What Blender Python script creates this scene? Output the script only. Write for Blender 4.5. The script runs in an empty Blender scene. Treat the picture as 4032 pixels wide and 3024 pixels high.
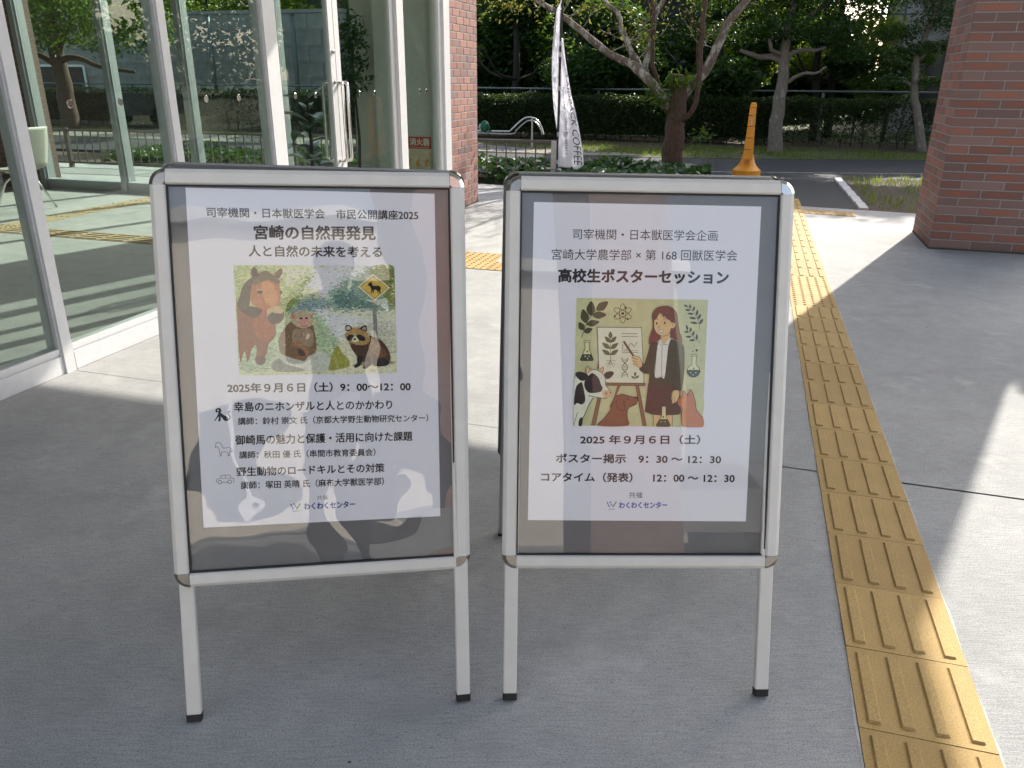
import bpy, bmesh, math, random
import numpy as np
from mathutils import Vector, Matrix
from mathutils.geometry import tessellate_polygon

random.seed(7)
RNG = np.random.default_rng(11)
S = bpy.context.scene
COL = S.collection
R = math.radians

# ---------------------------------------------------------------- camera
cam_data = bpy.data.cameras.new('camera')
cam = bpy.data.objects.new('camera', cam_data)
COL.objects.link(cam)
PITCH, ROLL, CAM_H = 0.3695, 0.0073, 1.446
cam_data.sensor_width = 36.0
cam_data.lens = 36.0 * 3122 / 4032
cam_data.clip_start = 0.05
cam_data.clip_end = 600
_f = Vector((0, math.cos(PITCH), -math.sin(PITCH)))
_r = Vector((1, 0, 0))
_u = _r.cross(_f)
_c, _s = math.cos(ROLL), math.sin(ROLL)
_R, _U = _c * _r + _s * _u, -_s * _r + _c * _u
cam.matrix_world = Matrix(((_R.x, _U.x, -_f.x, 0), (_R.y, _U.y, -_f.y, 0), (_R.z, _U.z, -_f.z, CAM_H), (0, 0, 0, 1)))
S.camera = cam

# ---------------------------------------------------------------- sky, sun, exposure
SUN_AZ, SUN_EL = R(35.2), R(33)          # azimuth from +Y towards +X
world = bpy.data.worlds.new('World')
S.world = world
world.use_nodes = True
_nt = world.node_tree
_bg = _nt.nodes['Background']
_sky = _nt.nodes.new('ShaderNodeTexSky')
_sky.sky_type = 'NISHITA'
_sky.sun_disc = False
_sky.sun_elevation = SUN_EL
_sky.sun_rotation = SUN_AZ
_sky.air_density = 1.0
_sky.dust_density = 3.0
_sky.ozone_density = 1.0
_hs = _nt.nodes.new('ShaderNodeHueSaturation')
_hs.inputs['Saturation'].default_value = 0.68      # hazy summer morning sky
_nt.links.new(_sky.outputs[0], _hs.inputs['Color'])
_nt.links.new(_hs.outputs[0], _bg.inputs[0])
_bg.inputs[1].default_value = 0.15
sun_data = bpy.data.lights.new('sun', 'SUN')
sun_data.energy = 3.8
sun_data.angle = R(0.53)
sun_data.color = (1.0, 0.94, 0.84)
sun = bpy.data.objects.new('sun', sun_data)
COL.objects.link(sun)
sun.location = (8, 12, 12)
_to = Vector((math.sin(SUN_AZ) * math.cos(SUN_EL), math.cos(SUN_AZ) * math.cos(SUN_EL), math.sin(SUN_EL)))
sun.rotation_euler = _to.to_track_quat('Z', 'Y').to_euler()
S.view_settings.view_transform = 'Standard'
S.view_settings.look = 'None'
S.view_settings.exposure = 1.27
S.view_settings.gamma = 1.0
S.cycles.max_bounces = 10
S.cycles.transparent_max_bounces = 24
S.cycles.caustics_reflective = False
S.cycles.caustics_refractive = False

# building grid: u runs along the facade (away from the camera), v to the right
TH = R(16.8)
def W(v, u, z=0.0):
    return Vector((v * math.cos(TH) + u * math.sin(TH), -v * math.sin(TH) + u * math.cos(TH), z))

# ---------------------------------------------------------------- helpers
def lin(c):
    return tuple(((x / 255) / 12.92 if x <= 10 else ((x / 255 + 0.055) / 1.055) ** 2.4) for x in c)

class MB:
    """collects shapes, then links them as one mesh object"""
    def __init__(self): self.v, self.f, self.m, self.cur = [], [], [], 0
    def add(self, vs, fs):
        b = len(self.v); self.v += [tuple(p) for p in vs]
        for f in fs: self.f.append([b + i for i in f]); self.m.append(self.cur)
        return self
    def box(self, x0, x1, y0, y1, z0, z1, M=None):
        vs = [Vector((x, y, z)) for z in (z0, z1) for y in (y0, y1) for x in (x0, x1)]
        if M is not None: vs = [M @ p for p in vs]
        return self.add(vs, [(0, 2, 3, 1), (4, 5, 7, 6), (0, 1, 5, 4), (2, 6, 7, 3), (0, 4, 6, 2), (1, 3, 7, 5)])
    def frust(self, x0, x1, y0, y1, z0, z1, i, M=None):
        """box whose top is inset by i (a bevelled raised bar or brick)"""
        vs = [Vector(p) for p in ((x0, y0, z0), (x1, y0, z0), (x1, y1, z0), (x0, y1, z0), (x0 + i, y0 + i, z1), (x1 - i, y0 + i, z1), (x1 - i, y1 - i, z1), (x0 + i, y1 - i, z1))]
        if M is not None: vs = [M @ p for p in vs]
        return self.add(vs, [(3, 2, 1, 0), (4, 5, 6, 7), (0, 1, 5, 4), (1, 2, 6, 5), (2, 3, 7, 6), (3, 0, 4, 7)])
    def tube(self, pts, r, n=8, cap=True):
        pts = [Vector(p) for p in pts]
        rr = r if isinstance(r, (list, tuple)) else [r] * len(pts)
        t0 = (pts[1] - pts[0]).normalized()
        a = t0.orthogonal().normalized()
        vs = []
        for i, p in enumerate(pts):
            t = (pts[min(i + 1, len(pts) - 1)] - pts[max(i - 1, 0)])
            t = t.normalized() if t.length > 1e-9 else t0
            a = (a - t * a.dot(t)).normalized()
            b = t.cross(a)
            vs += [p + (a * math.cos(2 * math.pi * k / n) + b * math.sin(2 * math.pi * k / n)) * rr[i] for k in range(n)]
        fs = []
        for i in range(len(pts) - 1):
            for k in range(n):
                k2 = (k + 1) % n
                fs.append((i * n + k, i * n + k2, (i + 1) * n + k2, (i + 1) * n + k))
        if cap:
            fs.append(tuple(range(n))[::-1]); fs.append(tuple((len(pts) - 1) * n + k for k in range(n)))
        return self.add(vs, fs)
    def lathe(self, prof, n=20, c=(0, 0, 0)):
        vs = [(c[0] + r * math.cos(2 * math.pi * k / n), c[1] + r * math.sin(2 * math.pi * k / n), c[2] + z) for r, z in prof for k in range(n)]
        fs = [(i * n + k, i * n + (k + 1) % n, (i + 1) * n + (k + 1) % n, (i + 1) * n + k) for i in range(len(prof) - 1) for k in range(n)]
        fs += [tuple(range(n))[::-1], tuple((len(prof) - 1) * n + k for k in range(n))]
        return self.add(vs, fs)
    def build(self, name, mat, parent=None, smooth=False, loc=None):
        me = bpy.data.meshes.new(name)
        me.from_pydata(self.v, [], self.f)
        mats = mat if isinstance(mat, (list, tuple)) else [mat]
        for m in mats: me.materials.append(m)
        if len(mats) > 1: me.polygons.foreach_set('material_index', self.m)
        if smooth:
            me.polygons.foreach_set('use_smooth', [True] * len(me.polygons))
        me.update()
        o = bpy.data.objects.new(name, me)
        COL.objects.link(o)
        if parent is not None: o.parent = parent
        if loc is not None: o.location = loc
        return o

def obj(name, me, parent=None, loc=None, rotz=None):
    o = bpy.data.objects.new(name, me); COL.objects.link(o)
    if parent is not None: o.parent = parent
    if loc is not None: o.location = loc
    if rotz is not None: o.rotation_euler = (0, 0, rotz)
    return o

def tag(o, label=None, cat=None, group=None, kind=None):
    if label: o['label'] = label
    if cat: o['category'] = cat
    if group: o['group'] = group
    if kind: o['kind'] = kind
    return o

def thing(name, label, cat, loc=(0, 0, 0), grid=False, group=None, rotz=None):
    o = bpy.data.objects.new(name, None); COL.objects.link(o)
    o.location = loc
    o.rotation_euler = (0, 0, -TH if grid else (rotz or 0))
    o.empty_display_size = 0.2
    return tag(o, label, cat, group)

def grid(o, loc=(0, 0, 0)):
    o.location = loc; o.rotation_euler = (0, 0, -TH)
    return o

def copy_tree(o, parent=None):
    c = o.copy(); COL.objects.link(c)
    if parent is not None: c.parent = parent
    for ch in list(o.children): copy_tree(ch, c)
    return c

def smooth_pts(p, n=4, closed=True):
    """Catmull-Rom through 2-D or 3-D points"""
    L = len(p); out = []
    rng = range(L) if closed else range(L - 1)
    for i in rng:
        g = (lambda k: p[k % L]) if closed else (lambda k: p[min(max(k, 0), L - 1)])
        a, b, c, d = g(i - 1), g(i), g(i + 1), g(i + 2)
        for s in range(n):
            t = s / n
            out.append(tuple(0.5 * (2 * b[k] + (c[k] - a[k]) * t + (2 * a[k] - 5 * b[k] + 4 * c[k] - d[k]) * t * t + (3 * b[k] - a[k] - 3 * c[k] + d[k]) * t ** 3) for k in range(len(b))))
    if not closed: out.append(tuple(p[-1]))
    return out

# ---------------------------------------------------------------- materials
class NT:
    def __init__(self, name):
        self.mat = bpy.data.materials.new(name); self.mat.use_nodes = True
        self.t = self.mat.node_tree; self.b = self.t.nodes['Principled BSDF']; self.out = self.t.nodes['Material Output']
    def n(self, typ, **kw):
        nd = self.t.nodes.new(typ)
        for k, v in kw.items():
            if k.startswith('i_'):
                key = k[2:].replace('_', ' ')
                nd.inputs[int(key) if key.isdigit() else key].default_value = v
            else: setattr(nd, k, v)
        return nd
    def l(self, a, b): self.t.links.new(a, b)
    def coord(self, kind='Object', scale=(1, 1, 1), rot=(0, 0, 0)):
        tc = self.n('ShaderNodeTexCoord'); mp = self.n('ShaderNodeMapping')
        mp.inputs['Scale'].default_value = scale; mp.inputs['Rotation'].default_value = rot
        self.l(tc.outputs[kind], mp.inputs[0]); return mp.outputs[0]
    def noise(self, vec, scale, detail=4, rough=0.55):
        nd = self.n('ShaderNodeTexNoise'); nd.inputs['Scale'].default_value = scale
        nd.inputs['Detail'].default_value = detail; nd.inputs['Roughness'].default_value = rough
        if vec is not None: self.l(vec, nd.inputs['Vector'])
        return nd.outputs['Fac']
    def ramp(self, fac, stops):
        r = self.n('ShaderNodeValToRGB'); e = r.color_ramp.elements
        while len(e) < len(stops): e.new(0.5)
        for k, (p, c) in enumerate(stops):
            e[k].position = p; e[k].color = (*c, 1) if len(c) == 3 else c
        self.l(fac, r.inputs[0]); return r.outputs[0]
    def mix(self, fac, a, b, mode='MIX'):
        m = self.n('ShaderNodeMix', data_type='RGBA', blend_type=mode)
        for sock, val in ((m.inputs[0], fac), (m.inputs[6], a), (m.inputs[7], b)):
            if hasattr(val, 'is_linked') or hasattr(val, 'links'): self.l(val, sock)
            elif isinstance(val, (int, float)): sock.default_value = val
            else: sock.default_value = (*val, 1)
        return m.outputs[2]
    def bump(self, h, strength=0.3, dist=0.01):
        b = self.n('ShaderNodeBump'); b.inputs['Strength'].default_value = strength; b.inputs['Distance'].default_value = dist
        self.l(h, b.inputs['Height']); self.l(b.outputs[0], self.b.inputs['Normal']); return b.outputs[0]
    def color(self, c):
        if hasattr(c, 'links'): self.l(c, self.b.inputs['Base Color'])
        else: self.b.inputs['Base Color'].default_value = (*c, 1)
    def set(self, **kw):
        for k, v in kw.items(): self.b.inputs[k.replace('_', ' ')].default_value = v

def plain(name, c, rough=0.6, metal=0.0, var=0.12, scale=14, bump=0.0, bscale=120):
    m = NT(name)
    vec = m.coord()
    a = tuple(x * (1 - var) for x in c); b = tuple(min(1, x * (1 + var)) for x in c)
    m.color(m.ramp(m.noise(vec, scale), [(0.3, a), (0.7, b)]))
    m.set(Roughness=rough, Metallic=metal)
    if bump: m.bump(m.noise(vec, bscale, 3), bump, 0.004)
    return m.mat

M = {}
# broom-finished concrete
m = NT('concrete'); vec = m.coord()
big = m.noise(vec, 0.9, 5); mid = m.noise(vec, 7, 5, 0.65)
st = m.noise(m.coord(scale=(16, 150, 16)), 1.0, 4, 0.6)
gr = m.noise(m.coord(scale=(1, 1.5, 1)), 210, 3, 0.75)
base = m.ramp(big, [(0.3, (0.36, 0.365, 0.36)), (0.7, (0.46, 0.46, 0.45))])
c1 = m.mix(0.55, base, m.ramp(mid, [(0.3, (0.74, 0.745, 0.75)), (0.68, (1.0, 1.0, 0.99))]), 'MULTIPLY')
c2 = m.mix(0.5, c1, m.ramp(st, [(0.36, (0.72, 0.72, 0.72)), (0.6, (1.04, 1.04, 1.04))]), 'MULTIPLY')
c3 = m.mix(0.6, c2, m.ramp(gr, [(0.40, (0.38, 0.39, 0.41)), (0.53, (1.04, 1.04, 1.04))]), 'MULTIPLY')
pit = m.noise(m.coord(scale=(75, 130, 75)), 1.0, 2, 0.5)
c3 = m.mix(m.ramp(pit, [(0.64, (0, 0, 0)), (0.70, (0.6, 0.6, 0.6))]), c3, (0.16, 0.165, 0.17))
stain = m.noise(m.coord(scale=(1.0, 2.6, 1)), 1.7, 5, 0.62)
c4 = m.mix(m.ramp(stain, [(0.55, (0, 0, 0)), (0.70, (0.45, 0.45, 0.45))]), c3, (0.24, 0.24, 0.235))
blot = m.noise(m.coord(scale=(1, 1, 1)), 3.3, 4, 0.6)
c4 = m.mix(m.ramp(blot, [(0.60, (0, 0, 0)), (0.74, (0.4, 0.4, 0.4))]), c4, (0.54, 0.54, 0.53))
m.color(c4); m.set(Roughness=0.9)
h = m.mix(0.5, st, gr); m.bump(h, 0.55, 0.004)
M['concrete'] = m.mat
# concrete of far / interior floor (smoother)
M['grout'] = plain('grout', (0.07, 0.062, 0.05), 0.9)
m = NT('tactile_yellow'); vec = m.coord('Object')
oi = m.n('ShaderNodeObjectInfo')
sp = m.noise(vec, 260, 3, 0.7)
c = m.ramp(sp, [(0.35, (0.35, 0.225, 0.07)), (0.62, (0.55, 0.37, 0.135))])
c = m.mix(0.25, c, m.ramp(m.noise(vec, 9, 4), [(0.3, (0.62, 0.62, 0.6)), (0.7, (1.05, 1.05, 1.05))]), 'MULTIPLY')
c = m.mix(oi.outputs['Random'], c, m.mix(1.0, c, (0.80, 0.78, 0.74), 'MULTIPLY'))
c = m.mix(m.ramp(m.noise(m.coord('Object', (1, 1, 1)), 17, 5, 0.7), [(0.60, (0, 0, 0)), (0.72, (0.45, 0.45, 0.45))]), c, (0.20, 0.16, 0.10))
m.color(c); m.set(Roughness=0.8); m.bump(sp, 0.35, 0.002)
M['tactile'] = m.mat
M['tactile_shade_dirt'] = plain('tactile_shade_dirt_base', (0.33, 0.205, 0.07), 0.85, var=0.2, scale=60)  # darker yellow painting contact shade and dirt round the bars and dots
M['tactile_in'] = plain('indoor_tactile', (0.34, 0.26, 0.16), 0.8, var=0.15, scale=60)
M['asphalt_new'] = plain('fresh_asphalt', (0.020, 0.022, 0.026), 0.85, var=0.3, scale=140, bump=0.5)
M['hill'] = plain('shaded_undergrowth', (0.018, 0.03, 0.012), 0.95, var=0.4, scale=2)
m = NT('asphalt'); vec = m.coord(); g1 = m.noise(vec, 160, 3, 0.7)
c = m.ramp(g1, [(0.35, (0.016, 0.018, 0.021)), (0.65, (0.040, 0.043, 0.048))])
c = m.mix(0.5, c, m.ramp(m.noise(vec, 1.3, 4), [(0.3, (0.7, 0.7, 0.7)), (0.7, (1.1, 1.1, 1.1))]), 'MULTIPLY')
m.color(c); m.set(Roughness=0.85); m.bump(g1, 0.6, 0.006); M['asphalt'] = m.mat
m = NT('soil'); vec = m.coord(); g1 = m.noise(vec, 26, 6, 0.7)
c = m.ramp(g1, [(0.3, (0.035, 0.026, 0.017)), (0.52, (0.10, 0.078, 0.05)), (0.75, (0.19, 0.15, 0.10))])
m.color(c); m.set(Roughness=0.95); m.bump(g1, 1.0, 0.05); M['soil'] = m.mat
M['turf'] = plain('turf_ground', (0.06, 0.075, 0.022), 0.95, var=0.45, scale=5, bump=0.8, bscale=40)
M['kerb'] = plain('kerb_concrete', (0.5, 0.5, 0.48), 0.85, var=0.14, scale=9, bump=0.3)
M['pavement'] = plain('pavement', (0.20, 0.185, 0.16), 0.9, var=0.2, scale=6, bump=0.3)
M['mortar'] = plain('mortar', (0.30, 0.28, 0.265), 0.95, var=0.15, scale=40, bump=0.4)
def brick(name, c_mid, c_edge, c_dull, thr):
    m = NT(name)
    tc = m.n('ShaderNodeTexCoord'); sep = m.n('ShaderNodeSeparateXYZ'); m.l(tc.outputs['Generated'], sep.inputs[0])
    oi = m.n('ShaderNodeObjectInfo'); rnd = oi.outputs['Random']
    def edge(sock, k):
        s1 = m.n('ShaderNodeMath', operation='SUBTRACT'); m.l(sock, s1.inputs[0]); s1.inputs[1].default_value = 0.5
        s2 = m.n('ShaderNodeMath', operation='ABSOLUTE'); m.l(s1.outputs[0], s2.inputs[0])
        s3 = m.n('ShaderNodeMath', operation='POWER'); m.l(s2.outputs[0], s3.inputs[0]); s3.inputs[1].default_value = k
        return s3.outputs[0]
    ex, ez = edge(sep.outputs[0], 4.0), edge(sep.outputs[2], 3.0)
    ad = m.n('ShaderNodeMath', operation='ADD'); m.l(ex, ad.inputs[0]); m.l(ez, ad.inputs[1])
    sc = m.n('ShaderNodeMath', operation='MULTIPLY_ADD'); m.l(ad.outputs[0], sc.inputs[0]); sc.inputs[1].default_value = 9.0
    nz = m.noise(m.coord(), 38, 4, 0.6); m.l(nz, sc.inputs[2])
    f = m.ramp(sc.outputs[0], [(0.42, (0, 0, 0)), (0.85, (1, 1, 1))])
    c = m.mix(f, c_mid, c_edge)
    pick = m.ramp(rnd, [(thr, (0, 0, 0)), (thr + 0.18, (1, 1, 1))])
    c = m.mix(pick, c, c_dull)
    mul = m.n('ShaderNodeMath', operation='MULTIPLY'); m.l(rnd, mul.inputs[0]); mul.inputs[1].default_value = 7.31
    fr = m.n('ShaderNodeMath', operation='FRACT'); m.l(mul.outputs[0], fr.inputs[0])
    c = m.mix(0.8, c, m.ramp(fr.outputs[0], [(0, (0.66, 0.64, 0.64)), (1, (1.14, 1.1, 1.08))]), 'MULTIPLY')
    c = m.mix(0.45, c, m.ramp(m.noise(m.coord(), 150, 4, 0.7), [(0.3, (0.68, 0.68, 0.7)), (0.65, (1.1, 1.1, 1.1))]), 'MULTIPLY')
    m.color(c); m.set(Roughness=0.82)
    m.bump(m.noise(m.coord(), 190, 4, 0.7), 0.5, 0.003)
    return m.mat
M['brick'] = brick('flashed_brick', (0.33, 0.115, 0.07), (0.225, 0.13, 0.112), (0.225, 0.145, 0.132), 0.5)
M['brick_col'] = brick('brown_brick', (0.33, 0.15, 0.11), (0.30, 0.16, 0.13), (0.25, 0.16, 0.145), 0.6)
M['brick_in'] = brick('dull_brick', (0.26, 0.16, 0.12), (0.24, 0.16, 0.13), (0.19, 0.135, 0.12), 0.5)
def metal(name, c, rough, met, anis=0.06):
    m = NT(name); vec = m.coord()
    n1 = m.noise(m.coord(scale=(3, 3, 3)), 6, 4)
    m.color(m.ramp(n1, [(0.3, tuple(x * 0.93 for x in c)), (0.7, c)])); m.set(Specular_IOR_Level=0.35)
    rr = m.n('ShaderNodeMapRange'); m.l(m.noise(vec, 45, 4, 0.7), rr.inputs[0])
    rr.inputs[3].default_value = rough - anis; rr.inputs[4].default_value = rough + anis
    m.l(rr.outputs[0], m.b.inputs['Roughness']); m.set(Metallic=met)
    return m.mat
M['alu'] = metal('anodised_aluminium', (0.70, 0.675, 0.62), 0.5, 0.05)
M['alu_dull'] = metal('grey_aluminium', (0.45, 0.46, 0.46), 0.45, 0.6)
M['sash'] = metal('sash_aluminium', (0.74, 0.74, 0.75), 0.40, 0.25)
M['sash_blue'] = metal('window_frame_grey', (0.42, 0.45, 0.47), 0.45, 0.4)
M['chrome'] = metal('chromed_metal', (0.72, 0.71, 0.68), 0.14, 1.0, 0.03)
M['cap'] = metal('nickel_cap', (0.34, 0.32, 0.29), 0.22, 0.9, 0.06)
M['steel'] = metal('brushed_steel', (0.55, 0.55, 0.54), 0.30, 0.9)
M['bronze'] = metal('bronze_paint', (0.11, 0.095, 0.085), 0.5, 0.3)
M['galv'] = metal('galvanised_pipe', (0.16, 0.19, 0.19), 0.55, 0.5)
M['rubber'] = plain('black_rubber', (0.012, 0.012, 0.013), 0.6)
M['backing'] = plain('dark_backing_board', (0.155, 0.155, 0.15), 0.55, var=0.06)
M['paper'] = plain('poster_paper', (0.86, 0.85, 0.87), 0.65, var=0.012, scale=3)
M['white_wall'] = plain('white_wall', (0.66, 0.67, 0.63), 0.8, var=0.04, scale=3)
M['soffit'] = plain('canopy_soffit', (0.55, 0.55, 0.53), 0.8, var=0.04, scale=2)
M['block'] = plain('concrete_block', (0.30, 0.30, 0.28), 0.95, var=0.2, scale=4, bump=0.5)
M['beige'] = plain('beige_wall', (0.66, 0.60, 0.52), 0.85, var=0.07, scale=2)
M['dark_glass'] = plain('dark_window', (0.03, 0.035, 0.04), 0.1)
M['black'] = plain('black_paint', (0.012, 0.012, 0.013), 0.45)
m = NT('white_banner_cloth'); m.color((0.78, 0.79, 0.84)); m.set(Roughness=0.75)
_t = m.n('ShaderNodeBsdfTranslucent'); _t.inputs[0].default_value = (0.88, 0.88, 0.92, 1); _x = m.n('ShaderNodeMixShader'); _x.inputs[0].default_value = 0.65
m.l(m.b.outputs[0], _x.inputs[1]); m.l(_t.outputs[0], _x.inputs[2]); m.l(_x.outputs[0], m.out.inputs[0]); M['cloth'] = m.mat
M['orange'] = plain('orange_plastic', (0.80, 0.33, 0.02), 0.4, var=0.05, scale=6)
M['red'] = plain('red_print', (0.55, 0.06, 0.03), 0.5)
M['cream'] = plain('cream_print', (0.75, 0.62, 0.45), 0.6)
M['picto_blue'] = plain('teal_print', (0.08, 0.28, 0.30), 0.5)
M['panel_blue'] = plain('pale_panel', (0.42, 0.50, 0.53), 0.5)
M['waffle'] = plain('waffle_print', (0.55, 0.30, 0.08), 0.7, var=0.3, scale=60)
M['green'] = plain('green_cloth', (0.01, 0.12, 0.06), 0.7, var=0.3, scale=20)
M['chair'] = plain('grey_chair_shell', (0.36, 0.36, 0.33), 0.5, var=0.03)
M['bark'] = None
def bark(name, a, b, lich, amt, sc=9):
    m = NT(name); vec = m.coord(scale=(1, 1, 0.55))
    n1 = m.noise(vec, sc * 3, 6, 0.7); n2 = m.noise(vec, sc, 4, 0.6)
    c = m.ramp(n1, [(0.3, a), (0.7, b)])
    c = m.mix(m.ramp(n2, [(amt, (0, 0, 0)), (amt + 0.06, (1, 1, 1))]), c, lich)
    m.color(c); m.set(Roughness=0.95); m.bump(n1, 0.9, 0.02); return m.mat
M['bark_pale'] = bark('lichen_bark', (0.10, 0.075, 0.055), (0.24, 0.19, 0.15), (0.40, 0.39, 0.34), 0.50)
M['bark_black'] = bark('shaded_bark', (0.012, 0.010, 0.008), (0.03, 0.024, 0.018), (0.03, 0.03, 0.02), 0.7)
M['bark_dark'] = bark('dark_bark', (0.05, 0.032, 0.022), (0.13, 0.085, 0.06), (0.10, 0.09, 0.06), 0.62)
M['bark_grey'] = bark('grey_bark', (0.13, 0.11, 0.085), (0.24, 0.21, 0.17), (0.30, 0.28, 0.24), 0.6)
def leafmat(name, a, b, tr, rough=0.45, trans=0.4):
    m = NT(name)
    at = m.n('ShaderNodeAttribute', attribute_name='tone')
    c = m.ramp(at.outputs['Fac'], [(0.0, a), (1.0, b)])
    m.color(c); m.set(Roughness=rough)
    m.b.inputs['Specular IOR Level'].default_value = 0.35
    t = m.n('ShaderNodeBsdfTranslucent'); tcn = m.mix(0.5, c, tr, 'MIX'); m.l(tcn, t.inputs[0])
    mx = m.n('ShaderNodeMixShader'); mx.inputs[0].default_value = trans
    m.l(m.b.outputs[0], mx.inputs[1]); m.l(t.outputs[0], mx.inputs[2]); m.l(mx.outputs[0], m.out.inputs[0])
    return m.mat
M['leaf_dark'] = leafmat('evergreen_leaf', (0.012, 0.035, 0.012), (0.035, 0.085, 0.022), (0.16, 0.30, 0.02))
M['leaf_mid'] = leafmat('broad_leaf', (0.03, 0.08, 0.015), (0.09, 0.17, 0.03), (0.28, 0.42, 0.03), trans=0.45)
M['leaf_lime'] = leafmat('sunny_leaf', (0.06, 0.12, 0.015), (0.17, 0.26, 0.03), (0.45, 0.55, 0.04), trans=0.55)
M['leaf_autumn'] = leafmat('cherry_leaf', (0.035, 0.075, 0.015), (0.17, 0.17, 0.04), (0.35, 0.33, 0.05), trans=0.45)
M['leaf_hedge'] = leafmat('hedge_leaf', (0.012, 0.028, 0.008), (0.04, 0.075, 0.016), (0.14, 0.24, 0.015), trans=0.3)
M['ivy'] = leafmat('ivy_leaf', (0.018, 0.05, 0.02), (0.06, 0.13, 0.04), (0.14, 0.26, 0.04), rough=0.35, trans=0.25)
M['grass'] = leafmat('grass_blade', (0.05, 0.09, 0.012), (0.17, 0.22, 0.035), (0.34, 0.42, 0.04), trans=0.4)
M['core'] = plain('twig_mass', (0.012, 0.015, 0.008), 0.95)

def glass_mat(name, tint, wave=None, boost=1.0, f0=0.045, rough=0.0, slack=False):
    m = NT(name)
    m.t.nodes.remove(m.b)
    g = m.n('ShaderNodeNewGeometry')
    nrm = g.outputs['Normal']
    glo = m.n('ShaderNodeBsdfGlossy'); glo.inputs['Roughness'].default_value = rough
    if wave:
        b = m.n('ShaderNodeBump'); b.inputs['Strength'].default_value = wave[1]; b.inputs['Distance'].default_value = wave[2]
        hgt = m.noise(m.coord(scale=wave[3]), wave[0], 1.5, 0.4)
        if slack:      # the loose sheet buckles mostly towards its lower edge
            tc = m.n('ShaderNodeTexCoord'); sp_ = m.n('ShaderNodeSeparateXYZ'); m.l(tc.outputs['Object'], sp_.inputs[0])
            mr = m.n('ShaderNodeMapRange', interpolation_type='SMOOTHSTEP'); m.l(sp_.outputs[2], mr.inputs[0])
            mr.inputs[1].default_value = -0.38; mr.inputs[2].default_value = -0.88; mr.inputs[3].default_value = 0.22; mr.inputs[4].default_value = 1.0
            mu = m.n('ShaderNodeMath', operation='MULTIPLY'); m.l(hgt, mu.inputs[0]); m.l(mr.outputs[0], mu.inputs[1]); hgt = mu.outputs[0]
        m.l(hgt, b.inputs['Height'])
        nrm = b.outputs[0]; m.l(nrm, glo.inputs['Normal'])
    dt = m.n('ShaderNodeVectorMath', operation='DOT_PRODUCT'); m.l(nrm, dt.inputs[0]); m.l(g.outputs['Incoming'], dt.inputs[1])
    ab = m.n('ShaderNodeMath', operation='ABSOLUTE'); m.l(dt.outputs['Value'], ab.inputs[0])
    om = m.n('ShaderNodeMath', operation='SUBTRACT'); om.inputs[0].default_value = 1.0; m.l(ab.outputs[0], om.inputs[1])
    pw = m.n('ShaderNodeMath', operation='POWER'); m.l(om.outputs[0], pw.inputs[0]); pw.inputs[1].default_value = 5.0
    ma = m.n('ShaderNodeMath', operation='MULTIPLY_ADD', use_clamp=True); m.l(pw.outputs[0], ma.inputs[0]); ma.inputs[1].default_value = (1 - f0) * boost; ma.inputs[2].default_value = f0 * boost
    tr = m.n('ShaderNodeBsdfTransparent'); tr.inputs[0].default_value = (*tint, 1)
    mx = m.n('ShaderNodeMixShader'); m.l(ma.outputs[0], mx.inputs[0]); m.l(tr.outputs[0], mx.inputs[1]); m.l(glo.outputs[0], mx.inputs[2])
    m.l(mx.outputs[0], m.out.inputs[0]); return m.mat
M['glass'] = glass_mat('window_glass', (0.90, 0.95, 0.92))
M['film_l'] = glass_mat('poster_cover_wavy', (0.99, 0.99, 0.99), (2.6, 1.0, 0.022, (1, 1, 1.5)), 1.0, 0.052, slack=True)
M['film_r'] = glass_mat('poster_cover_flat', (0.99, 0.99, 0.99), (2.2, 0.8, 0.006, (1, 1, 0.5)), 1.0, 0.04)
# flat print: colours come from the artwork's own face colours
m = NT('print_ink')
at = m.n('ShaderNodeAttribute', attribute_name='ink')
m.color(m.mix(0.22, at.outputs['Color'], m.ramp(m.noise(m.coord(), 60, 4, 0.7), [(0.3, (0.6, 0.6, 0.6)), (0.7, (1.25, 1.25, 1.25))]), 'MULTIPLY'))
m.set(Roughness=0.65); M['ink'] = m.mat
def inkmat(c):
    key = 'ink_%d_%d_%d' % tuple(c)
    if key not in M:
        mm = NT('lettering_ink'); mm.color(artcol(c)); mm.set(Roughness=0.6); M[key] = mm.mat
    return M[key]
def artcol(c):
    l = lin(c); p = lin((184, 182, 194))
    a = [min(0.85, max(0.006, (l[k] - 0.03) / (p[k] - 0.03) * 0.80)) for k in range(3)]
    g_ = sum(a) / 3
    return tuple(q * 0.82 + g_ * 0.18 for q in a)

# ================================================================ GROUND, ROAD, PLAZA
def slab_poly(name, pts, z0, z1, mat, parent=None, kind=None, world_pts=False):
    """vertical prism from (v,u) or world points"""
    P = [Vector((p[0], p[1], 0)) if world_pts else W(p[0], p[1]) for p in pts]
    b = MB(); n = len(P)
    vs = [(p.x, p.y, z1) for p in P] + [(p.x, p.y, z0) for p in P]
    tris = tessellate_polygon([[Vector((p.x, p.y, 0)) for p in P]])
    fs = []
    for t in tris:
        a, bb, c = t
        nz = (P[bb] - P[a]).cross(P[c] - P[a]).z
        fs.append((a, bb, c) if nz > 0 else (a, c, bb))
    fs += [(i, i + n, (i + 1) % n + n, (i + 1) % n) for i in range(n)]
    b.add(vs, fs)
    o = b.build(name, mat, parent)
    if kind: o['kind'] = kind
    return o

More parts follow.
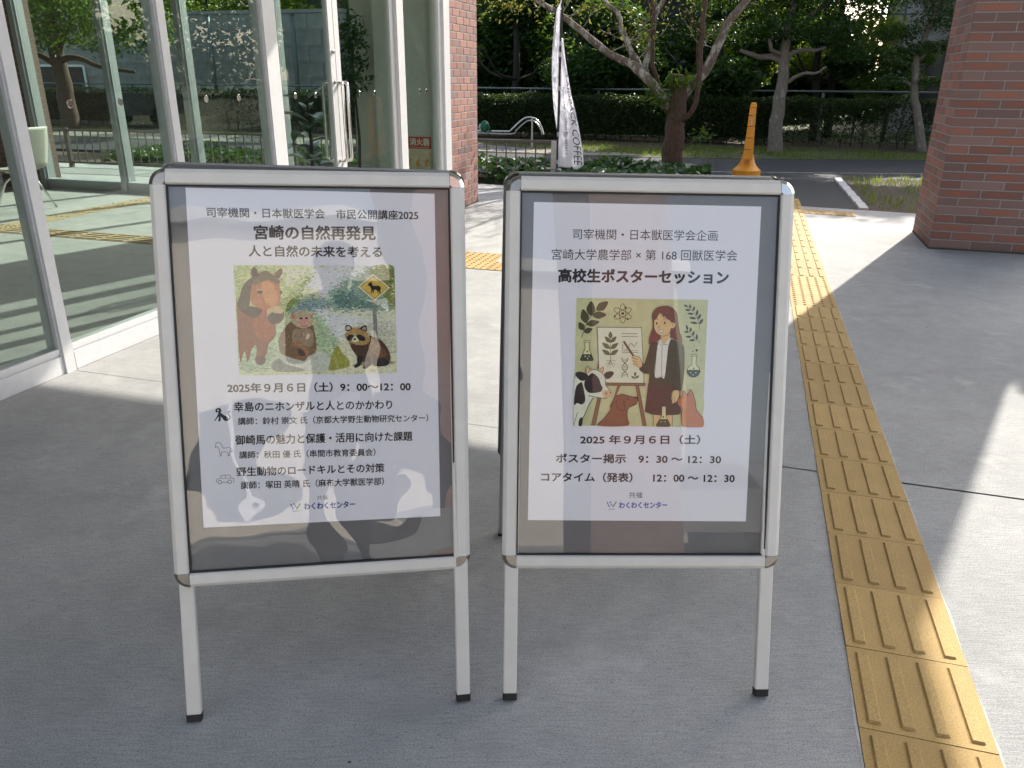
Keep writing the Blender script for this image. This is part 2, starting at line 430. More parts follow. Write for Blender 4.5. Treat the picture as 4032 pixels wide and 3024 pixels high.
slab_poly('ground', [(-200, -160), (200, -160), (200, 220), (-200, 220)], -0.40, -0.06, M['soil'], kind='structure', world_pts=True)
ROADF = [(-40, 29.5), (-20, 23.3), (-9.3, 19.9), (-4, 18.0), (0.2, 16.75), (1.6, 16.25), (3.4, 16.03), (8, 15.9), (14, 15.8), (60, 15.2)]
ROADN = [(60, 11.6), (14, 12.4), (8, 12.65), (5.1, 12.72), (3, 12.9), (0.0, 13.75), (-4, 15.1), (-8.3, 16.8), (-20, 20.4), (-40, 26.5)]
slab_poly('road', ROADF + ROADN, -0.09, -0.012, M['asphalt'], kind='structure', world_pts=True)
far = ROADF + [(60, 40), (-60, 60)]
slab_poly('grass_verge', far, -0.08, -0.004, M['turf'], kind='structure', world_pts=True)
slab_poly('pavement', [(-12, 20.95), (-9.3, 20.0), (-4, 18.12), (0.1, 16.85), (1.4, 16.4), (2.6, 16.35), (2.3, 16.9), (0.6, 17.5), (-0.6, 18.75), (-4, 20.1), (-9, 21.9), (-12, 22.9)], -0.06, 0.008, M['pavement'], kind='structure', world_pts=True)
slab_poly('asphalt_path', [(-1.0, 10.38), (1.17, 10.33), (1.10, 13.70), (0.2, 13.95), (-1.0, 14.2)], -0.07, -0.006, M['asphalt_new'], kind='structure')
slab_poly('planting_soil', [(1.29, 10.25), (9, 9.3), (9, 12.2), (1.2, 14.2), (1.19, 13.7)], -0.07, -0.008, M['soil'], kind='structure')
slab_poly('parking_area', [(9.5, 9), (45, 9), (45, -40), (-14, -40), (-14, -22.2), (7.2, -22.2), (7.2, 9)], -0.09, -0.016, M['asphalt'], kind='structure')
# plaza: concrete slabs parted by saw-cut joints, lying on a dark bed
plaza = slab_poly('plaza', [(-11.9, -22), (7, -22), (7, 9.6), (1.73, 10.24), (0.47, 10.39), (-1.5, 10.75), (-3.86, 11.1), (-11.9, 11.4)], -0.12, -0.022, M['grout'], kind='structure')
g = 0.003
for pts in ([(-11.9, -22), (7, -22), (7, -2.5 - g), (-11.9, -2.5 - g)], [(-3.314, -2.5 + g), (7, -2.5 + g), (7, 3.0 - g), (-3.314, 3.06 - g)],
            [(-3.314, 3.06 + g), (2.7 - g, 3.0 + g), (2.7 - g, 10.12), (1.73, 10.26), (0.47, 10.41), (-1.5, 10.77), (-3.314, 11.03)],
            [(2.7 + g, 3.0 + g), (7, 3.0 + g), (7, 9.62), (2.7 + g, 10.11)], [(-12, 9.5), (-3.32, 9.5), (-3.32, 11.02), (-3.86, 11.12), (-12, 11.42)]):
    slab_poly('slab', pts, -0.03, 0.0, M['concrete'], plaza)
# kerb between asphalt path and bed
kb = grid(MB().box(1.14, 1.235, 10.36, 13.70, -0.08, -0.022).build('kerb', M['grout'])); tag(kb, kind='structure')
for k in range(6):
    y0 = 10.37 + k * 0.556
    MB().frust(1.175 - k * 0.013, 1.29 - k * 0.013, y0, y0 + 0.551, -0.05, 0.018, 0.006).build('kerb_stone', M['kerb'], kb)
eg = thing('edging_row', 'row of pale flat edging stones set flush along the near side of the road', 'edging', (0, 0, 0)); 
for k in range(19):
    x = 0.95 + k * 0.405
    y = 13.68 - 0.028 * x
    MB().frust(x, x + 0.396, y - 0.045, y + 0.045, -0.03, 0.0, 0.004).build('edging_stone', M['pavement'], eg)

# ---------------------------------------------------------------- tactile paving
def bar_tile(n=0.3005, bars=4):
    b = MB(); h = n / 2
    b.box(-h, h, -h, h, -0.012, 0.004)
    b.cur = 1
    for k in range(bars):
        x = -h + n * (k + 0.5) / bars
        b.frust(x - 0.0190, x + 0.006, -h + 0.0155, h - 0.018, 0.0036, 0.0042, 0.0)  # contact shade and dirt painted along the left side and near end
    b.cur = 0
    for k in range(bars):
        x = -h + n * (k + 0.5) / bars
        b.frust(x - 0.0165, x + 0.0165, -h + 0.020, h - 0.020, 0.0035, 0.0092, 0.0042)
    return b
def dot_tile(n=0.3005):
    b = MB(); h = n / 2
    b.box(-h, h, -h, h, -0.012, 0.004)
    for i in range(5):
        for j in range(5):
            x, y = -h + n * (i + 0.5) / 5, -h + n * (j + 0.5) / 5
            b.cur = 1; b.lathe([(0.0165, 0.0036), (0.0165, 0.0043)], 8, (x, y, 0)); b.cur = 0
            b.lathe([(0.0115, 0.0035), (0.006, 0.0092)], 8, (x, y, 0))
    return b
bar_me = bar_tile().build('tile', [M['tactile'], M['tactile_shade_dirt']]); dot_me = dot_tile().build('tile', [M['tactile'], M['tactile_shade_dirt']])
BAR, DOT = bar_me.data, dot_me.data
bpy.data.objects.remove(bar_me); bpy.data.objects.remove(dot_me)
TA = 0.27616
td, tn = Vector((math.sin(TA), math.cos(TA), 0)), Vector((math.cos(TA), -math.sin(TA), 0))
T0 = Vector((1.909, 5.263, 0)) + tn * 0.15
a_, b_ = T0 - td * 6.2 - tn * 0.151, T0 + td * 5.22 - tn * 0.151
tp = slab_poly('tactile_path', [(a_.x, a_.y), (a_.x + tn.x * .302, a_.y + tn.y * .302), (b_.x + tn.x * .302, b_.y + tn.y * .302), (b_.x, b_.y)], -0.012, 0.0012, M['grout'], world_pts=True)
tag(tp, 'long line of yellow tactile paving running from the foreground to the asphalt path', 'tactile paving')
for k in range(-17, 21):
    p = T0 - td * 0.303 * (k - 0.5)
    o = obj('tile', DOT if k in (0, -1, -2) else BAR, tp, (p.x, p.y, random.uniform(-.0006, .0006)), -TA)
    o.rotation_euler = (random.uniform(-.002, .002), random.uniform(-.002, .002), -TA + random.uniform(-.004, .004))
# pale slurry smeared along both sides of the strip
sl = MB(); rs = random.Random(4)
for sgn in (-1, 1):
    n_ = 190; row = []
    for k in range(n_ + 1):
        p = T0 - td * 6.2 + td * (11.4 * k / n_)
        row.append((p + tn * sgn * .1512, p + tn * sgn * (.1512 + rs.uniform(.001, .006) + .002 * math.sin(k * .7))))
    sl.add([(q.x, q.y, .0007) for r_ in row for q in r_], [((2 * k, 2 * k + 1, 2 * k + 3, 2 * k + 2) if sgn < 0 else (2 * k, 2 * k + 2, 2 * k + 3, 2 * k + 1)) for k in range(n_)])
sl_ = sl.build('mortar_smear', plain('cement_slurry', (0.46, 0.46, 0.45), .9, var=.25, scale=30), tp); sl_['kind'] = 'stuff'
tb = grid(MB().box(-3.26, 0.12, 5.93, 6.245, -0.012, 0.001).build('tactile_branch', M['grout']))
tag(tb, 'short yellow tactile paving branch leading to the glass double doors', 'tactile paving')
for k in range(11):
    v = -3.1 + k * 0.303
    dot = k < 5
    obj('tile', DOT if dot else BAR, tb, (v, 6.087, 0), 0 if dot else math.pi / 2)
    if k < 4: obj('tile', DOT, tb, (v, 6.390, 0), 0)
te = grid(MB().box(0.70, 1.302, 10.0, 10.31, -0.012, 0.001).build('tactile_edge_strip', M['grout']))
te.rotation_euler = (0, 0, -TH - 0.10); te.location = (-1.17, 0.30, 0)
tag(te, 'short crosswise row of yellow tactile tiles along the plaza edge', 'tactile paving')
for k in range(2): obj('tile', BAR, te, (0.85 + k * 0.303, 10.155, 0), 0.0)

# ================================================================ BRICK PIER AND COLUMN
def brick_object(name, label, v0, v1, u0, u1, mat, bl, ch, ztop, zfull, faces, nb, joint=0.009):
    """pier with separate bricks on the given faces up to ztop; joined bricks above to zfull"""
    t = thing(name, label, 'brick pillar', grid=True)
    MB().box(v0 + .0035, v1 - .0035, u0 + .0035, u1 - .0035, 0, zfull).build('mortar_core', M['mortar'], t)
    MB().box(v0 - .004, v1 + .004, u0 - .004, u1 + .004, 0.0, 0.016).build('base_joint', M['grout'], t)
    meshes = {}
    high = MB()
    rows = int(zfull / ch)
    cnt = 0
    for r in range(rows):
        z0 = 0.018 + r * ch; z1 = z0 + ch - joint
        for face in ('front', 'left', 'back', 'right'):
            if face == 'front': lo, hi = v0, v1
            elif face == 'back': lo, hi = v0, v1
            else: lo, hi = u0 + .012, u1 - .012
            n = max(1, round((hi - lo) / bl)); step = (hi - lo) / n
            offs = [lo + step * k for k in range(n + 1)]
            if r % 2:
                offs = [lo] + [lo + step * (k + .5) for k in range(n)] + [hi]
            for k in range(len(offs) - 1):
                a = offs[k] + (joint / 2 if k else 0); b = offs[k + 1] - (joint / 2 if k < len(offs) - 2 else 0)
                ln = round(b - a, 4)
                out = random.uniform(-.0012, .0012)
                single = z0 < ztop and face in faces and cnt < 300
                if single:
                    key = ln
                    if key not in meshes:
                        o_ = MB(); i = .0022; h_ = ch - joint
                        o_.add([(0, .014, 0), (ln, .014, 0), (ln, .014, h_), (0, .014, h_), (0, i, 0), (ln, i, 0), (ln, i, h_), (0, i, h_), (i, 0, i), (ln - i, 0, i), (ln - i, 0, h_ - i), (i, 0, h_ - i)],
                               [(4, 5, 9, 8), (5, 6, 10, 9), (6, 7, 11, 10), (7, 4, 8, 11), (8, 9, 10, 11), (0, 1, 5, 4), (1, 2, 6, 5), (2, 3, 7, 6), (3, 0, 4, 7)])
                        x_ = o_.build('brick', mat); meshes[key] = x_.data; bpy.data.objects.remove(x_)
                    cnt += 1
                    if face == 'front': obj('brick', meshes[key], t, (a, u0 + out, z0), 0)
                    elif face == 'left': obj('brick', meshes[key], t, (v0 + out, b, z0), -math.pi / 2)
                    elif face == 'right': obj('brick', meshes[key], t, (v1 - out, a, z0), math.pi / 2)
                else:
                    if face == 'front': high.box(a, b, u0, u0 + .014, z0, z1)
                    elif face == 'back': high.box(a, b, u1 - .014, u1, z0, z1)
                    elif face == 'left': high.box(v0, v0 + .014, a, b, z0, z1)
                    else: high.box(v1 - .014, v1, a, b, z0, z1)
    h = high.build('upper_brickwork', mat, t); h['kind'] = 'stuff'
    return t
CH = 0.0753
brick_object('brick_pillar', 'free-standing reddish brick pillar at the right edge of the plaza', 1.555, 2.566, 8.05, 8.95, M['brick'], 0.289, CH, 2.45, 4.45, ('front', 'left'), 0)
brick_object('brick_column', 'brown brick column at the end of the glass wall beside the entrance', -4.10, -3.30, 8.53, 9.42, M['brick_col'], 0.222, CH, 2.5, 4.45, ('right',), 0)
brick_object('brick_wall_inside', 'dull brick wall end seen through the glass at far left', -11.9, -9.24, 8.66, 8.96, M['brick_in'], 0.222, CH, 1.6, 3.2, ('front',), 0)
brick_object('rear_brick_pillar', 'reddish brick pillar standing behind the photographer', 2.5, 3.55, -4.8, -3.9, M['brick'], 0.289, CH, 0.0, 4.45, (), 0)

# ================================================================ GLASS HALL
VG = -3.34
gw = thing('glass_wall', 'long glass wall with silver aluminium mullions and low white sill', 'glass wall', grid=True)
def mull(u0, u1, v0=VG - .07, v1=VG + .03, z1=3.2, mat='sash', name='mullion', z0=0.0, par=None):
    b = MB(); b.box(v0, v1, u0, u1, z0, z1)
    # glazing rebates
    b.box(v0 + .02, v1 - .012, u0 - .010, u0 - .0005, z0, z1); b.box(v0 + .02, v1 - .012, u1 + .0005, u1 + .010, z0, z1)
    return b.build(name, M[mat], par or gw)
us = [-2.2, -1.16, -0.12, 0.93, 1.97, 3.01, 4.075]
for u in us: mull(u, u + .062)
mull(5.112, 5.19)
mull(7.215, 7.36, VG - .07, VG + .05)
mull(8.27, 8.34); mull(8.352, 8.515, VG - .07, VG + .055)
allu = us + [5.112]
for a, b in list(zip(allu[:-1], allu[1:])) + [(7.298, 8.27)]:
    x0, x1 = a + .0745, b - .0125
    MB().box(VG - .06, VG + .022, x0, x1, 0.0, 0.095).build('sill', M['sash'], gw)
    q = MB(); q.box(VG - .045, VG + .012, x0, x1, 0.0955, 0.107); q.box(VG - .05, VG + .018, x0, x1, 0.1075, 0.135)
    q.build('glazing_bar', M['sash'], gw)
    MB().box(VG - .012, VG - .002, x0, x1, 0.1355, 3.12).build('glass_pane', M['glass'], gw)
MB().box(VG - .08, VG + .04, -2.2, 8.515, 3.2, 3.32).build('header', M['sash'], gw)
disc = MB().lathe([(0.019, -0.0008), (0.021, 0.0), (0.019, 0.0014)], 18).build('marker_disc', M['chrome']); DISC = disc.data; bpy.data.objects.remove(disc)
for u in (1.3, 1.65, 2.35, 2.7, 3.378, 3.721, 4.45, 4.788, 7.80, 7.973):
    o = obj('marker_disc', DISC, gw, (VG + .0005, u, 1.306)); o.rotation_euler = (0, math.pi / 2, 0)
# double doors
for lab, u0, u1, s in (('left leaf of the glass double doors with a long pull handle', 5.205, 6.085, 1), ('right leaf of the glass double doors next to the pale inner wall', 6.095, 7.20, -1)):
    d = thing('glass_door', lab, 'door', W(0, 0), grid=True, group='leaves of the entrance double doors')
    st = MB(); sw = .075
    for a in (u0, u1 - sw): st.box(VG - .022, VG + .02, a, a + sw, 0.012, 2.6)
    st.build('stile', M['sash'], d)
    rl = MB(); rl.box(VG - .02, VG + .018, u0 + sw + .001, u1 - sw - .001, 0.012, 0.16); rl.box(VG - .02, VG + .018, u0 + sw + .001, u1 - sw - .001, 2.5, 2.6)
    rl.build('rail', M['sash'], d)
    MB().box(VG - .006, VG + .004, u0 + sw + .001, u1 - sw - .001, 0.161, 2.499).build('glass_pane', M['glass'], d)
    uh = u1 - sw / 2 if s > 0 else u0 + sw / 2
    for side, vb in ((1, VG + .02), (-1, VG - .022)):
        vo = vb + side * .068
        pts = [(vb, uh, 1.395), (vb + side * .045, uh, 1.395), (vo - side * .008, uh, 1.39), (vo, uh, 1.37), (vo, uh, 0.82), (vo - side * .008, uh, 0.795), (vb + side * .045, uh, 0.79), (vb, uh, 0.79)]
        MB().tube(pts, 0.0125, 10).build('handle', M['chrome'], d, smooth=True)
    if s > 0:
        MB().lathe([(0.017, 0), (0.017, 0.012), (0.012, 0.016)], 14).build('lock_cylinder', M['steel'], d, loc=(VG + .021, uh, 1.62)).rotation_euler = (0, math.pi / 2, 0)
    for u in ((5.477, 5.772) if s > 0 else (6.502, 6.783)):
        o = obj('marker_disc', DISC, d, (VG + .0062, u, 1.304)); o.rotation_euler = (0, math.pi / 2, 0)
MB().box(VG - .08, VG + .04, 5.19, 7.215, 2.61, 3.2).build('door_transom', M['sash'], gw)
# end wall of the hall with tall windows to the garden
ew = thing('rear_window_wall', 'far end window wall of the hall with slim blue-grey mullions', 'glass wall', grid=True)
ws = [-9.24, -7.93, -6.80, -5.53, -4.50]
for i, v in enumerate(ws[:4]):
    b = MB(); b.box(v, v + .075, 8.62, 8.80, 0, 3.0); b.box(v + .0755, v + .09, 8.66, 8.74, 0, 3.0)
    b.build('mullion', M['sash_blue'], ew)
for a, b in zip(ws[:-1], ws[1:]):
    MB().box(a + .091, b - .001, 8.64, 8.78, 0.0, 0.13).build('sill', M['sash_blue'], ew)
    MB().box(a + .091, b - .001, 8.69, 8.70, 0.131, 2.98).build('glass_pane', M['glass'], ew)
hall = grid(MB().box(-11.9, VG - .07, -2.2, 8.62, -0.03, 0.0).build('hall_floor', M['concrete'])); tag(hall, kind='structure')
rf = grid(MB().box(-12.1, VG + .2, -2.3, 9.3, 3.33, 3.5).build('hall_ceiling', M['soffit'])); tag(rf, kind='structure')
iw = grid(MB().box(-4.495, -4.101, 8.62, 8.86, 0, 3.32).build('inner_wall', M['white_wall'])); tag(iw, 'pale plain wall strip inside the hall behind the doors', 'wall')
iw2 = grid(MB().box(-4.099, VG - .075, 8.36, 8.525, 0, 3.32).build('inner_wall', M['white_wall'])); tag(iw2, 'narrow pale wall carrying the red extinguisher sign', 'wall')
bw = grid(MB().box(-12.1, -11.95, -2.3, 9.3, 0, 3.32).build('back_wall', M['white_wall'])); tag(bw, 'plain white back wall deep inside the hall', 'wall')
sw_ = grid(MB().box(-11.95, VG - .1, -2.45, -2.3, 0, 3.32).build('side_wall', M['white_wall'])); tag(sw_, 'plain white side wall of the hall nearest the photographer', 'wall')
# interior tactile lines
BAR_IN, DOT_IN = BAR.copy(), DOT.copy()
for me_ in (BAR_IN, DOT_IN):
    me_.materials[0] = M['tactile_in']; me_.materials[1] = M['tactile_shade_dirt']
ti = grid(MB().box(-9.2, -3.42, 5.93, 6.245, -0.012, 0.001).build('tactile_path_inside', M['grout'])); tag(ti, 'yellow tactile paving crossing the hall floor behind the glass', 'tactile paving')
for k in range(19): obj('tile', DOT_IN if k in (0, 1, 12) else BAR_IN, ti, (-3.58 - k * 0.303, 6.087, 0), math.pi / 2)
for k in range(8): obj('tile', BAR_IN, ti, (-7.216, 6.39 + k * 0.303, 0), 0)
# canopy over the forecourt
cn = thing('canopy', 'flat roof canopy carried by the brick pillars over the forecourt', 'canopy', grid=True)
MB().box(-12.3, 2.75, 1.2, 9.37, 4.46, 4.80).build('roof_slab', M['soffit'], cn)
fb = MB()
for k in range(7): fb.box(-3.1, 2.70, 1.9 + k * 1.2, 0.94 + k * 1.2, 4.455, 4.4599)
fb.build('soffit_joint', M['alu_dull'], cn)
MB().box(-12.3, VG + .05, -2.3, 8.5, 3.51, 4.459).build('fascia', M['beige'], cn)

# extinguisher sign on the narrow inner wall
es = thing('extinguisher_sign', 'red and cream fire extinguisher sign on the inner wall behind the glass', 'sign', W(-3.625, 8.352, 0.66), rotz=-TH)
def quad(name, x0, x1, z0, z1, y, mat, par, th=.0012): return MB().box(x0, x1, y - th, y, z0, z1).build(name, mat, par)
quad('plate', -.165, .165, -.17, .17, 0.0, M['cream'], es, .004)
quad('red_band', -.165, .165, .045, .17, -.0042, M['red'], es)
def text_obj(name, s, x0, x1, zc, h, y, mat, par, bold=0.0, mirror=False, M4=None):
    c = bpy.data.curves.new(name, 'FONT'); c.body = s; c.resolution_u = 3
    o = bpy.data.objects.new(name, c); COL.objects.link(o)
    dg = bpy.context.evaluated_depsgraph_get(); me = bpy.data.meshes.new_from_object(o.evaluated_get(dg))
    bpy.data.objects.remove(o)
    n = len(me.vertices); a = np.empty(n * 3, dtype=np.float32); me.vertices.foreach_get('co', a); a = a.reshape(-1, 3)
    lo, hi = a.min(0), a.max(0)
    X = x0 + (a[:, 0] - lo[0]) / (hi[0] - lo[0]) * (x1 - x0)
    Z = zc + ((a[:, 1] - lo[1]) / (hi[1] - lo[1]) - .5) * h
    a[:, 0], a[:, 1], a[:, 2] = X, y, Z
    if bold > 0:
        rr = bold * h * 1.5; dirs = [(0, 0)] + [(math.cos(k * math.pi / 3), math.sin(k * math.pi / 3)) for k in range(6)]
        fl = [tuple(p.vertices) for p in me.polygons]; V_, F_ = [], []
        for q, (dx, dz) in enumerate(dirs):
            V_.append(a + np.array([dx * rr, q * .000006, dz * rr])); F_ += [tuple(i + q * n for i in f) for f in fl]
        me = bpy.data.meshes.new(name); me.from_pydata(np.concatenate(V_).tolist(), [], F_)
    else: me.vertices.foreach_set('co', a.ravel())
    me.materials.clear(); me.materials.append(mat); me.update()
    me.name = name
    o = bpy.data.objects.new(name, me); COL.objects.link(o)
    if par is not None: o.parent = par
    return o
text_obj('lettering', '消火器', -.085, .145, .118, .075, -.0058, M['paper'], es, .02)
text_obj('lettering', 'FIRE EXTINGUISHER', -.085, .14, .060, .012, -.0058, M['paper'], es, .0)
pb = MB().lathe([(0.012, -.04), (0.014, .02), (0.005, .035), (0.005, .045)], 10).build('extinguisher_icon', M['paper'], es, loc=(-.125, -.006, .105)); pb.scale = (1, .1, 1)
for k in range(3):
    q = MB(); x = -.10 + k * .10
    q.add([(x - .022, -.0058, -.14), (x + .022, -.0058, -.14), (x + .012, -.0058, -.10), (x + .03, -.0058, -.07), (x + .02, -.0058, -.055), (x, -.0058, -.09), (x - .012, -.0058, -.075), (x - .015, -.0058, -.11)], [(0, 1, 2, 3, 4, 5, 6, 7)])
    q.build('instruction_drawing', M['orange'], es)
text_obj('lettering', '使用法', -.05, .06, -.012, .018, -.0058, M['orange'], es, .0)

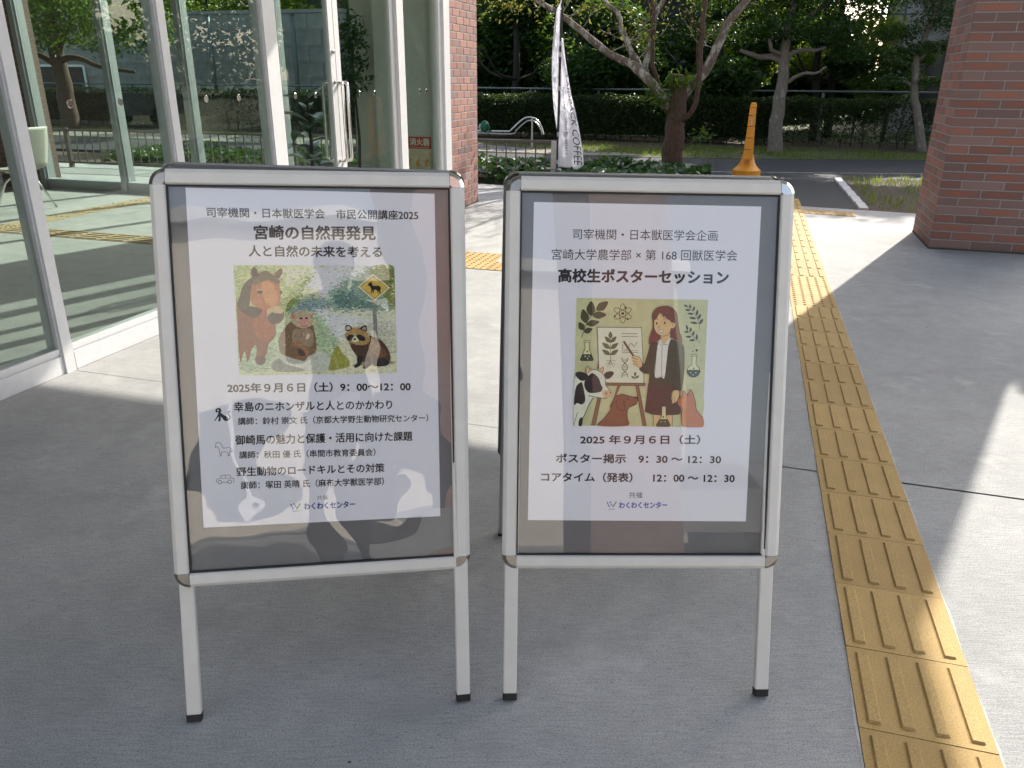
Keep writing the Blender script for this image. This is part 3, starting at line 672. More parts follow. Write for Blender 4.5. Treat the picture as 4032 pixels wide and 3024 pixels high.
# ================================================================ POSTER ARTWORK (mm on the sheet)
ART = {
 'animals': [
  ('f',(188, 196, 150),0,(-174.9,-207.3,177.1,-211.6,176.5,-456.6,-175.8,-452.6)),
  ('F',(165, 178, 118),0,(-174.6,-207.6,-20.2,-209.7,-32.5,-253.4,-69.6,-299.8,-109.1,-324.5,-172.3,-341.4,-173.9,-269.9)),
  ('F',(120, 138, 70),0,(-79.8,-292.4,-39.8,-258.7,-14.1,-231.9,-12.7,-240.9,-33.2,-271.3,-59.4,-307.1,-77.2,-314.1)),
  ('F',(198, 206, 168),0,(-65.7,-210.2,-6.2,-210.5,-31.8,-235.4,-57.3,-258.5,-68.5,-235.2)),
  ('F',(228, 232, 224),0,(0.9,-210.8,71.9,-211.5,60.3,-236,34.3,-264.8,24.8,-281,5.4,-277.2,0.8,-259,-18.7,-258.9,-7.2,-235.6)),
  ('F',(196, 212, 214),0,(54,-211.4,122.1,-211.7,110.9,-225.5,81.4,-247,43.4,-259.4,30.5,-272,44.3,-235.9)),
  ('F',(120, 145, 150),0,(-63.2,-314.3,-46.6,-296.4,-28.5,-284,-5.3,-278.9,8.7,-284.4,26.4,-286.5,29.3,-304.7,0.8,-306.1,-10.2,-313.2,-49.1,-314.5)),
  ('F',(128, 152, 142),0,(28.7,-272,43.5,-257.6,63.8,-239.7,85.5,-230.8,111.1,-220,125.7,-212.8,176.9,-212.4,176.7,-302.9,144.7,-309.9,93.7,-312.9,54.2,-310.5,31.2,-301.1)),
  ('F',(92, 122, 120),0,(35.4,-282.9,55.5,-272.2,84.3,-268.9,98.2,-285.4,127,-291.3,156.3,-284.3,144.9,-302.5,90.3,-305.5,54.3,-305)),
  ('F',(112, 122, 62),0,(125.7,-211.8,176.9,-212,177.3,-308.5,165.2,-295.4,151,-278.7,137.4,-245.7,125.2,-229.2)),
  ('F',(200, 210, 176),0,(54.1,-312.3,144.6,-311.7,177.4,-317.7,177.6,-338.1,125.7,-335.4,71.7,-323.5)),
  ('F',(200, 206, 206),0,(-2.9,-307.9,25.7,-306.4,36.2,-312.1,71.7,-323.5,129.3,-335.5,177.8,-345.5,177.9,-384.6,70,-375,48,-385.6,27.7,-350.3,3.8,-318.9)),
  ('F',(178, 176, 160),0,(81.8,-345.7,143.8,-339.4,177.7,-347.4,177,-431.4,123.7,-402.1,66.4,-373.1)),
  ('F',(206, 196, 166),0,(42.7,-381.8,70,-375,124.3,-383.5,176.6,-418.2,176.5,-456.6,18.4,-455.3,30.6,-418.5)),
  ('F',(150, 172, 140),0,(-6.8,-316.9,7.2,-322.6,27.5,-355.8,47.9,-387.5,32.7,-409.3,25.3,-414.7,-2.9,-403,-8.5,-362.5)),
  ('F',(160, 182, 150),0,(-96,-342.7,-67.6,-336,-83.2,-372,-81.1,-404.9,-103.1,-424.5,-115.5,-426,-120.1,-411.3,-104.6,-378.9)),
  ('F',(150, 172, 148),0,(-174.1,-377.4,-107.8,-371.5,-107.3,-439,-128.7,-445.8,-173.9,-442.8)),
  ('F',(140, 140, 58),0,(24.8,-427.6,32.9,-403.8,44.2,-391.1,54.3,-409.8,66.6,-421.2,67.9,-438,45.9,-444.9,22.4,-446.1)),
  ('F',(128, 76, 48),0,(-173.2,-277,-168.5,-298.5,-146.6,-309.5,-121.9,-299.1,-102.1,-324.6,-91.2,-353.7,-97.3,-371.7,-108.2,-382.4,-114.6,-406,-120.2,-413.1,-119,-425.9,-128,-431.2,-136.4,-423.7,-137.5,-410.9,-135.1,-396.4,-138.1,-385.4,-147.3,-396.1,-151.6,-414.2,-157.2,-421.3,-161.4,-399.4,-167.1,-410.2,-171.3,-424.6,-174.2,-395.5,-174.1,-341.4)),
  ('F',(92, 70, 66),0,(-137.5,-410.9,-118.4,-413.2,-119.8,-427.7,-129.7,-431.1,-138.2,-425.5)),
  ('F',(150, 86, 46),0,(-121.9,-299.1,-95.2,-324.7,-92.1,-353.7,-100.7,-369.8,-120.3,-378.5,-136.9,-360.1,-140.4,-324)),
  ('F',(66, 44, 34),0,(-170,-294.9,-139.2,-298.9,-118.7,-306.3,-135.2,-324.1,-160.6,-312.9)),
  ('F',(168, 98, 50),0,(-138.3,-245.3,-115.7,-240.2,-84.6,-244,-78.3,-258.3,-77.5,-279.9,-80.1,-299.6,-73.7,-314.2,-72.4,-325,-81.6,-335.7,-95.8,-338.2,-107.6,-329.9,-111.9,-310,-134,-298.9,-143.7,-284.5,-140.9,-263.1)),
  ('F',(192, 124, 66),0,(-115.9,-245.5,-95.2,-247.5,-85.6,-267.2,-84.8,-288.8,-94,-299.5,-109.4,-292.1,-117.1,-270.5)),
  ('F',(186, 158, 112),0,(-108.3,-306.5,-94,-299.5,-80.1,-299.6,-72.7,-312.4,-87.7,-314,-101.7,-315.6,-107.3,-322.7)),
  ('F',(62, 52, 48),0,(-107.2,-320.9,-99.9,-313.8,-80.8,-315.9,-72.1,-317.8,-74.2,-326.8,-83.4,-336.1,-95.8,-338.4,-106,-331.7)),
  ('f',(24, 20, 20),0,(-91.7,-317.9,-92.3,-320.5,-93.8,-322.6,-95.8,-323.8,-98,-323.8,-99.9,-322.5,-101.1,-320.4,-101.5,-317.7,-100.9,-315.1,-99.4,-313,-97.4,-311.8,-95.2,-311.8,-93.3,-313,-92.1,-315.2)),
  ('f',(24, 20, 20),0,(-72,-316,-72.3,-317.9,-73,-319.4,-73.8,-320.2,-74.8,-320.2,-75.6,-319.3,-76.1,-317.8,-76.2,-315.9,-75.9,-314,-75.3,-312.5,-74.4,-311.7,-73.5,-311.7,-72.7,-312.6,-72.1,-314.1)),
  ('f',(36, 24, 22),0,(-116.2,-267.2,-117.1,-269,-119,-270.3,-121.6,-270.8,-124.4,-270.5,-126.7,-269.4,-128.2,-267.7,-128.6,-265.8,-127.7,-264,-125.8,-262.7,-123.2,-262.2,-120.4,-262.5,-118.1,-263.6,-116.6,-265.3)),
  ('f',(190, 150, 110),0,(-116.3,-261.9,-117,-262.5,-119,-262.9,-121.8,-263.1,-124.8,-263.1,-127.6,-262.8,-129.5,-262.3,-130.2,-261.8,-129.4,-261.3,-127.5,-260.8,-124.7,-260.6,-121.6,-260.7,-118.9,-260.9,-117,-261.4)),
  ('f',(36, 24, 22),0,(-74.5,-267.7,-74.8,-269.4,-75.5,-270.8,-76.5,-271.5,-77.6,-271.5,-78.6,-270.7,-79.2,-269.4,-79.4,-267.6,-79.1,-265.9,-78.3,-264.6,-77.3,-263.8,-76.2,-263.8,-75.3,-264.6,-74.6,-266)),
  ('F',(96, 82, 62),0,(-136.1,-234.7,-118.3,-222.4,-104.4,-220.7,-87.6,-233.2,-77.6,-244,-84.8,-249.3,-101.8,-240.3,-115.8,-243.7,-131.7,-250.7,-145.2,-245.3)),
  ('F',(74, 66, 52),0,(-134.4,-234.7,-146.7,-240,-159.5,-255.8,-165.5,-273.6,-171.7,-294.9,-161.9,-305.7,-147.8,-298.8,-143.2,-273.8,-138.7,-252.5)),
  ('F',(92, 52, 34),0,(-138.6,-232.9,-139.1,-218.7,-131.6,-211.3,-125.9,-218.8,-122.2,-231.2,-131,-236.5)),
  ('F',(50, 34, 28),0,(-135.9,-229.4,-135.4,-218.7,-131.4,-215.2,-127.8,-222.3,-127.3,-231.2)),
  ('F',(100, 58, 36),0,(-90,-227.9,-79.9,-217.3,-72.9,-214.6,-72.6,-224.4,-80.8,-236.5,-87.6,-233.2)),
  ('F',(178, 180, 172),0,(-105.1,-429.9,-95.8,-417.4,-77.9,-412.3,-56.7,-410.9,-21,-408.1,-1.1,-402.7,13.1,-405.2,25.2,-418.4,23.7,-435,9.7,-449.5,-40.4,-448.5,-86.4,-445.1)),
  ('F',(120, 128, 124),0,(-105.2,-431.8,-88.7,-417.5,-71.7,-430.8,-33.1,-442.8,-40.4,-447.8,-93.5,-446.4)),
  ('F',(122, 98, 78),0,(-57,-334.3,-71.7,-348.6,-82.9,-364.7,-87.1,-379.2,-84.5,-401.2,-74.3,-410.5,-56.9,-416.4,-42.9,-421.4,-30.5,-423.5,-23,-413.6,-6.6,-404.7,-3.9,-380.9,-6.6,-358.9,-11.2,-340.5,-25.3,-336.6)),
  ('F',(146, 126, 106),0,(-54.3,-354.4,-40,-351,-15.2,-351.4,-8.9,-373.5,-13.1,-388.1,-23.9,-391.5,-41.2,-380.1,-55.3,-378)),
  ('F',(150, 112, 86),0,(-57,-378,-44.7,-378.2,-27.4,-389.6,-20.9,-404.4,-24.8,-415.4,-33.4,-407.8,-41.8,-394.8,-55.7,-389)),
  ('F',(142, 104, 80),0,(-62.1,-414.5,-39,-413.2,-28.4,-415.3,-30.5,-423,-41.1,-421.4,-58.7,-417.3)),
  ('F',(92, 76, 70),0,(-41.8,-394.8,-31.5,-402.3,-30,-411.6,-40.7,-411.3,-45.6,-402)),
  ('F',(176, 156, 128),0,(-58.4,-325.2,-54.5,-318,-41.9,-310.1,-26,-309.7,-13.9,-316.8,-8,-326,-11.2,-340.5,-18.5,-345.9,-32.9,-349.3,-46.8,-343.6,-55.3,-336.2)),
  ('F',(196, 140, 132),0,(-41.4,-325.5,-30.1,-323.8,-17,-325.9,-17.1,-336.8,-22.2,-347.6,-31.1,-348.6,-38,-343.7,-40.8,-334.6)),
  ('F',(180, 110, 110),0,(-56.6,-316.2,-47.6,-320,-51.5,-329,-55.9,-325.3)),
  ('F',(180, 110, 110),0,(-9.2,-316.9,-14.1,-322.3,-10.7,-327.8)),
  ('f',(44, 30, 40),0,(-32.3,-326.7,-32.7,-327.7,-33.6,-328.4,-34.9,-328.8,-36.3,-328.8,-37.5,-328.3,-38.4,-327.6,-38.7,-326.6,-38.3,-325.7,-37.4,-324.9,-36.1,-324.5,-34.7,-324.6,-33.4,-325,-32.6,-325.8)),
  ('f',(44, 30, 40),0,(-20.3,-326.5,-20.6,-327.5,-21.5,-328.2,-22.8,-328.6,-24.2,-328.6,-25.5,-328.2,-26.4,-327.4,-26.6,-326.4,-26.3,-325.5,-25.4,-324.8,-24.1,-324.4,-22.7,-324.4,-21.4,-324.8,-20.5,-325.6)),
  ('s',(110, 60, 60),0.88,(-36.9,-343.7,-29.2,-345.3,-22,-343.6)),
  ('s',(130, 80, 80),0.7,(-30.6,-336.6,-28.9,-338,-26.7,-336.6)),
  ('f',(120, 124, 124),0,(125.3,-287.6,133.6,-287.7,134.7,-376.3,125.6,-376.1)),
  ('F',(226, 208, 160),0,(127.9,-228.5,134.2,-232.9,164,-258.3,162.4,-262.3,132.6,-287.3,128.9,-287.3,96.3,-259,95.6,-254.4,123.4,-231)),
  ('f',(214, 160, 52),0,(128.2,-232.1,161.6,-259.7,130.4,-285.1,98.4,-256.6)),
  ('s',(96, 70, 30),1.23,(128.2,-232.8,160.3,-259.7,130.5,-284,99.5,-256.6,128.2,-232.8)),
  ('F',(52, 42, 36),0,(115.8,-252.8,120.1,-247.7,124,-245.9,125.7,-250.1,128.1,-254.7,140.8,-255.2,145.2,-260.3,143.2,-265.8,144.8,-271.3,142.1,-271.6,140.1,-266.1,138.8,-271.6,137,-271.2,136.5,-265.4,129.6,-264.2,128.5,-271.5,126.7,-271.1,125.6,-264.2,123.6,-271.5,121.8,-271.1,123.3,-262.9,119.9,-255.5)),
  ('F',(140, 128, 108),0,(78.8,-436.4,122.7,-437.5,166.9,-434.9,170.7,-431.2,152.4,-427,104.6,-429.6)),
  ('F',(84, 66, 44),0,(69.9,-378.7,74.7,-397.3,86.7,-418,86.3,-431,78.8,-438.3,82.3,-442.5,91.5,-438.6,98.2,-429.4,104.5,-433.3,98.7,-442.5,104.1,-445.5,111.6,-441,119.1,-433.7,140.9,-440.8,159.6,-432.8,161.9,-414.2,153.3,-393.4,139.1,-378.2,113.8,-368.5,88.1,-375.4)),
  ('F',(104, 76, 44),0,(109.9,-375.8,133.4,-383.7,147.6,-398.9,152.6,-417.7,134.3,-417.2,116.4,-401.9)),
  ('F',(50, 40, 34),0,(86.7,-418,99.5,-416.4,97.3,-429.4,91.5,-438.6,81.4,-442.5,79.2,-438.3,86.3,-431.4)),
  ('F',(50, 40, 34),0,(104.9,-420.3,117.8,-416.9,118.2,-433.7,110.6,-441.9,102.3,-445.2,98.7,-441.8,104.8,-433.3)),
  ('F',(40, 34, 30),0,(122.9,-430.1,145.2,-421.2,159.6,-432.8,150.2,-440.1,126.3,-439.5)),
  ('F',(160, 128, 76),0,(61.3,-363.8,70.6,-356.6,81.7,-350.2,96.1,-350.8,108.6,-359.1,117.2,-374.1,113.3,-385.1,98.5,-390.4,76.9,-386.2,62.8,-374.9)),
  ('F',(70, 56, 44),0,(63,-356.5,61.9,-347.2,65.6,-343.3,72.8,-344.8,78,-351.2,70.6,-356.6)),
  ('F',(178, 172, 160),0,(64.5,-354.6,65.5,-346.9,70.9,-347,74.4,-351.9)),
  ('F',(70, 56, 44),0,(94.3,-351.8,103.6,-345.4,109.9,-345.5,110.8,-357.3,106.8,-359.1)),
  ('F',(150, 136, 116),0,(99.7,-353,105.3,-348.3,108.1,-349.9,107.9,-356.5)),
  ('F',(38, 32, 30),0,(64.7,-371.2,70.3,-366.5,79.3,-366,81,-371.5,76.2,-378.8,68,-379.4)),
  ('F',(38, 32, 30),0,(88.4,-366.5,97.4,-366.7,106.3,-373.9,104.3,-380.3,93.4,-379.2,88.1,-373.5)),
  ('F',(216, 196, 160),0,(76.3,-377,82.8,-369.7,89.9,-375.4,91.2,-380.1,84.2,-383.4,78.8,-382.2)),
  ('f',(24, 20, 20),0,(85.9,-376.2,85.5,-377.3,84.6,-378.1,83.3,-378.5,81.8,-378.5,80.5,-378,79.7,-377.2,79.4,-376.1,79.7,-375.1,80.7,-374.3,82,-373.8,83.4,-373.9,84.7,-374.3,85.6,-375.2)),
  ('f',(12, 10, 10),0,(77.6,-369.6,77.4,-370.2,76.9,-370.6,76.3,-370.9,75.6,-370.8,74.9,-370.6,74.5,-370.1,74.3,-369.6,74.5,-369,75,-368.6,75.6,-368.3,76.4,-368.3,77,-368.6,77.4,-369.1)),
  ('f',(12, 10, 10),0,(93.2,-369.6,93,-370.1,92.5,-370.5,91.9,-370.8,91.1,-370.8,90.5,-370.5,90.1,-370.1,89.9,-369.5,90.1,-368.9,90.6,-368.5,91.2,-368.3,91.9,-368.3,92.6,-368.5,93,-369)),
 ],
 'students': [
  ('f',(168, 166, 122),0,(-170.7,-281.6,144.7,-282.1,141.9,-589.5,-172.3,-588.2)),
  ('f',(174, 170, 124),0,(-170.6,-285.5,-27.1,-285.3,-27.6,-312.7,-171.3,-312.8)),
  ('f',(174, 170, 124),0,(-10,-330.6,141.2,-330.5,140.9,-354.2,-10.6,-354.2)),
  ('f',(174, 170, 124),0,(-174,-450.8,141.4,-449.5,141.3,-481.4,-174.5,-482.6)),
  ('f',(174, 170, 124),0,(-173.5,-371.7,-8.9,-371.6,-9.3,-399.3,-174.2,-399.3)),
  ('f',(174, 170, 124),0,(-124.8,-520.1,143.9,-519.5,143.9,-553.7,-125.2,-554.1)),
  ('S',(72, 72, 50),1.39,(-157,-376.5,-150.1,-355.8,-140.7,-332.1,-123.4,-310.3,-113.7,-302.4)),
  ('F',(72, 72, 50),0,(-136.5,-323.2,-125.8,-311.5,-128,-299.3,-135.3,-288.6,-143.4,-298.6,-146.4,-310.6)),
  ('F',(72, 72, 50),0,(-122.4,-310.3,-107,-310.6,-98.9,-301.5,-95,-289.6,-107.6,-290.2,-118.6,-295.6)),
  ('F',(72, 72, 50),0,(-146,-341,-139.7,-326.9,-145.2,-315.9,-155,-307.8,-159.5,-319.6,-158.7,-331.8)),
  ('F',(72, 72, 50),0,(-132,-322.2,-119.7,-330.3,-108,-327.6,-98.3,-320.6,-108.8,-314.6,-120.7,-313)),
  ('F',(72, 72, 50),0,(-145.4,-344.3,-132.9,-349.1,-122.7,-344.9,-114.9,-337.3,-125.4,-333.9,-136.5,-334.6)),
  ('F',(72, 72, 50),0,(-152,-357.7,-149.8,-347.3,-155.6,-341.8,-163.9,-339.2,-165.1,-347.7,-162.5,-355.2)),
  ('F',(72, 72, 50),0,(-150.9,-362.7,-141.1,-365.8,-134.8,-361.2,-130.7,-354,-138.8,-352,-146.6,-353.5)),
  ('s',(58, 46, 42),1.39,(-51.8,-316.9,-52,-324.1,-52.9,-330.6,-54.5,-335.7,-56.5,-339,-58.8,-340.2,-61.1,-339.1,-63.3,-335.8,-65.1,-330.7,-66.3,-324.3,-66.9,-317.1,-66.7,-310,-65.8,-303.5,-64.2,-298.4,-62.2,-295.1,-59.9,-293.9,-57.6,-295,-55.4,-298.3,-53.6,-303.4,-52.4,-309.8,-51.8,-316.9)),
  ('s',(58, 46, 42),1.39,(-55.4,-323.4,-61.8,-326.8,-67.9,-329.2,-73.2,-330.4,-77.1,-330.3,-79.3,-328.8,-79.5,-326.3,-77.8,-322.8,-74.2,-318.8,-69.2,-314.6,-63.3,-310.6,-56.9,-307.3,-50.8,-304.9,-45.5,-303.7,-41.6,-303.8,-39.4,-305.2,-39.2,-307.8,-40.9,-311.3,-44.5,-315.3,-49.5,-319.5,-55.4,-323.4)),
  ('s',(58, 46, 42),1.39,(-55.8,-310.5,-49.6,-314.4,-44.4,-318.4,-40.6,-322.4,-38.7,-325.8,-38.8,-328.4,-40.9,-329.8,-44.9,-330,-50.2,-329,-56.4,-326.7,-63,-323.5,-69.1,-319.7,-74.3,-315.6,-78.1,-311.7,-80,-308.3,-79.9,-305.7,-77.7,-304.3,-73.8,-304.1,-68.5,-305.1,-62.3,-307.4,-55.8,-310.5)),
  ('f',(58, 46, 42),0,(-56,-317.2,-56.3,-318.6,-57.2,-319.8,-58.5,-320.5,-60,-320.5,-61.4,-319.9,-62.3,-318.7,-62.7,-317.3,-62.4,-315.8,-61.5,-314.7,-60.2,-314,-58.7,-314,-57.3,-314.6,-56.4,-315.8)),
  ('f',(58, 46, 42),0,(-50.6,-302.4,-50.8,-303.5,-51.5,-304.4,-52.6,-304.9,-53.7,-304.9,-54.7,-304.5,-55.5,-303.6,-55.8,-302.5,-55.5,-301.4,-54.8,-300.5,-53.8,-300,-52.7,-300,-51.6,-300.4,-50.9,-301.3)),
  ('f',(58, 46, 42),0,(-75.4,-323.9,-75.6,-325,-76.3,-325.9,-77.4,-326.4,-78.5,-326.4,-79.5,-325.9,-80.3,-325.1,-80.6,-324,-80.3,-322.8,-79.6,-321.9,-78.6,-321.4,-77.5,-321.4,-76.4,-321.9,-75.7,-322.8)),
  ('f',(58, 46, 42),0,(-44.8,-330.4,-45,-331.5,-45.7,-332.4,-46.7,-332.9,-47.8,-332.9,-48.9,-332.5,-49.6,-331.6,-49.9,-330.5,-49.7,-329.4,-49,-328.5,-48,-328,-46.8,-327.9,-45.8,-328.4,-45,-329.3)),
  ('S',(72, 72, 50),0.99,(127,-352.7,123.4,-335,112.8,-315.4,98.3,-299.9,87.2,-294.5)),
  ('F',(72, 72, 50),0,(102.4,-302.8,105.1,-299.5,104.3,-296.3,102.1,-293.6,100.1,-296.4,99.5,-299.6)),
  ('F',(72, 72, 50),0,(109.6,-309.6,113.3,-306.2,113.7,-301.8,112.6,-297.8,109.7,-300.8,107.9,-304.7)),
  ('F',(72, 72, 50),0,(117.9,-320.3,122.1,-315.9,122.3,-310.7,120.8,-305.9,117.6,-309.7,115.8,-314.6)),
  ('F',(72, 72, 50),0,(121.6,-329.1,126.9,-325.9,128.7,-320.8,128.7,-315.7,124.5,-318.6,121.3,-322.9)),
  ('F',(72, 72, 50),0,(126,-340.9,131.7,-337.9,133.8,-332.8,133.9,-327.4,129.3,-330.2,125.8,-334.5)),
  ('F',(72, 72, 50),0,(96.3,-299.9,94.2,-295.8,90.5,-294.5,86.6,-294.5,88.6,-297.8,91.7,-300.2)),
  ('F',(72, 72, 50),0,(103.6,-307.7,98.9,-304.5,93.9,-304.6,89.6,-306.3,93.6,-308.8,98.4,-309.9)),
  ('F',(72, 72, 50),0,(110.8,-316.5,105.7,-313.3,100.3,-313.6,95.6,-315.2,100.1,-317.7,105.3,-318.8)),
  ('F',(72, 72, 50),0,(117.2,-327.2,111.5,-323.5,105.5,-323.5,100.2,-325,105,-327.9,110.9,-329.4)),
  ('F',(72, 72, 50),0,(121.5,-338.6,115.4,-334.8,108.9,-334.6,103.1,-336,108.4,-339,114.7,-340.6)),
  ('S',(72, 72, 50),0.99,(129.1,-385.4,114.7,-372.6,98.2,-357,94.8,-345.2)),
  ('F',(72, 72, 50),0,(98.2,-355,99.6,-349.7,97.5,-345.3,94.1,-342.1,93.2,-346.5,93.9,-351.3)),
  ('F',(72, 72, 50),0,(103.9,-359.9,107.5,-356.3,107.6,-351.9,106.3,-347.8,103.5,-351,102,-355.1)),
  ('F',(72, 72, 50),0,(110.6,-368.7,114.3,-365.3,114.6,-360.9,113.4,-356.8,110.5,-359.9,108.8,-363.9)),
  ('F',(72, 72, 50),0,(120.5,-377.5,123.4,-372.8,122.8,-367.9,120.8,-363.7,118.6,-367.7,117.8,-372.6)),
  ('F',(72, 72, 50),0,(100.3,-359.9,96.8,-357,92.9,-357.1,89.5,-358.7,92.6,-361,96.3,-362.1)),
  ('F',(72, 72, 50),0,(107.7,-370.7,102.5,-368,97.4,-368.8,93.1,-370.9,97.5,-372.9,102.7,-373.6)),
  ('F',(72, 72, 50),0,(116.9,-378.2,111.3,-376,106.2,-377.3,102,-379.9,106.7,-381.4,112.1,-381.5)),
  ('f',(190, 182, 140),0,(-148.5,-387.2,-137.6,-387.1,-137.2,-402.9,-126.8,-428.5,-129.7,-430.9,-157.5,-431.2,-159.5,-428.9,-148.7,-403)),
  ('f',(66, 72, 56),0,(-152.8,-414.9,-133,-415.1,-126.8,-428.5,-129.7,-430.9,-157.5,-431.2,-159.5,-428.9)),
  ('s',(58, 46, 42),1.39,(-148.5,-387.2,-148.1,-403,-159.1,-427.9,-157.1,-430.8,-129.1,-430.5,-127,-427.6,-137.8,-402.9,-137.8,-387.1)),
  ('f',(190, 182, 140),0,(-150.9,-382.9,-135.3,-383.2,-135.2,-387.1,-150.8,-386.9)),
  ('s',(58, 46, 42),1.19,(-150.9,-382.9,-135.3,-383.2,-135.2,-387.1,-150.8,-386.9,-150.9,-382.9)),
  ('f',(58, 46, 42),0,(-140.3,-408.5,-140.5,-409.3,-141,-410,-141.8,-410.4,-142.7,-410.4,-143.5,-410.1,-144,-409.4,-144.2,-408.5,-144.1,-407.7,-143.5,-407,-142.7,-406.6,-141.9,-406.6,-141.1,-407,-140.5,-407.6)),
  ('f',(190, 184, 140),0,(-145.4,-420.4,-145.6,-421.2,-146,-421.8,-146.7,-422.2,-147.5,-422.2,-148.3,-421.8,-148.8,-421.2,-149,-420.4,-148.8,-419.7,-148.3,-419,-147.6,-418.7,-146.8,-418.7,-146.1,-419,-145.6,-419.6)),
  ('f',(190, 184, 140),0,(-136.9,-420.3,-137,-420.9,-137.4,-421.4,-137.9,-421.7,-138.5,-421.7,-139.1,-421.4,-139.5,-421,-139.6,-420.4,-139.5,-419.7,-139.1,-419.3,-138.6,-419,-138,-419,-137.4,-419.2,-137,-419.7)),
  ('f',(190, 184, 140),0,(-139.5,-425.5,-139.7,-426.1,-140,-426.6,-140.6,-426.9,-141.2,-426.9,-141.8,-426.6,-142.2,-426.1,-142.3,-425.5,-142.2,-424.9,-141.8,-424.4,-141.3,-424.2,-140.6,-424.2,-140.1,-424.4,-139.7,-424.9)),
  ('f',(186, 180, 136),0,(130.3,-453,129,-459.4,124.9,-464.6,118.9,-467.5,112.1,-467.5,105.9,-464.7,101.5,-459.6,99.8,-453.2,101.1,-446.8,105.2,-441.7,111.2,-438.8,117.9,-438.7,124.1,-441.5,128.6,-446.6)),
  ('F',(66, 72, 56),0,(99.7,-451.3,130.4,-451,128.7,-460,121.9,-466.4,115.5,-467.9,107.9,-466.1,101.6,-459.2)),
  ('s',(58, 46, 42),1.39,(130.5,-453,129.9,-457.6,127.8,-461.8,124.5,-465.1,120.3,-467.3,115.5,-468.1,110.7,-467.4,106.4,-465.3,102.8,-462,100.5,-457.9,99.6,-453.2,100.2,-448.6,102.3,-444.4,105.6,-441.1,109.8,-438.9,114.5,-438.2,119.3,-438.8,123.7,-440.9,127.2,-444.2,129.6,-448.3,130.5,-453)),
  ('f',(186, 180, 136),0,(110.6,-417.3,121.2,-417.2,121.4,-440.1,111,-440.2)),
  ('s',(58, 46, 42),1.19,(110.6,-417.3,110.9,-438.2)),
  ('s',(58, 46, 42),1.19,(121.2,-417.2,120.9,-438.1)),
  ('f',(176, 168, 128),0,(108.1,-412.8,123.3,-412.6,123.4,-417.2,108.2,-417.3)),
  ('s',(58, 46, 42),1.19,(108.1,-412.8,123.3,-412.6,123.4,-417.2,108.2,-417.3,108.1,-412.8)),
  ('f',(58, 46, 42),0,(117.4,-446.5,117.3,-447.3,116.8,-447.9,116.1,-448.3,115.3,-448.3,114.5,-447.9,114,-447.3,113.8,-446.5,114,-445.8,114.4,-445.1,115.2,-444.8,116,-444.8,116.7,-445.1,117.2,-445.7)),
  ('f',(190, 184, 140),0,(110,-457.1,109.8,-457.7,109.5,-458.2,108.9,-458.5,108.3,-458.5,107.7,-458.3,107.3,-457.8,107.2,-457.2,107.3,-456.6,107.6,-456.1,108.2,-455.8,108.8,-455.8,109.4,-456.1,109.8,-456.5)),
  ('f',(190, 184, 140),0,(122.6,-456.6,122.4,-457.3,122,-457.9,121.4,-458.2,120.7,-458.2,120,-457.9,119.6,-457.3,119.4,-456.7,119.5,-456,119.9,-455.4,120.6,-455.1,121.3,-455.1,121.9,-455.4,122.4,-455.9)),
  ('f',(190, 184, 140),0,(115.7,-462.1,115.6,-462.7,115.3,-463.2,114.7,-463.5,114.1,-463.5,113.5,-463.2,113.1,-462.7,112.9,-462.1,113.1,-461.5,113.4,-461,114,-460.7,114.6,-460.7,115.2,-461,115.6,-461.5)),
  ('f',(58, 46, 42),0,(124.4,-403.1,124.1,-404.4,123.3,-405.4,122.1,-406,120.8,-406,119.6,-405.4,118.7,-404.4,118.4,-403.1,118.6,-401.8,119.4,-400.8,120.6,-400.2,121.9,-400.2,123.1,-400.8,124,-401.8)),
  ('f',(58, 46, 42),0,(114,-405.8,113.9,-406.4,113.5,-407,112.8,-407.3,112.1,-407.3,111.5,-407,111,-406.5,110.8,-405.8,111,-405.1,111.4,-404.5,112,-404.2,112.7,-404.2,113.4,-404.5,113.9,-405.1)),
  ('f',(58, 46, 42),0,(116.6,-392.8,116.5,-393.3,116.3,-393.6,115.9,-393.8,115.4,-393.8,115,-393.6,114.7,-393.3,114.6,-392.8,114.7,-392.4,115,-392.1,115.3,-391.9,115.8,-391.9,116.2,-392.1,116.5,-392.4)),
  ('f',(122, 84, 58),0,(-68,-489.6,-60,-489.6,-72.8,-521.7,-76.8,-521.7)),
  ('f',(122, 84, 58),0,(-114.4,-518,-107.2,-519.9,-119.3,-587.1,-128.9,-586.7)),
  ('s',(58, 46, 42),1.19,(-114.4,-518,-128.9,-586.7)),
  ('s',(58, 46, 42),1.19,(-107.2,-519.9,-119.3,-587.1)),
  ('f',(122, 84, 58),0,(-24,-490.1,-16.6,-490,5.1,-587.4,-3.9,-587.1)),
  ('s',(58, 46, 42),1.19,(-24,-490.1,-3.9,-587.1)),
  ('s',(58, 46, 42),1.19,(-16.6,-490,5.1,-587.4)),
  ('f',(122, 84, 58),0,(-115.8,-430.4,-113.4,-450.2,-118.7,-450.3)),
  ('f',(214, 198, 164),0,(-120.1,-350.3,-13.5,-350.3,-3.8,-483.5,-111.6,-483.2)),
  ('s',(58, 46, 42),1.58,(-120.1,-350.3,-13.5,-350.3,-3.8,-483.5,-111.6,-483.2,-120.1,-350.3)),
  ('f',(122, 84, 58),0,(-94.7,-483.1,-0.2,-483.9,-0.4,-489.9,-94.5,-489.5)),
  ('s',(58, 46, 42),1.19,(-94.7,-483.1,-0.2,-483.9,-0.4,-489.9,-94.5,-489.5)),
  ('s',(84, 84, 60),1.19,(-87.7,-374.8,-86.4,-430.1)),
  ('F',(84, 92, 60),0,(-87.6,-377.1,-83,-371.2,-84.3,-365.4,-88,-360.4,-91.5,-365.5,-92.5,-371.3)),
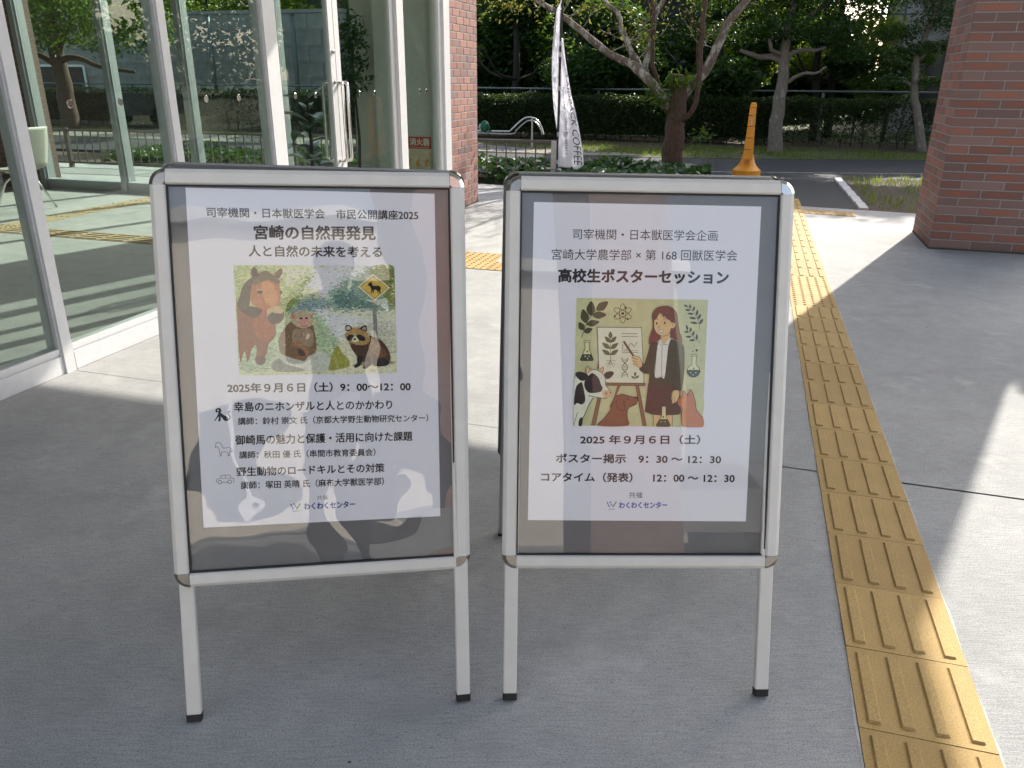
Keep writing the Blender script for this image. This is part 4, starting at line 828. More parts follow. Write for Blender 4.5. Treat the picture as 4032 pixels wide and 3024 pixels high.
  ('F',(84, 92, 60),0,(-88,-386.6,-88.9,-378.4,-94.3,-374.2,-100.8,-372.2,-99.6,-378.8,-96,-384.7)),
  ('F',(84, 92, 60),0,(-86.8,-386.6,-78.5,-384.7,-74.7,-378.7,-73.3,-371.9,-80,-373.9,-85.6,-378.2)),
  ('F',(84, 92, 60),0,(-87.6,-401.4,-91.5,-392.4,-99,-388.6,-107,-387.6,-103.4,-394.9,-97.4,-400.8)),
  ('F',(84, 92, 60),0,(-86.4,-401.4,-77,-400.7,-71.5,-394.8,-68.5,-387.6,-76.3,-388.7,-83.4,-392.5)),
  ('F',(84, 92, 60),0,(-87.3,-416.3,-91.4,-407.7,-98.8,-404.6,-106.6,-404.2,-102.9,-411.1,-96.8,-416.4)),
  ('F',(84, 92, 60),0,(-86.1,-416.3,-76.8,-416.1,-71.3,-410.7,-68.1,-403.8,-75.7,-404.4,-82.8,-407.7)),
  ('S',(84, 84, 60),0.99,(-86.4,-429.1,-92.9,-430.2,-98.3,-431.8)),
  ('S',(84, 84, 60),0.99,(-86.4,-429.1,-79,-429.1,-73.8,-431.6)),
  ('S',(84, 84, 60),0.99,(-86.4,-430.1,-90.8,-436.1,-98.1,-439.2)),
  ('S',(84, 84, 60),0.99,(-86.4,-430.1,-80.9,-436,-74.2,-439.9)),
  ('S',(84, 84, 60),0.99,(-86.4,-430.1,-87.1,-440.1,-86.6,-447)),
  ('S',(84, 84, 60),0.99,(-87.9,-434.1,-91.7,-442.1,-95.6,-444.1)),
  ('S',(84, 84, 60),0.99,(-84.9,-434.1,-80.7,-442,-76.6,-445.9)),
  ('s',(58, 46, 42),0.99,(-61.5,-365,-22.6,-364.6)),
  ('s',(58, 46, 42),0.99,(-61.3,-372.1,-22.4,-371.7)),
  ('s',(58, 46, 42),0.99,(-58.5,-389.9,-58,-410.4,-20.2,-410.1)),
  ('s',(58, 46, 42),0.79,(-49.8,-406,-20.3,-405.7)),
  ('S',(58, 46, 42),0.99,(-55.3,-406.5,-49.8,-404,-44,-396.1,-39.3,-389.1,-35.3,-390,-30.1,-395.5,-26.3,-389.9,-22.5,-384)),
  ('S',(70, 70, 52),1.58,(-44.2,-422.8,-45.6,-429.7,-52.4,-436.8,-58.3,-445.8,-51.9,-455.6,-44.7,-461.5,-43.3,-470.1)),
  ('S',(70, 70, 52),1.58,(-59.3,-422.9,-57.5,-429.9,-50.4,-436.7,-44,-445.6,-49.9,-455.6,-56.7,-461.6,-57.7,-470.2)),
  ('s',(70, 70, 52),0.79,(-56.2,-426.3,-46.9,-426.2)),
  ('s',(70, 70, 52),0.79,(-56.1,-429.8,-46.8,-429.8)),
  ('s',(70, 70, 52),0.79,(-55.8,-442.7,-46.4,-442.7)),
  ('s',(70, 70, 52),0.79,(-55.7,-446.7,-46.3,-446.6)),
  ('s',(70, 70, 52),0.79,(-55.6,-450.7,-46.2,-450.6)),
  ('s',(70, 70, 52),0.79,(-55.3,-462.6,-45.9,-462.5)),
  ('s',(70, 70, 52),0.79,(-55.2,-466.2,-45.8,-466.1)),
  ('s',(84, 84, 60),0.79,(-26.3,-466.3,-26.4,-477.3)),
  ('F',(84, 92, 60),0,(-26.3,-466.3,-23.3,-462.9,-23.9,-459.3,-25.9,-456.2,-28.1,-459.1,-28.9,-462.7)),
  ('F',(84, 92, 60),0,(-26.7,-472.3,-28.3,-468.2,-31.6,-466.7,-35.2,-466.6,-33.7,-469.9,-31.1,-472.5)),
  ('F',(84, 92, 60),0,(-25.5,-472.3,-20.7,-471.9,-17.9,-468.9,-16.3,-465.3,-20.3,-465.8,-23.9,-467.8)),
  ('F',(98, 58, 48),0,(11.7,-326.4,12.8,-350,7,-369.8,5.5,-389.6,19.4,-387.5,33.1,-377.5,56.9,-373.3,71.1,-381,84.8,-386.8,82.7,-369,76.2,-353.3,73,-329.7,68.9,-314,56.6,-301.4,40.6,-298.2,24.9,-301.7,15.3,-312.6)),
  ('f',(212, 156, 106),0,(20.3,-557.1,34.4,-557,34.9,-588.4,21.6,-587.7)),
  ('f',(212, 156, 106),0,(52.5,-557.8,67,-556.7,67.6,-588.2,55.5,-588.3)),
  ('s',(58, 46, 42),1.19,(20.4,-559.1,22,-587.7)),
  ('s',(58, 46, 42),1.19,(67,-558.7,67.6,-588.2)),
  ('f',(68, 54, 46),0,(9.8,-469,47.8,-468.7,83.5,-488.3,87,-552.5,82.7,-558.6,44.6,-561.3,16.4,-558.7,0.5,-552.8,6.3,-487)),
  ('s',(58, 46, 42),1.19,(6.7,-486,0.5,-552.8,16.4,-558.7,44.6,-561.3,82.7,-558.6,87,-552.5,83.9,-500.4)),
  ('f',(212, 156, 106),0,(33.1,-363.6,54.9,-361.4,56.1,-373.3,39.4,-389.3,33.4,-373.5)),
  ('F',(50, 62, 52),0,(21.3,-383.5,8.5,-389.6,4.1,-409.4,-3.1,-435.3,-8.2,-434.4,-10.9,-443.3,-16.7,-449.3,-6.5,-459.2,8.6,-461.5,8.3,-486,20.3,-486.9,46.3,-486.7,66.8,-486.5,67.2,-500.1,86.1,-501.5,90.4,-484.3,92.6,-448.3,90.9,-408.6,87.4,-390.7,71.1,-382,59,-377.2,41.4,-389.2)),
  ('F',(222, 210, 182),0,(32,-376.5,25.5,-390.4,24,-409.2,20.7,-465.9,37.8,-467.8,45.7,-466.7,52.5,-393.1,58.9,-373.2,39.4,-389.3)),
  ('s',(58, 46, 42),1.19,(32,-375.5,25.9,-390.4,33,-388.3,36.6,-395.2,39.4,-390.3,47.4,-389.2,53.1,-393.5,60.2,-378.2,55.2,-370.3)),
  ('s',(58, 46, 42),0.99,(37.2,-395.2,37.7,-466.8)),
  ('s',(58, 46, 42),1.19,(25.9,-390.4,24,-409.2,20.7,-465.9,46.8,-467.1,52.5,-393.5)),
  ('s',(58, 46, 42),1.19,(21.3,-383.5,8.5,-389.6,4.1,-409.4,-3.1,-435.3)),
  ('s',(58, 46, 42),1.19,(-16.7,-449.3,-6.5,-459.2,8.6,-461.5,7.9,-486,18.3,-486.5,20.9,-465.9)),
  ('s',(58, 46, 42),0.99,(12.1,-409.3,9.8,-435.2,8.5,-460.1)),
  ('s',(58, 46, 42),1.19,(47.7,-466.7,47.3,-484.7,66.4,-487.5)),
  ('s',(58, 46, 42),1.19,(70,-408.8,69.9,-438.6,67.2,-500.1,86.1,-501.5,92.6,-448.3,90.9,-408.6,86.3,-388.8,71.1,-382)),
  ('s',(58, 46, 42),0.99,(70.1,-414.7,69.8,-404.8,75.6,-398.8)),
  ('F',(212, 156, 106),0,(15.9,-336.2,16.2,-330.3,21.5,-322.4,28.2,-314.5,39.4,-322.2,55.5,-329.9,57.4,-337.7,65.7,-335.7,67.9,-343.5,65.1,-350.5,57.8,-351.1,55.4,-359.4,48.7,-367.4,36.8,-369.9,26.8,-365.7,19.6,-357.9,16.3,-348)),
  ('S',(58, 46, 42),1.19,(15.8,-330.3,16.3,-348,19.6,-357.9,26.8,-365.7,36.8,-369.9,48.7,-367.4,55.4,-359.4,57.4,-351.1)),
  ('S',(58, 46, 42),0.99,(57.8,-337.7,65.7,-336.1,67.9,-343.1,64.1,-350.5,57.8,-351.1)),
  ('S',(58, 46, 42),0.79,(60.4,-346.6,61.5,-341.6,64.9,-338.6)),
  ('F',(98, 58, 48),0,(12.3,-332.3,13.4,-318.6,26.9,-304.7,42.7,-300.5,60.8,-308.2,69.3,-325.8,67.7,-337.6,57.7,-334.8,45.5,-326.1,38.2,-317.3,39.5,-326.1,29.2,-314.4,21.7,-328.3)),
  ('s',(58, 46, 42),0.99,(28.2,-314.5,21.3,-328.3,15.8,-332.3)),
  ('s',(58, 46, 42),0.99,(28.2,-313.5,33.4,-323.2,39.9,-327.1,37.8,-316.7)),
  ('s',(58, 46, 42),0.99,(37.8,-316.7,45.5,-327,57.7,-334.8)),
  ('f',(44, 32, 30),0,(24.8,-339.7,24.6,-341.1,24.1,-342.3,23.3,-342.9,22.5,-343,21.6,-342.3,21.1,-341.2,20.8,-339.7,21,-338.3,21.5,-337.1,22.3,-336.4,23.2,-336.4,24,-337.1,24.6,-338.2)),
  ('f',(44, 32, 30),0,(43.6,-338.3,43.5,-339.7,43,-340.9,42.2,-341.6,41.3,-341.6,40.5,-340.9,39.9,-339.8,39.7,-338.3,39.8,-336.9,40.3,-335.7,41.1,-335,42,-335,42.8,-335.7,43.4,-336.8)),
  ('S',(58, 46, 42),0.99,(17,-331.3,20.7,-329.5,26.1,-330.2)),
  ('S',(58, 46, 42),0.99,(37.6,-330.1,41.6,-328.5,46,-329.4)),
  ('S',(58, 46, 42),0.79,(29.5,-343.9,27.9,-349.9,30.7,-351.8)),
  ('F',(240, 232, 214),0,(27.7,-356.2,39.6,-355.7,36.6,-360.6,31,-360.7)),
  ('S',(58, 46, 42),0.79,(27.7,-356.2,39.6,-355.7,36.6,-361,31,-361.1,27.7,-356.2)),
  ('S',(58, 46, 42),1.39,(11.8,-330.4,11.8,-316.6,21,-303.7,40.6,-298.2,56.6,-301.4,68.9,-314,73.2,-333.6,77.2,-355.3,84.8,-386.8)),
  ('S',(58, 46, 42),1.19,(12.3,-334.3,13.4,-350,6.1,-373.8,5.5,-389.6)),
  ('s',(96, 58, 40),3.96,(-56.3,-383.3,-17,-439.4)),
  ('s',(58, 46, 42),0.59,(-53.9,-382.3,-14.6,-439)),
  ('F',(212, 156, 106),0,(-35.4,-421.7,-27.5,-418.1,-17.5,-420.5,-10.2,-431.4,-9.4,-441.3,-14.8,-446.3,-22.9,-443.4,-31,-438.5,-33.2,-429.6)),
  ('s',(58, 46, 42),0.99,(-27.5,-418.1,-17.5,-420.5,-10.2,-431.4,-9.4,-441.3,-14.8,-446.3,-22.9,-443.4)),
  ('s',(58, 46, 42),0.99,(-35.4,-421.7,-21.3,-426.5)),
  ('s',(58, 46, 42),0.99,(-34.2,-429.6,-21.5,-433.5)),
  ('s',(58, 46, 42),0.99,(-32,-436.6,-20.6,-439.4)),
  ('F',(212, 156, 106),0,(67.8,-500.9,81.9,-501.4,82.5,-514.4,77.7,-526.5,70.8,-530.5,64.8,-531,65.4,-520.6,61.9,-521.6,64.1,-508.5)),
  ('s',(58, 46, 42),0.99,(67.8,-500.9,61.8,-521,65.2,-513.5,65,-531,71.3,-516.5,70.8,-530.1,77.7,-526.5,82.5,-513.4,81.9,-501.4)),
  ('s',(58, 46, 42),0.99,(17.2,-504.9,16.7,-558.1)),
  ('f',(186, 178, 130),0,(41.1,-540,50.4,-539.9,51.5,-562.9,63,-585,60.5,-588.4,30.3,-588.2,27.8,-585.2,41,-563)),
  ('f',(66, 72, 56),0,(35.8,-570.2,55.9,-570.1,63,-585,60.5,-588.4,30.3,-588.2,27.8,-585.2)),
  ('s',(58, 46, 42),1.19,(41.1,-540,41,-563,27.8,-585.2,30.3,-588.2,60.5,-588.4,63,-585,51.5,-562.9,50.4,-539.9)),
  ('s',(58, 46, 42),1.19,(38.3,-538,52.7,-537.9)),
  ('f',(58, 46, 42),0,(46.9,-564.9,46.7,-565.8,46.2,-566.5,45.4,-566.9,44.5,-566.9,43.7,-566.5,43.1,-565.8,42.9,-565,43.1,-564.1,43.6,-563.4,44.4,-563,45.3,-563,46.1,-563.4,46.7,-564.1)),
  ('f',(190, 184, 140),0,(41.2,-577.1,41.1,-577.6,40.8,-578,40.3,-578.2,39.8,-578.3,39.3,-578,39,-577.6,38.8,-577.1,38.9,-576.6,39.2,-576.1,39.7,-575.9,40.3,-575.9,40.7,-576.1,41.1,-576.5)),
  ('f',(190, 184, 140),0,(50.9,-577,50.8,-577.5,50.5,-577.9,50,-578.2,49.4,-578.2,49,-578,48.6,-577.5,48.5,-577,48.6,-576.5,48.9,-576.1,49.4,-575.8,49.9,-575.8,50.4,-576.1,50.8,-576.5)),
  ('F',(118, 74, 50),0,(-113.3,-587.2,-97.7,-568,-84.1,-549.8,-85,-539.8,-80.6,-529.7,-73,-515.7,-57.1,-510.1,-45,-512.4,-28.9,-516.3,-19.9,-516.2,-18.3,-523.2,-21.5,-533.3,-28.4,-537.3,-40.2,-543.5,-42.9,-555.5,-41.2,-569.6,-42.1,-586.9)),
  ('s',(58, 46, 42),1.39,(-113.3,-587.2,-97.7,-568,-84.1,-549.8,-75.8,-521.7,-69,-513.6,-57.1,-510.1,-45,-513,-35.9,-516.6,-19.9,-516.8,-17.7,-524.2,-21.4,-534.3,-36.3,-541.4,-42.1,-547.5,-43.4,-559.6,-41.1,-573.6,-42.1,-586.9)),
  ('S',(58, 46, 42),1.19,(-53.8,-523.5,-50.5,-535.5,-48.6,-545.5,-53.1,-551.2,-62.2,-546.6,-69.4,-537.7,-70.3,-527.7,-64.8,-523.6)),
  ('f',(56, 46, 46),0,(-39.8,-521.4,-40,-522.7,-40.4,-523.8,-41.1,-524.3,-41.9,-524.3,-42.7,-523.8,-43.2,-522.7,-43.4,-521.4,-43.3,-520.1,-42.8,-519.1,-42.1,-518.5,-41.3,-518.5,-40.5,-519.1,-40,-520.1)),
  ('F',(56, 46, 46),0,(-26.9,-516.5,-18.5,-516.4,-17.6,-521.6,-21.8,-521.7)),
  ('s',(58, 46, 42),0.99,(-21.5,-532.3,-26.4,-535.3,-30.8,-535)),
  ('F',(172, 98, 54),0,(78.2,-530.5,79.5,-520.4,89.3,-513.3,89.4,-502.3,95,-502.3,101.7,-510.2,108.5,-497.1,114.1,-503.1,117.6,-516.1,122,-528.1,124.6,-546.2,135.2,-560.2,141.9,-566.3,141.9,-589.1,94.8,-588.4,89.2,-572.7,88.3,-556.6,92.3,-542.4,82.1,-538.5)),
  ('s',(58, 46, 42),1.39,(85.2,-541.5,78.3,-532.5,79.2,-522.4,89.7,-513.3,88.9,-501.3,91.9,-500.3,101.7,-511.2,108.5,-497.1,115.2,-506.1,122,-528.1,124.6,-546.2,135.2,-560.2,141.9,-566.3)),
  ('s',(58, 46, 42),1.39,(85.2,-541.5,90.7,-543.5,88.3,-556.6,89.2,-572.7,94.8,-588.4)),
  ('s',(58, 46, 42),0.99,(92.3,-519.3,91.2,-510.3)),
  ('s',(58, 46, 42),0.99,(103.4,-514.2,101.7,-510.2,109.3,-510.6)),
  ('s',(58, 46, 42),0.99,(84.6,-522.4,84.3,-526.4)),
  ('F',(214, 200, 170),0,(-172.3,-476.6,-155.6,-474.5,-141.9,-462.4,-132.2,-451.4,-120.3,-452.3,-104.2,-460.1,-96.9,-474,-97.6,-487.9,-89.4,-497.8,-81.2,-505.7,-81.9,-515.7,-96.8,-520.9,-112.8,-519,-126.8,-520.1,-138.3,-540.2,-145.9,-560.3,-151.7,-570.4,-153.3,-587.5,-171.3,-587.6)),
  ('s',(58, 46, 42),1.39,(-131.8,-451.4,-120.3,-451.9,-106.2,-459.1,-96.9,-474,-97.6,-487.9,-89.4,-497.8,-81.2,-505.7,-82,-514.7,-96.8,-521.1,-112.8,-519,-137.9,-514.6)),
  ('s',(58, 46, 42),1.39,(-126.8,-520.1,-135.5,-534.2,-144.9,-558.3,-150.7,-570.4)),
  ('s',(58, 46, 42),1.19,(-163,-554.4,-169.5,-578.6,-171.7,-586.6)),
  ('F',(56, 46, 46),0,(-168.7,-467.6,-168.8,-459.7,-157.9,-457.2,-142.9,-462.4,-137.8,-470.3,-145.6,-477.4,-157.5,-478.1)),
  ('F',(56, 46, 46),0,(-101.1,-462,-88.4,-455.6,-78.3,-457.9,-82.1,-467.8,-93.9,-474.3)),
  ('F',(56, 46, 46),0,(-147.5,-480.4,-137.9,-466.4,-128.1,-460.3,-113.9,-472.1,-108.6,-486,-103.8,-495.9,-107.2,-504,-117.1,-507,-127,-508.1,-139,-506.2,-147.2,-494.3)),
  ('F',(56, 46, 46),0,(-170.8,-510.5,-167.2,-492.5,-159.4,-484.1,-153.4,-484.4,-146.9,-510.3,-145.6,-528.2,-154.4,-536.3,-164.4,-532.4,-171.9,-537.5)),
  ('F',(56, 46, 46),0,(-160.4,-582.5,-157.7,-570.4,-150.7,-568.4,-152.3,-587.5,-159.3,-587.5)),
  ('F',(206, 150, 110),0,(-104.7,-507.9,-99.2,-501.5,-85.3,-501.8,-81.1,-507.7,-83.9,-516.8,-96.8,-519.9,-102.9,-514.9)),
  ('f',(56, 46, 46),0,(-93.1,-510.2,-93.7,-510.7,-94.6,-510.8,-95.6,-510.6,-96.5,-510,-97.1,-509.2,-97.3,-508.3,-97.1,-507.5,-96.5,-507,-95.6,-506.8,-94.6,-507.1,-93.7,-507.7,-93.1,-508.5,-92.9,-509.4)),
  ('f',(56, 46, 46),0,(-83.1,-507.7,-83.3,-508.5,-83.6,-509.2,-84.2,-509.5,-84.8,-509.5,-85.4,-509.2,-85.8,-508.6,-85.9,-507.8,-85.8,-507,-85.4,-506.4,-84.9,-506,-84.3,-506,-83.7,-506.3,-83.3,-507)),
  ('F',(204, 150, 106),0,(-144,-460.5,-145.2,-448.5,-140.3,-443.5,-137.3,-448.5,-132.2,-453.4,-138,-461.4)),
  ('S',(58, 46, 42),1.19,(-143.6,-460.4,-145.4,-448.5,-139.4,-443.3,-137.3,-448.5,-132.2,-453.4)),
  ('F',(204, 150, 106),0,(-112.3,-452.2,-104.5,-445.2,-102.4,-450.1,-105.2,-459.1)),
  ('S',(58, 46, 42),1.19,(-112.3,-452.2,-104.1,-444.8,-102.8,-452.1,-105.2,-459.1)),
 ],
 'icons': [
  ('F',(50, 60, 66),0,(-231.9,-531.5,-227.4,-526.5,-220.7,-527.2,-218.8,-533.2,-220.5,-536.7,-213.7,-542.8,-206.2,-547.8,-204.3,-555,-207.7,-556.8,-214.3,-554.7,-220.6,-546.1,-221.5,-554.4,-224.5,-556.9,-226.7,-555.4,-225.1,-546,-229.8,-550.5,-233.3,-555.1,-235.6,-555.1,-229.5,-545.8,-225.7,-536.5,-230.1,-536.3)),
  ('S',(50, 60, 66),1.88,(-206.5,-555,-201.1,-550.4,-201.6,-545.6,-204.7,-540.8,-204,-536.1,-199.9,-534.6)),
  ('f',(210, 214, 222),0,(-224.3,-531.8,-224.5,-532.6,-225.1,-533.3,-225.8,-533.6,-226.6,-533.6,-227.3,-533.2,-227.7,-532.5,-227.9,-531.7,-227.6,-530.9,-227.1,-530.2,-226.4,-529.9,-225.6,-529.9,-224.9,-530.3,-224.4,-531)),
  ('S',(50, 60, 66),0.94,(-236.8,-616.4,-235.1,-609.8,-232.7,-605.6,-226,-606.6,-220.8,-614,-219.9,-618.8,-208.6,-618.1,-203.1,-619.5,-199.9,-623.3,-200.2,-629.3)),
  ('S',(50, 60, 66),0.94,(-236.8,-616.4,-232.1,-615.2,-229.4,-619.6,-227.5,-626.8,-226.5,-637)),
  ('S',(50, 60, 66),0.94,(-224.2,-636.6,-223.1,-628.2,-218.1,-627.3,-210.3,-628.8,-209.2,-637.3)),
  ('S',(50, 60, 66),0.94,(-206.7,-636.9,-205.8,-629,-203.3,-623.1,-201.9,-628,-200.7,-630.4)),
  ('s',(50, 60, 66),0.94,(-228.9,-636.8,-224.9,-637)),
  ('s',(50, 60, 66),0.94,(-211,-636.9,-206.5,-637.1)),
  ('S',(50, 60, 66),0.94,(-238,-698,-237.2,-691.3,-230.3,-689.3,-225.5,-682.2,-208.6,-682.6,-205.5,-689.3,-200.1,-690.8,-200.1,-698,-202,-699.9)),
  ('s',(50, 60, 66),0.94,(-226.3,-699.1,-212.8,-699.3)),
  ('s',(50, 60, 66),1.17,(-226.7,-697.9,-227,-699.2,-227.6,-700.3,-228.6,-701.1,-229.7,-701.7,-231,-701.8,-232.2,-701.5,-233.3,-700.9,-234.2,-699.9,-234.7,-698.8,-234.8,-697.5,-234.6,-696.2,-233.9,-695.1,-233,-694.3,-231.8,-693.7,-230.6,-693.6,-229.3,-693.9,-228.2,-694.5,-227.4,-695.4,-226.9,-696.6,-226.7,-697.9)),
  ('s',(50, 60, 66),1.17,(-205.3,-697.8,-205.5,-699,-206.2,-700.2,-207.1,-701,-208.3,-701.5,-209.5,-701.7,-210.8,-701.4,-211.9,-700.8,-212.7,-699.8,-213.3,-698.6,-213.4,-697.4,-213.1,-696.1,-212.5,-695,-211.5,-694.1,-210.4,-693.6,-209.1,-693.5,-207.9,-693.7,-206.8,-694.4,-205.9,-695.3,-205.4,-696.5,-205.3,-697.8)),
  ('s',(50, 60, 66),0.7,(-228.1,-688.9,-206.6,-689.2)),
  ('s',(50, 60, 66),0.7,(-217.6,-682.6,-217.9,-689.1)),
 ],
 'logoL': [
  ('s',(40, 60, 130),3.05,(-76.2,-757.3,-71.4,-771.2,-65.9,-761.6,-62.1,-771.2)),
  ('s',(70, 140, 60),3.52,(-63.3,-771.2,-55,-757.3)),
  ('f',(40, 60, 130),0,(-66.9,-758.6,-67.2,-759.5,-67.8,-760.3,-68.7,-760.6,-69.6,-760.6,-70.4,-760.1,-71,-759.3,-71.1,-758.3,-70.9,-757.4,-70.3,-756.6,-69.4,-756.3,-68.5,-756.3,-67.7,-756.8,-67.1,-757.6)),
  ('f',(70, 140, 60),0,(-58.3,-759,-58.5,-759.9,-59.1,-760.6,-59.8,-760.9,-60.7,-760.8,-61.4,-760.4,-61.9,-759.7,-62,-758.8,-61.8,-758,-61.3,-757.3,-60.5,-757,-59.7,-757,-59,-757.5,-58.5,-758.2)),
  ('f',(200, 40, 50),0,(-63,-770.2,-63.2,-771,-63.7,-771.7,-64.5,-772,-65.3,-772,-66.1,-771.6,-66.6,-770.8,-66.7,-770,-66.5,-769.1,-65.9,-768.5,-65.2,-768.1,-64.4,-768.2,-63.6,-768.6,-63.1,-769.3)),
  ('s',(40, 80, 150),1.41,(-72.8,-775.1,-58,-774.9)),
 ],
 'logoR': [
  ('s',(40, 60, 130),2.25,(-85.9,-775.4,-80.5,-788.2,-75,-779.6,-70.6,-787.7)),
  ('s',(70, 140, 60),2.7,(-71.1,-787.7,-63.4,-774.8)),
  ('f',(40, 60, 130),0,(-76.5,-776.3,-76.7,-777.1,-77.2,-777.8,-77.9,-778.2,-78.8,-778.2,-79.5,-777.8,-80.1,-777.2,-80.3,-776.3,-80.1,-775.5,-79.6,-774.8,-78.9,-774.5,-78,-774.5,-77.3,-774.8,-76.7,-775.5)),
  ('f',(70, 140, 60),0,(-67.1,-776.8,-67.3,-777.6,-67.8,-778.2,-68.6,-778.6,-69.4,-778.6,-70.2,-778.3,-70.7,-777.6,-70.9,-776.8,-70.7,-775.9,-70.2,-775.3,-69.5,-774.9,-68.6,-774.9,-67.9,-775.3,-67.3,-775.9)),
  ('f',(200, 40, 50),0,(-72,-787.2,-72.2,-788.1,-72.7,-788.7,-73.5,-789.1,-74.3,-789.1,-75.1,-788.7,-75.6,-788.1,-75.8,-787.2,-75.6,-786.4,-75.1,-785.8,-74.4,-785.4,-73.6,-785.4,-72.8,-785.8,-72.3,-786.4)),
  ('s',(40, 80, 150),1.12,(-81.7,-793.5,-66.8,-792.9)),
 ],
}
TEXTS = [
  ('L', '司宰機関・日本獣医学会\u3000市民公開講座2025', -226.7, -91.9, 234.0, -95.7, 21.0, 0.012, (28, 28, 34)),
  ('L', '宮崎の自然再発見', -128.4, -135.0, 136.2, -136.0, 30.5, 0.022, (28, 28, 34)),
  ('L', '人と自然の未来を考える', -141.9, -175.6, 148.8, -178.4, 24.4, 0.018, (28, 28, 34)),
  ('L', '2025年９月６日（土）9：00～12：00', -202.8, -481.4, 207.0, -489.6, 21.9, 0.022, (28, 28, 34)),
  ('L', '幸島のニホンザルと人とのかかわり', -191.1, -524.8, 163.2, -531.2, 21.9, 0.016, (28, 28, 34)),
  ('L', '講師：鈴村 崇文 氏（京都大学野生動物研究センター）', -184.1, -558.2, 246.8, -565.9, 17.5, 0.012, (28, 28, 34)),
  ('L', '御崎馬の魅力と保護・活用に向けた課題', -192.0, -601.5, 208.3, -608.1, 22.4, 0.016, (28, 28, 34)),
  ('L', '講師：秋田 優 氏（串間市教育委員会）', -185.1, -636.4, 121.5, -643.2, 17.5, 0.012, (28, 28, 34)),
  ('L', '野生動物のロードキルとその対策', -192.8, -675.4, 141.1, -681.5, 21.4, 0.016, (28, 28, 34)),
  ('L', '講師：塚田 英晴 氏（麻布大学獣医学部）', -185.2, -707.6, 139.1, -714.1, 18.5, 0.012, (28, 28, 34)),
  ('L', '共催', -16.5, -746.1, 8.8, -746.4, 10.7, -0.004, (110, 108, 112)),
  ('L', 'わくわくセンター', -46.4, -765.2, 70.5, -765.9, 15.6, 0.028, (28, 62, 130)),
  ('R', '司宰機関・日本獣医学会企画', -182.3, -131.9, 162.0, -130.7, 24.9, -0.012, (44, 40, 60)),
  ('R', '宮崎大学農学部 × 第 168 回獣医学会', -231.3, -179.9, 211.1, -176.8, 25.6, -0.012, (44, 40, 60)),
  ('R', '高校生ポスターセッション', -214.0, -229.0, 191.7, -228.6, 31.1, 0.03, (44, 38, 44)),
  ('R', '2025 年９月６日（土）', -154.5, -622.1, 136.8, -620.3, 22.0, 0.022, (44, 38, 44)),
  ('R', 'ポスター掲示\u30009：30 ～ 12：30', -212.5, -667.9, 190.1, -668.5, 22.0, 0.022, (44, 38, 44)),
  ('R', 'コアタイム（発表）\u300012：00 ～ 12：30', -248.0, -714.1, 225.4, -715.2, 22.9, 0.022, (44, 38, 44)),
  ('R', '共催', -32.9, -758.1, 0.8, -758.0, 15.1, -0.004, (80, 76, 84)),
  ('R', 'わくわくセンター', -56.2, -783.4, 61.3, -782.5, 15.1, 0.03, (60, 76, 160)),
]

# ================================================================ POSTER STANDS
def matrix_panel(p):
    x, y, z, a, b, c = p
    return Matrix.Translation((x, y, z)) @ Matrix.Rotation(a, 4, 'Z') @ Matrix.Rotation(b, 4, 'X') @ Matrix.Rotation(c, 4, 'Y')
PW, PH, RW = 0.682, 0.941, 0.0345
PROF = [(0, .013), (0, .0030), (.0010, -.0002), (.0035, -.0025), (.0098, -.0072), (.0300, -.0075), (.0325, -.0052), (.0338, -.0028), (.0338, .0035)]
def rail_mesh(length):
    b = MB(); n = len(PROF)
    vs = [(0, y, -w) for w, y in PROF] + [(length, y, -w) for w, y in PROF]
    b.add(vs, [(i, i + 1, n + i + 1, n + i) for i in range(n - 1)] + [tuple(range(n))[::-1], tuple(n + i for i in range(n)), (n - 1, 0, n, 2 * n - 1)])
    return b
def corner_mesh():
    b = MB(); n = len(PROF); seg = 10
    c = RW
    for s in range(seg + 1):
        a = math.pi / 2 * s / seg
        for w, y in PROF:
            r = c - w + .0006 if w < c else 0
            b.v.append((c - r * math.sin(a), y - .0008, -c + r * math.cos(a)))
    for s in range(seg):
        for i in range(n - 1):
            b.f.append([s * n + i, s * n + i + 1, (s + 1) * n + i + 1, (s + 1) * n + i]); b.m.append(0)
    return b
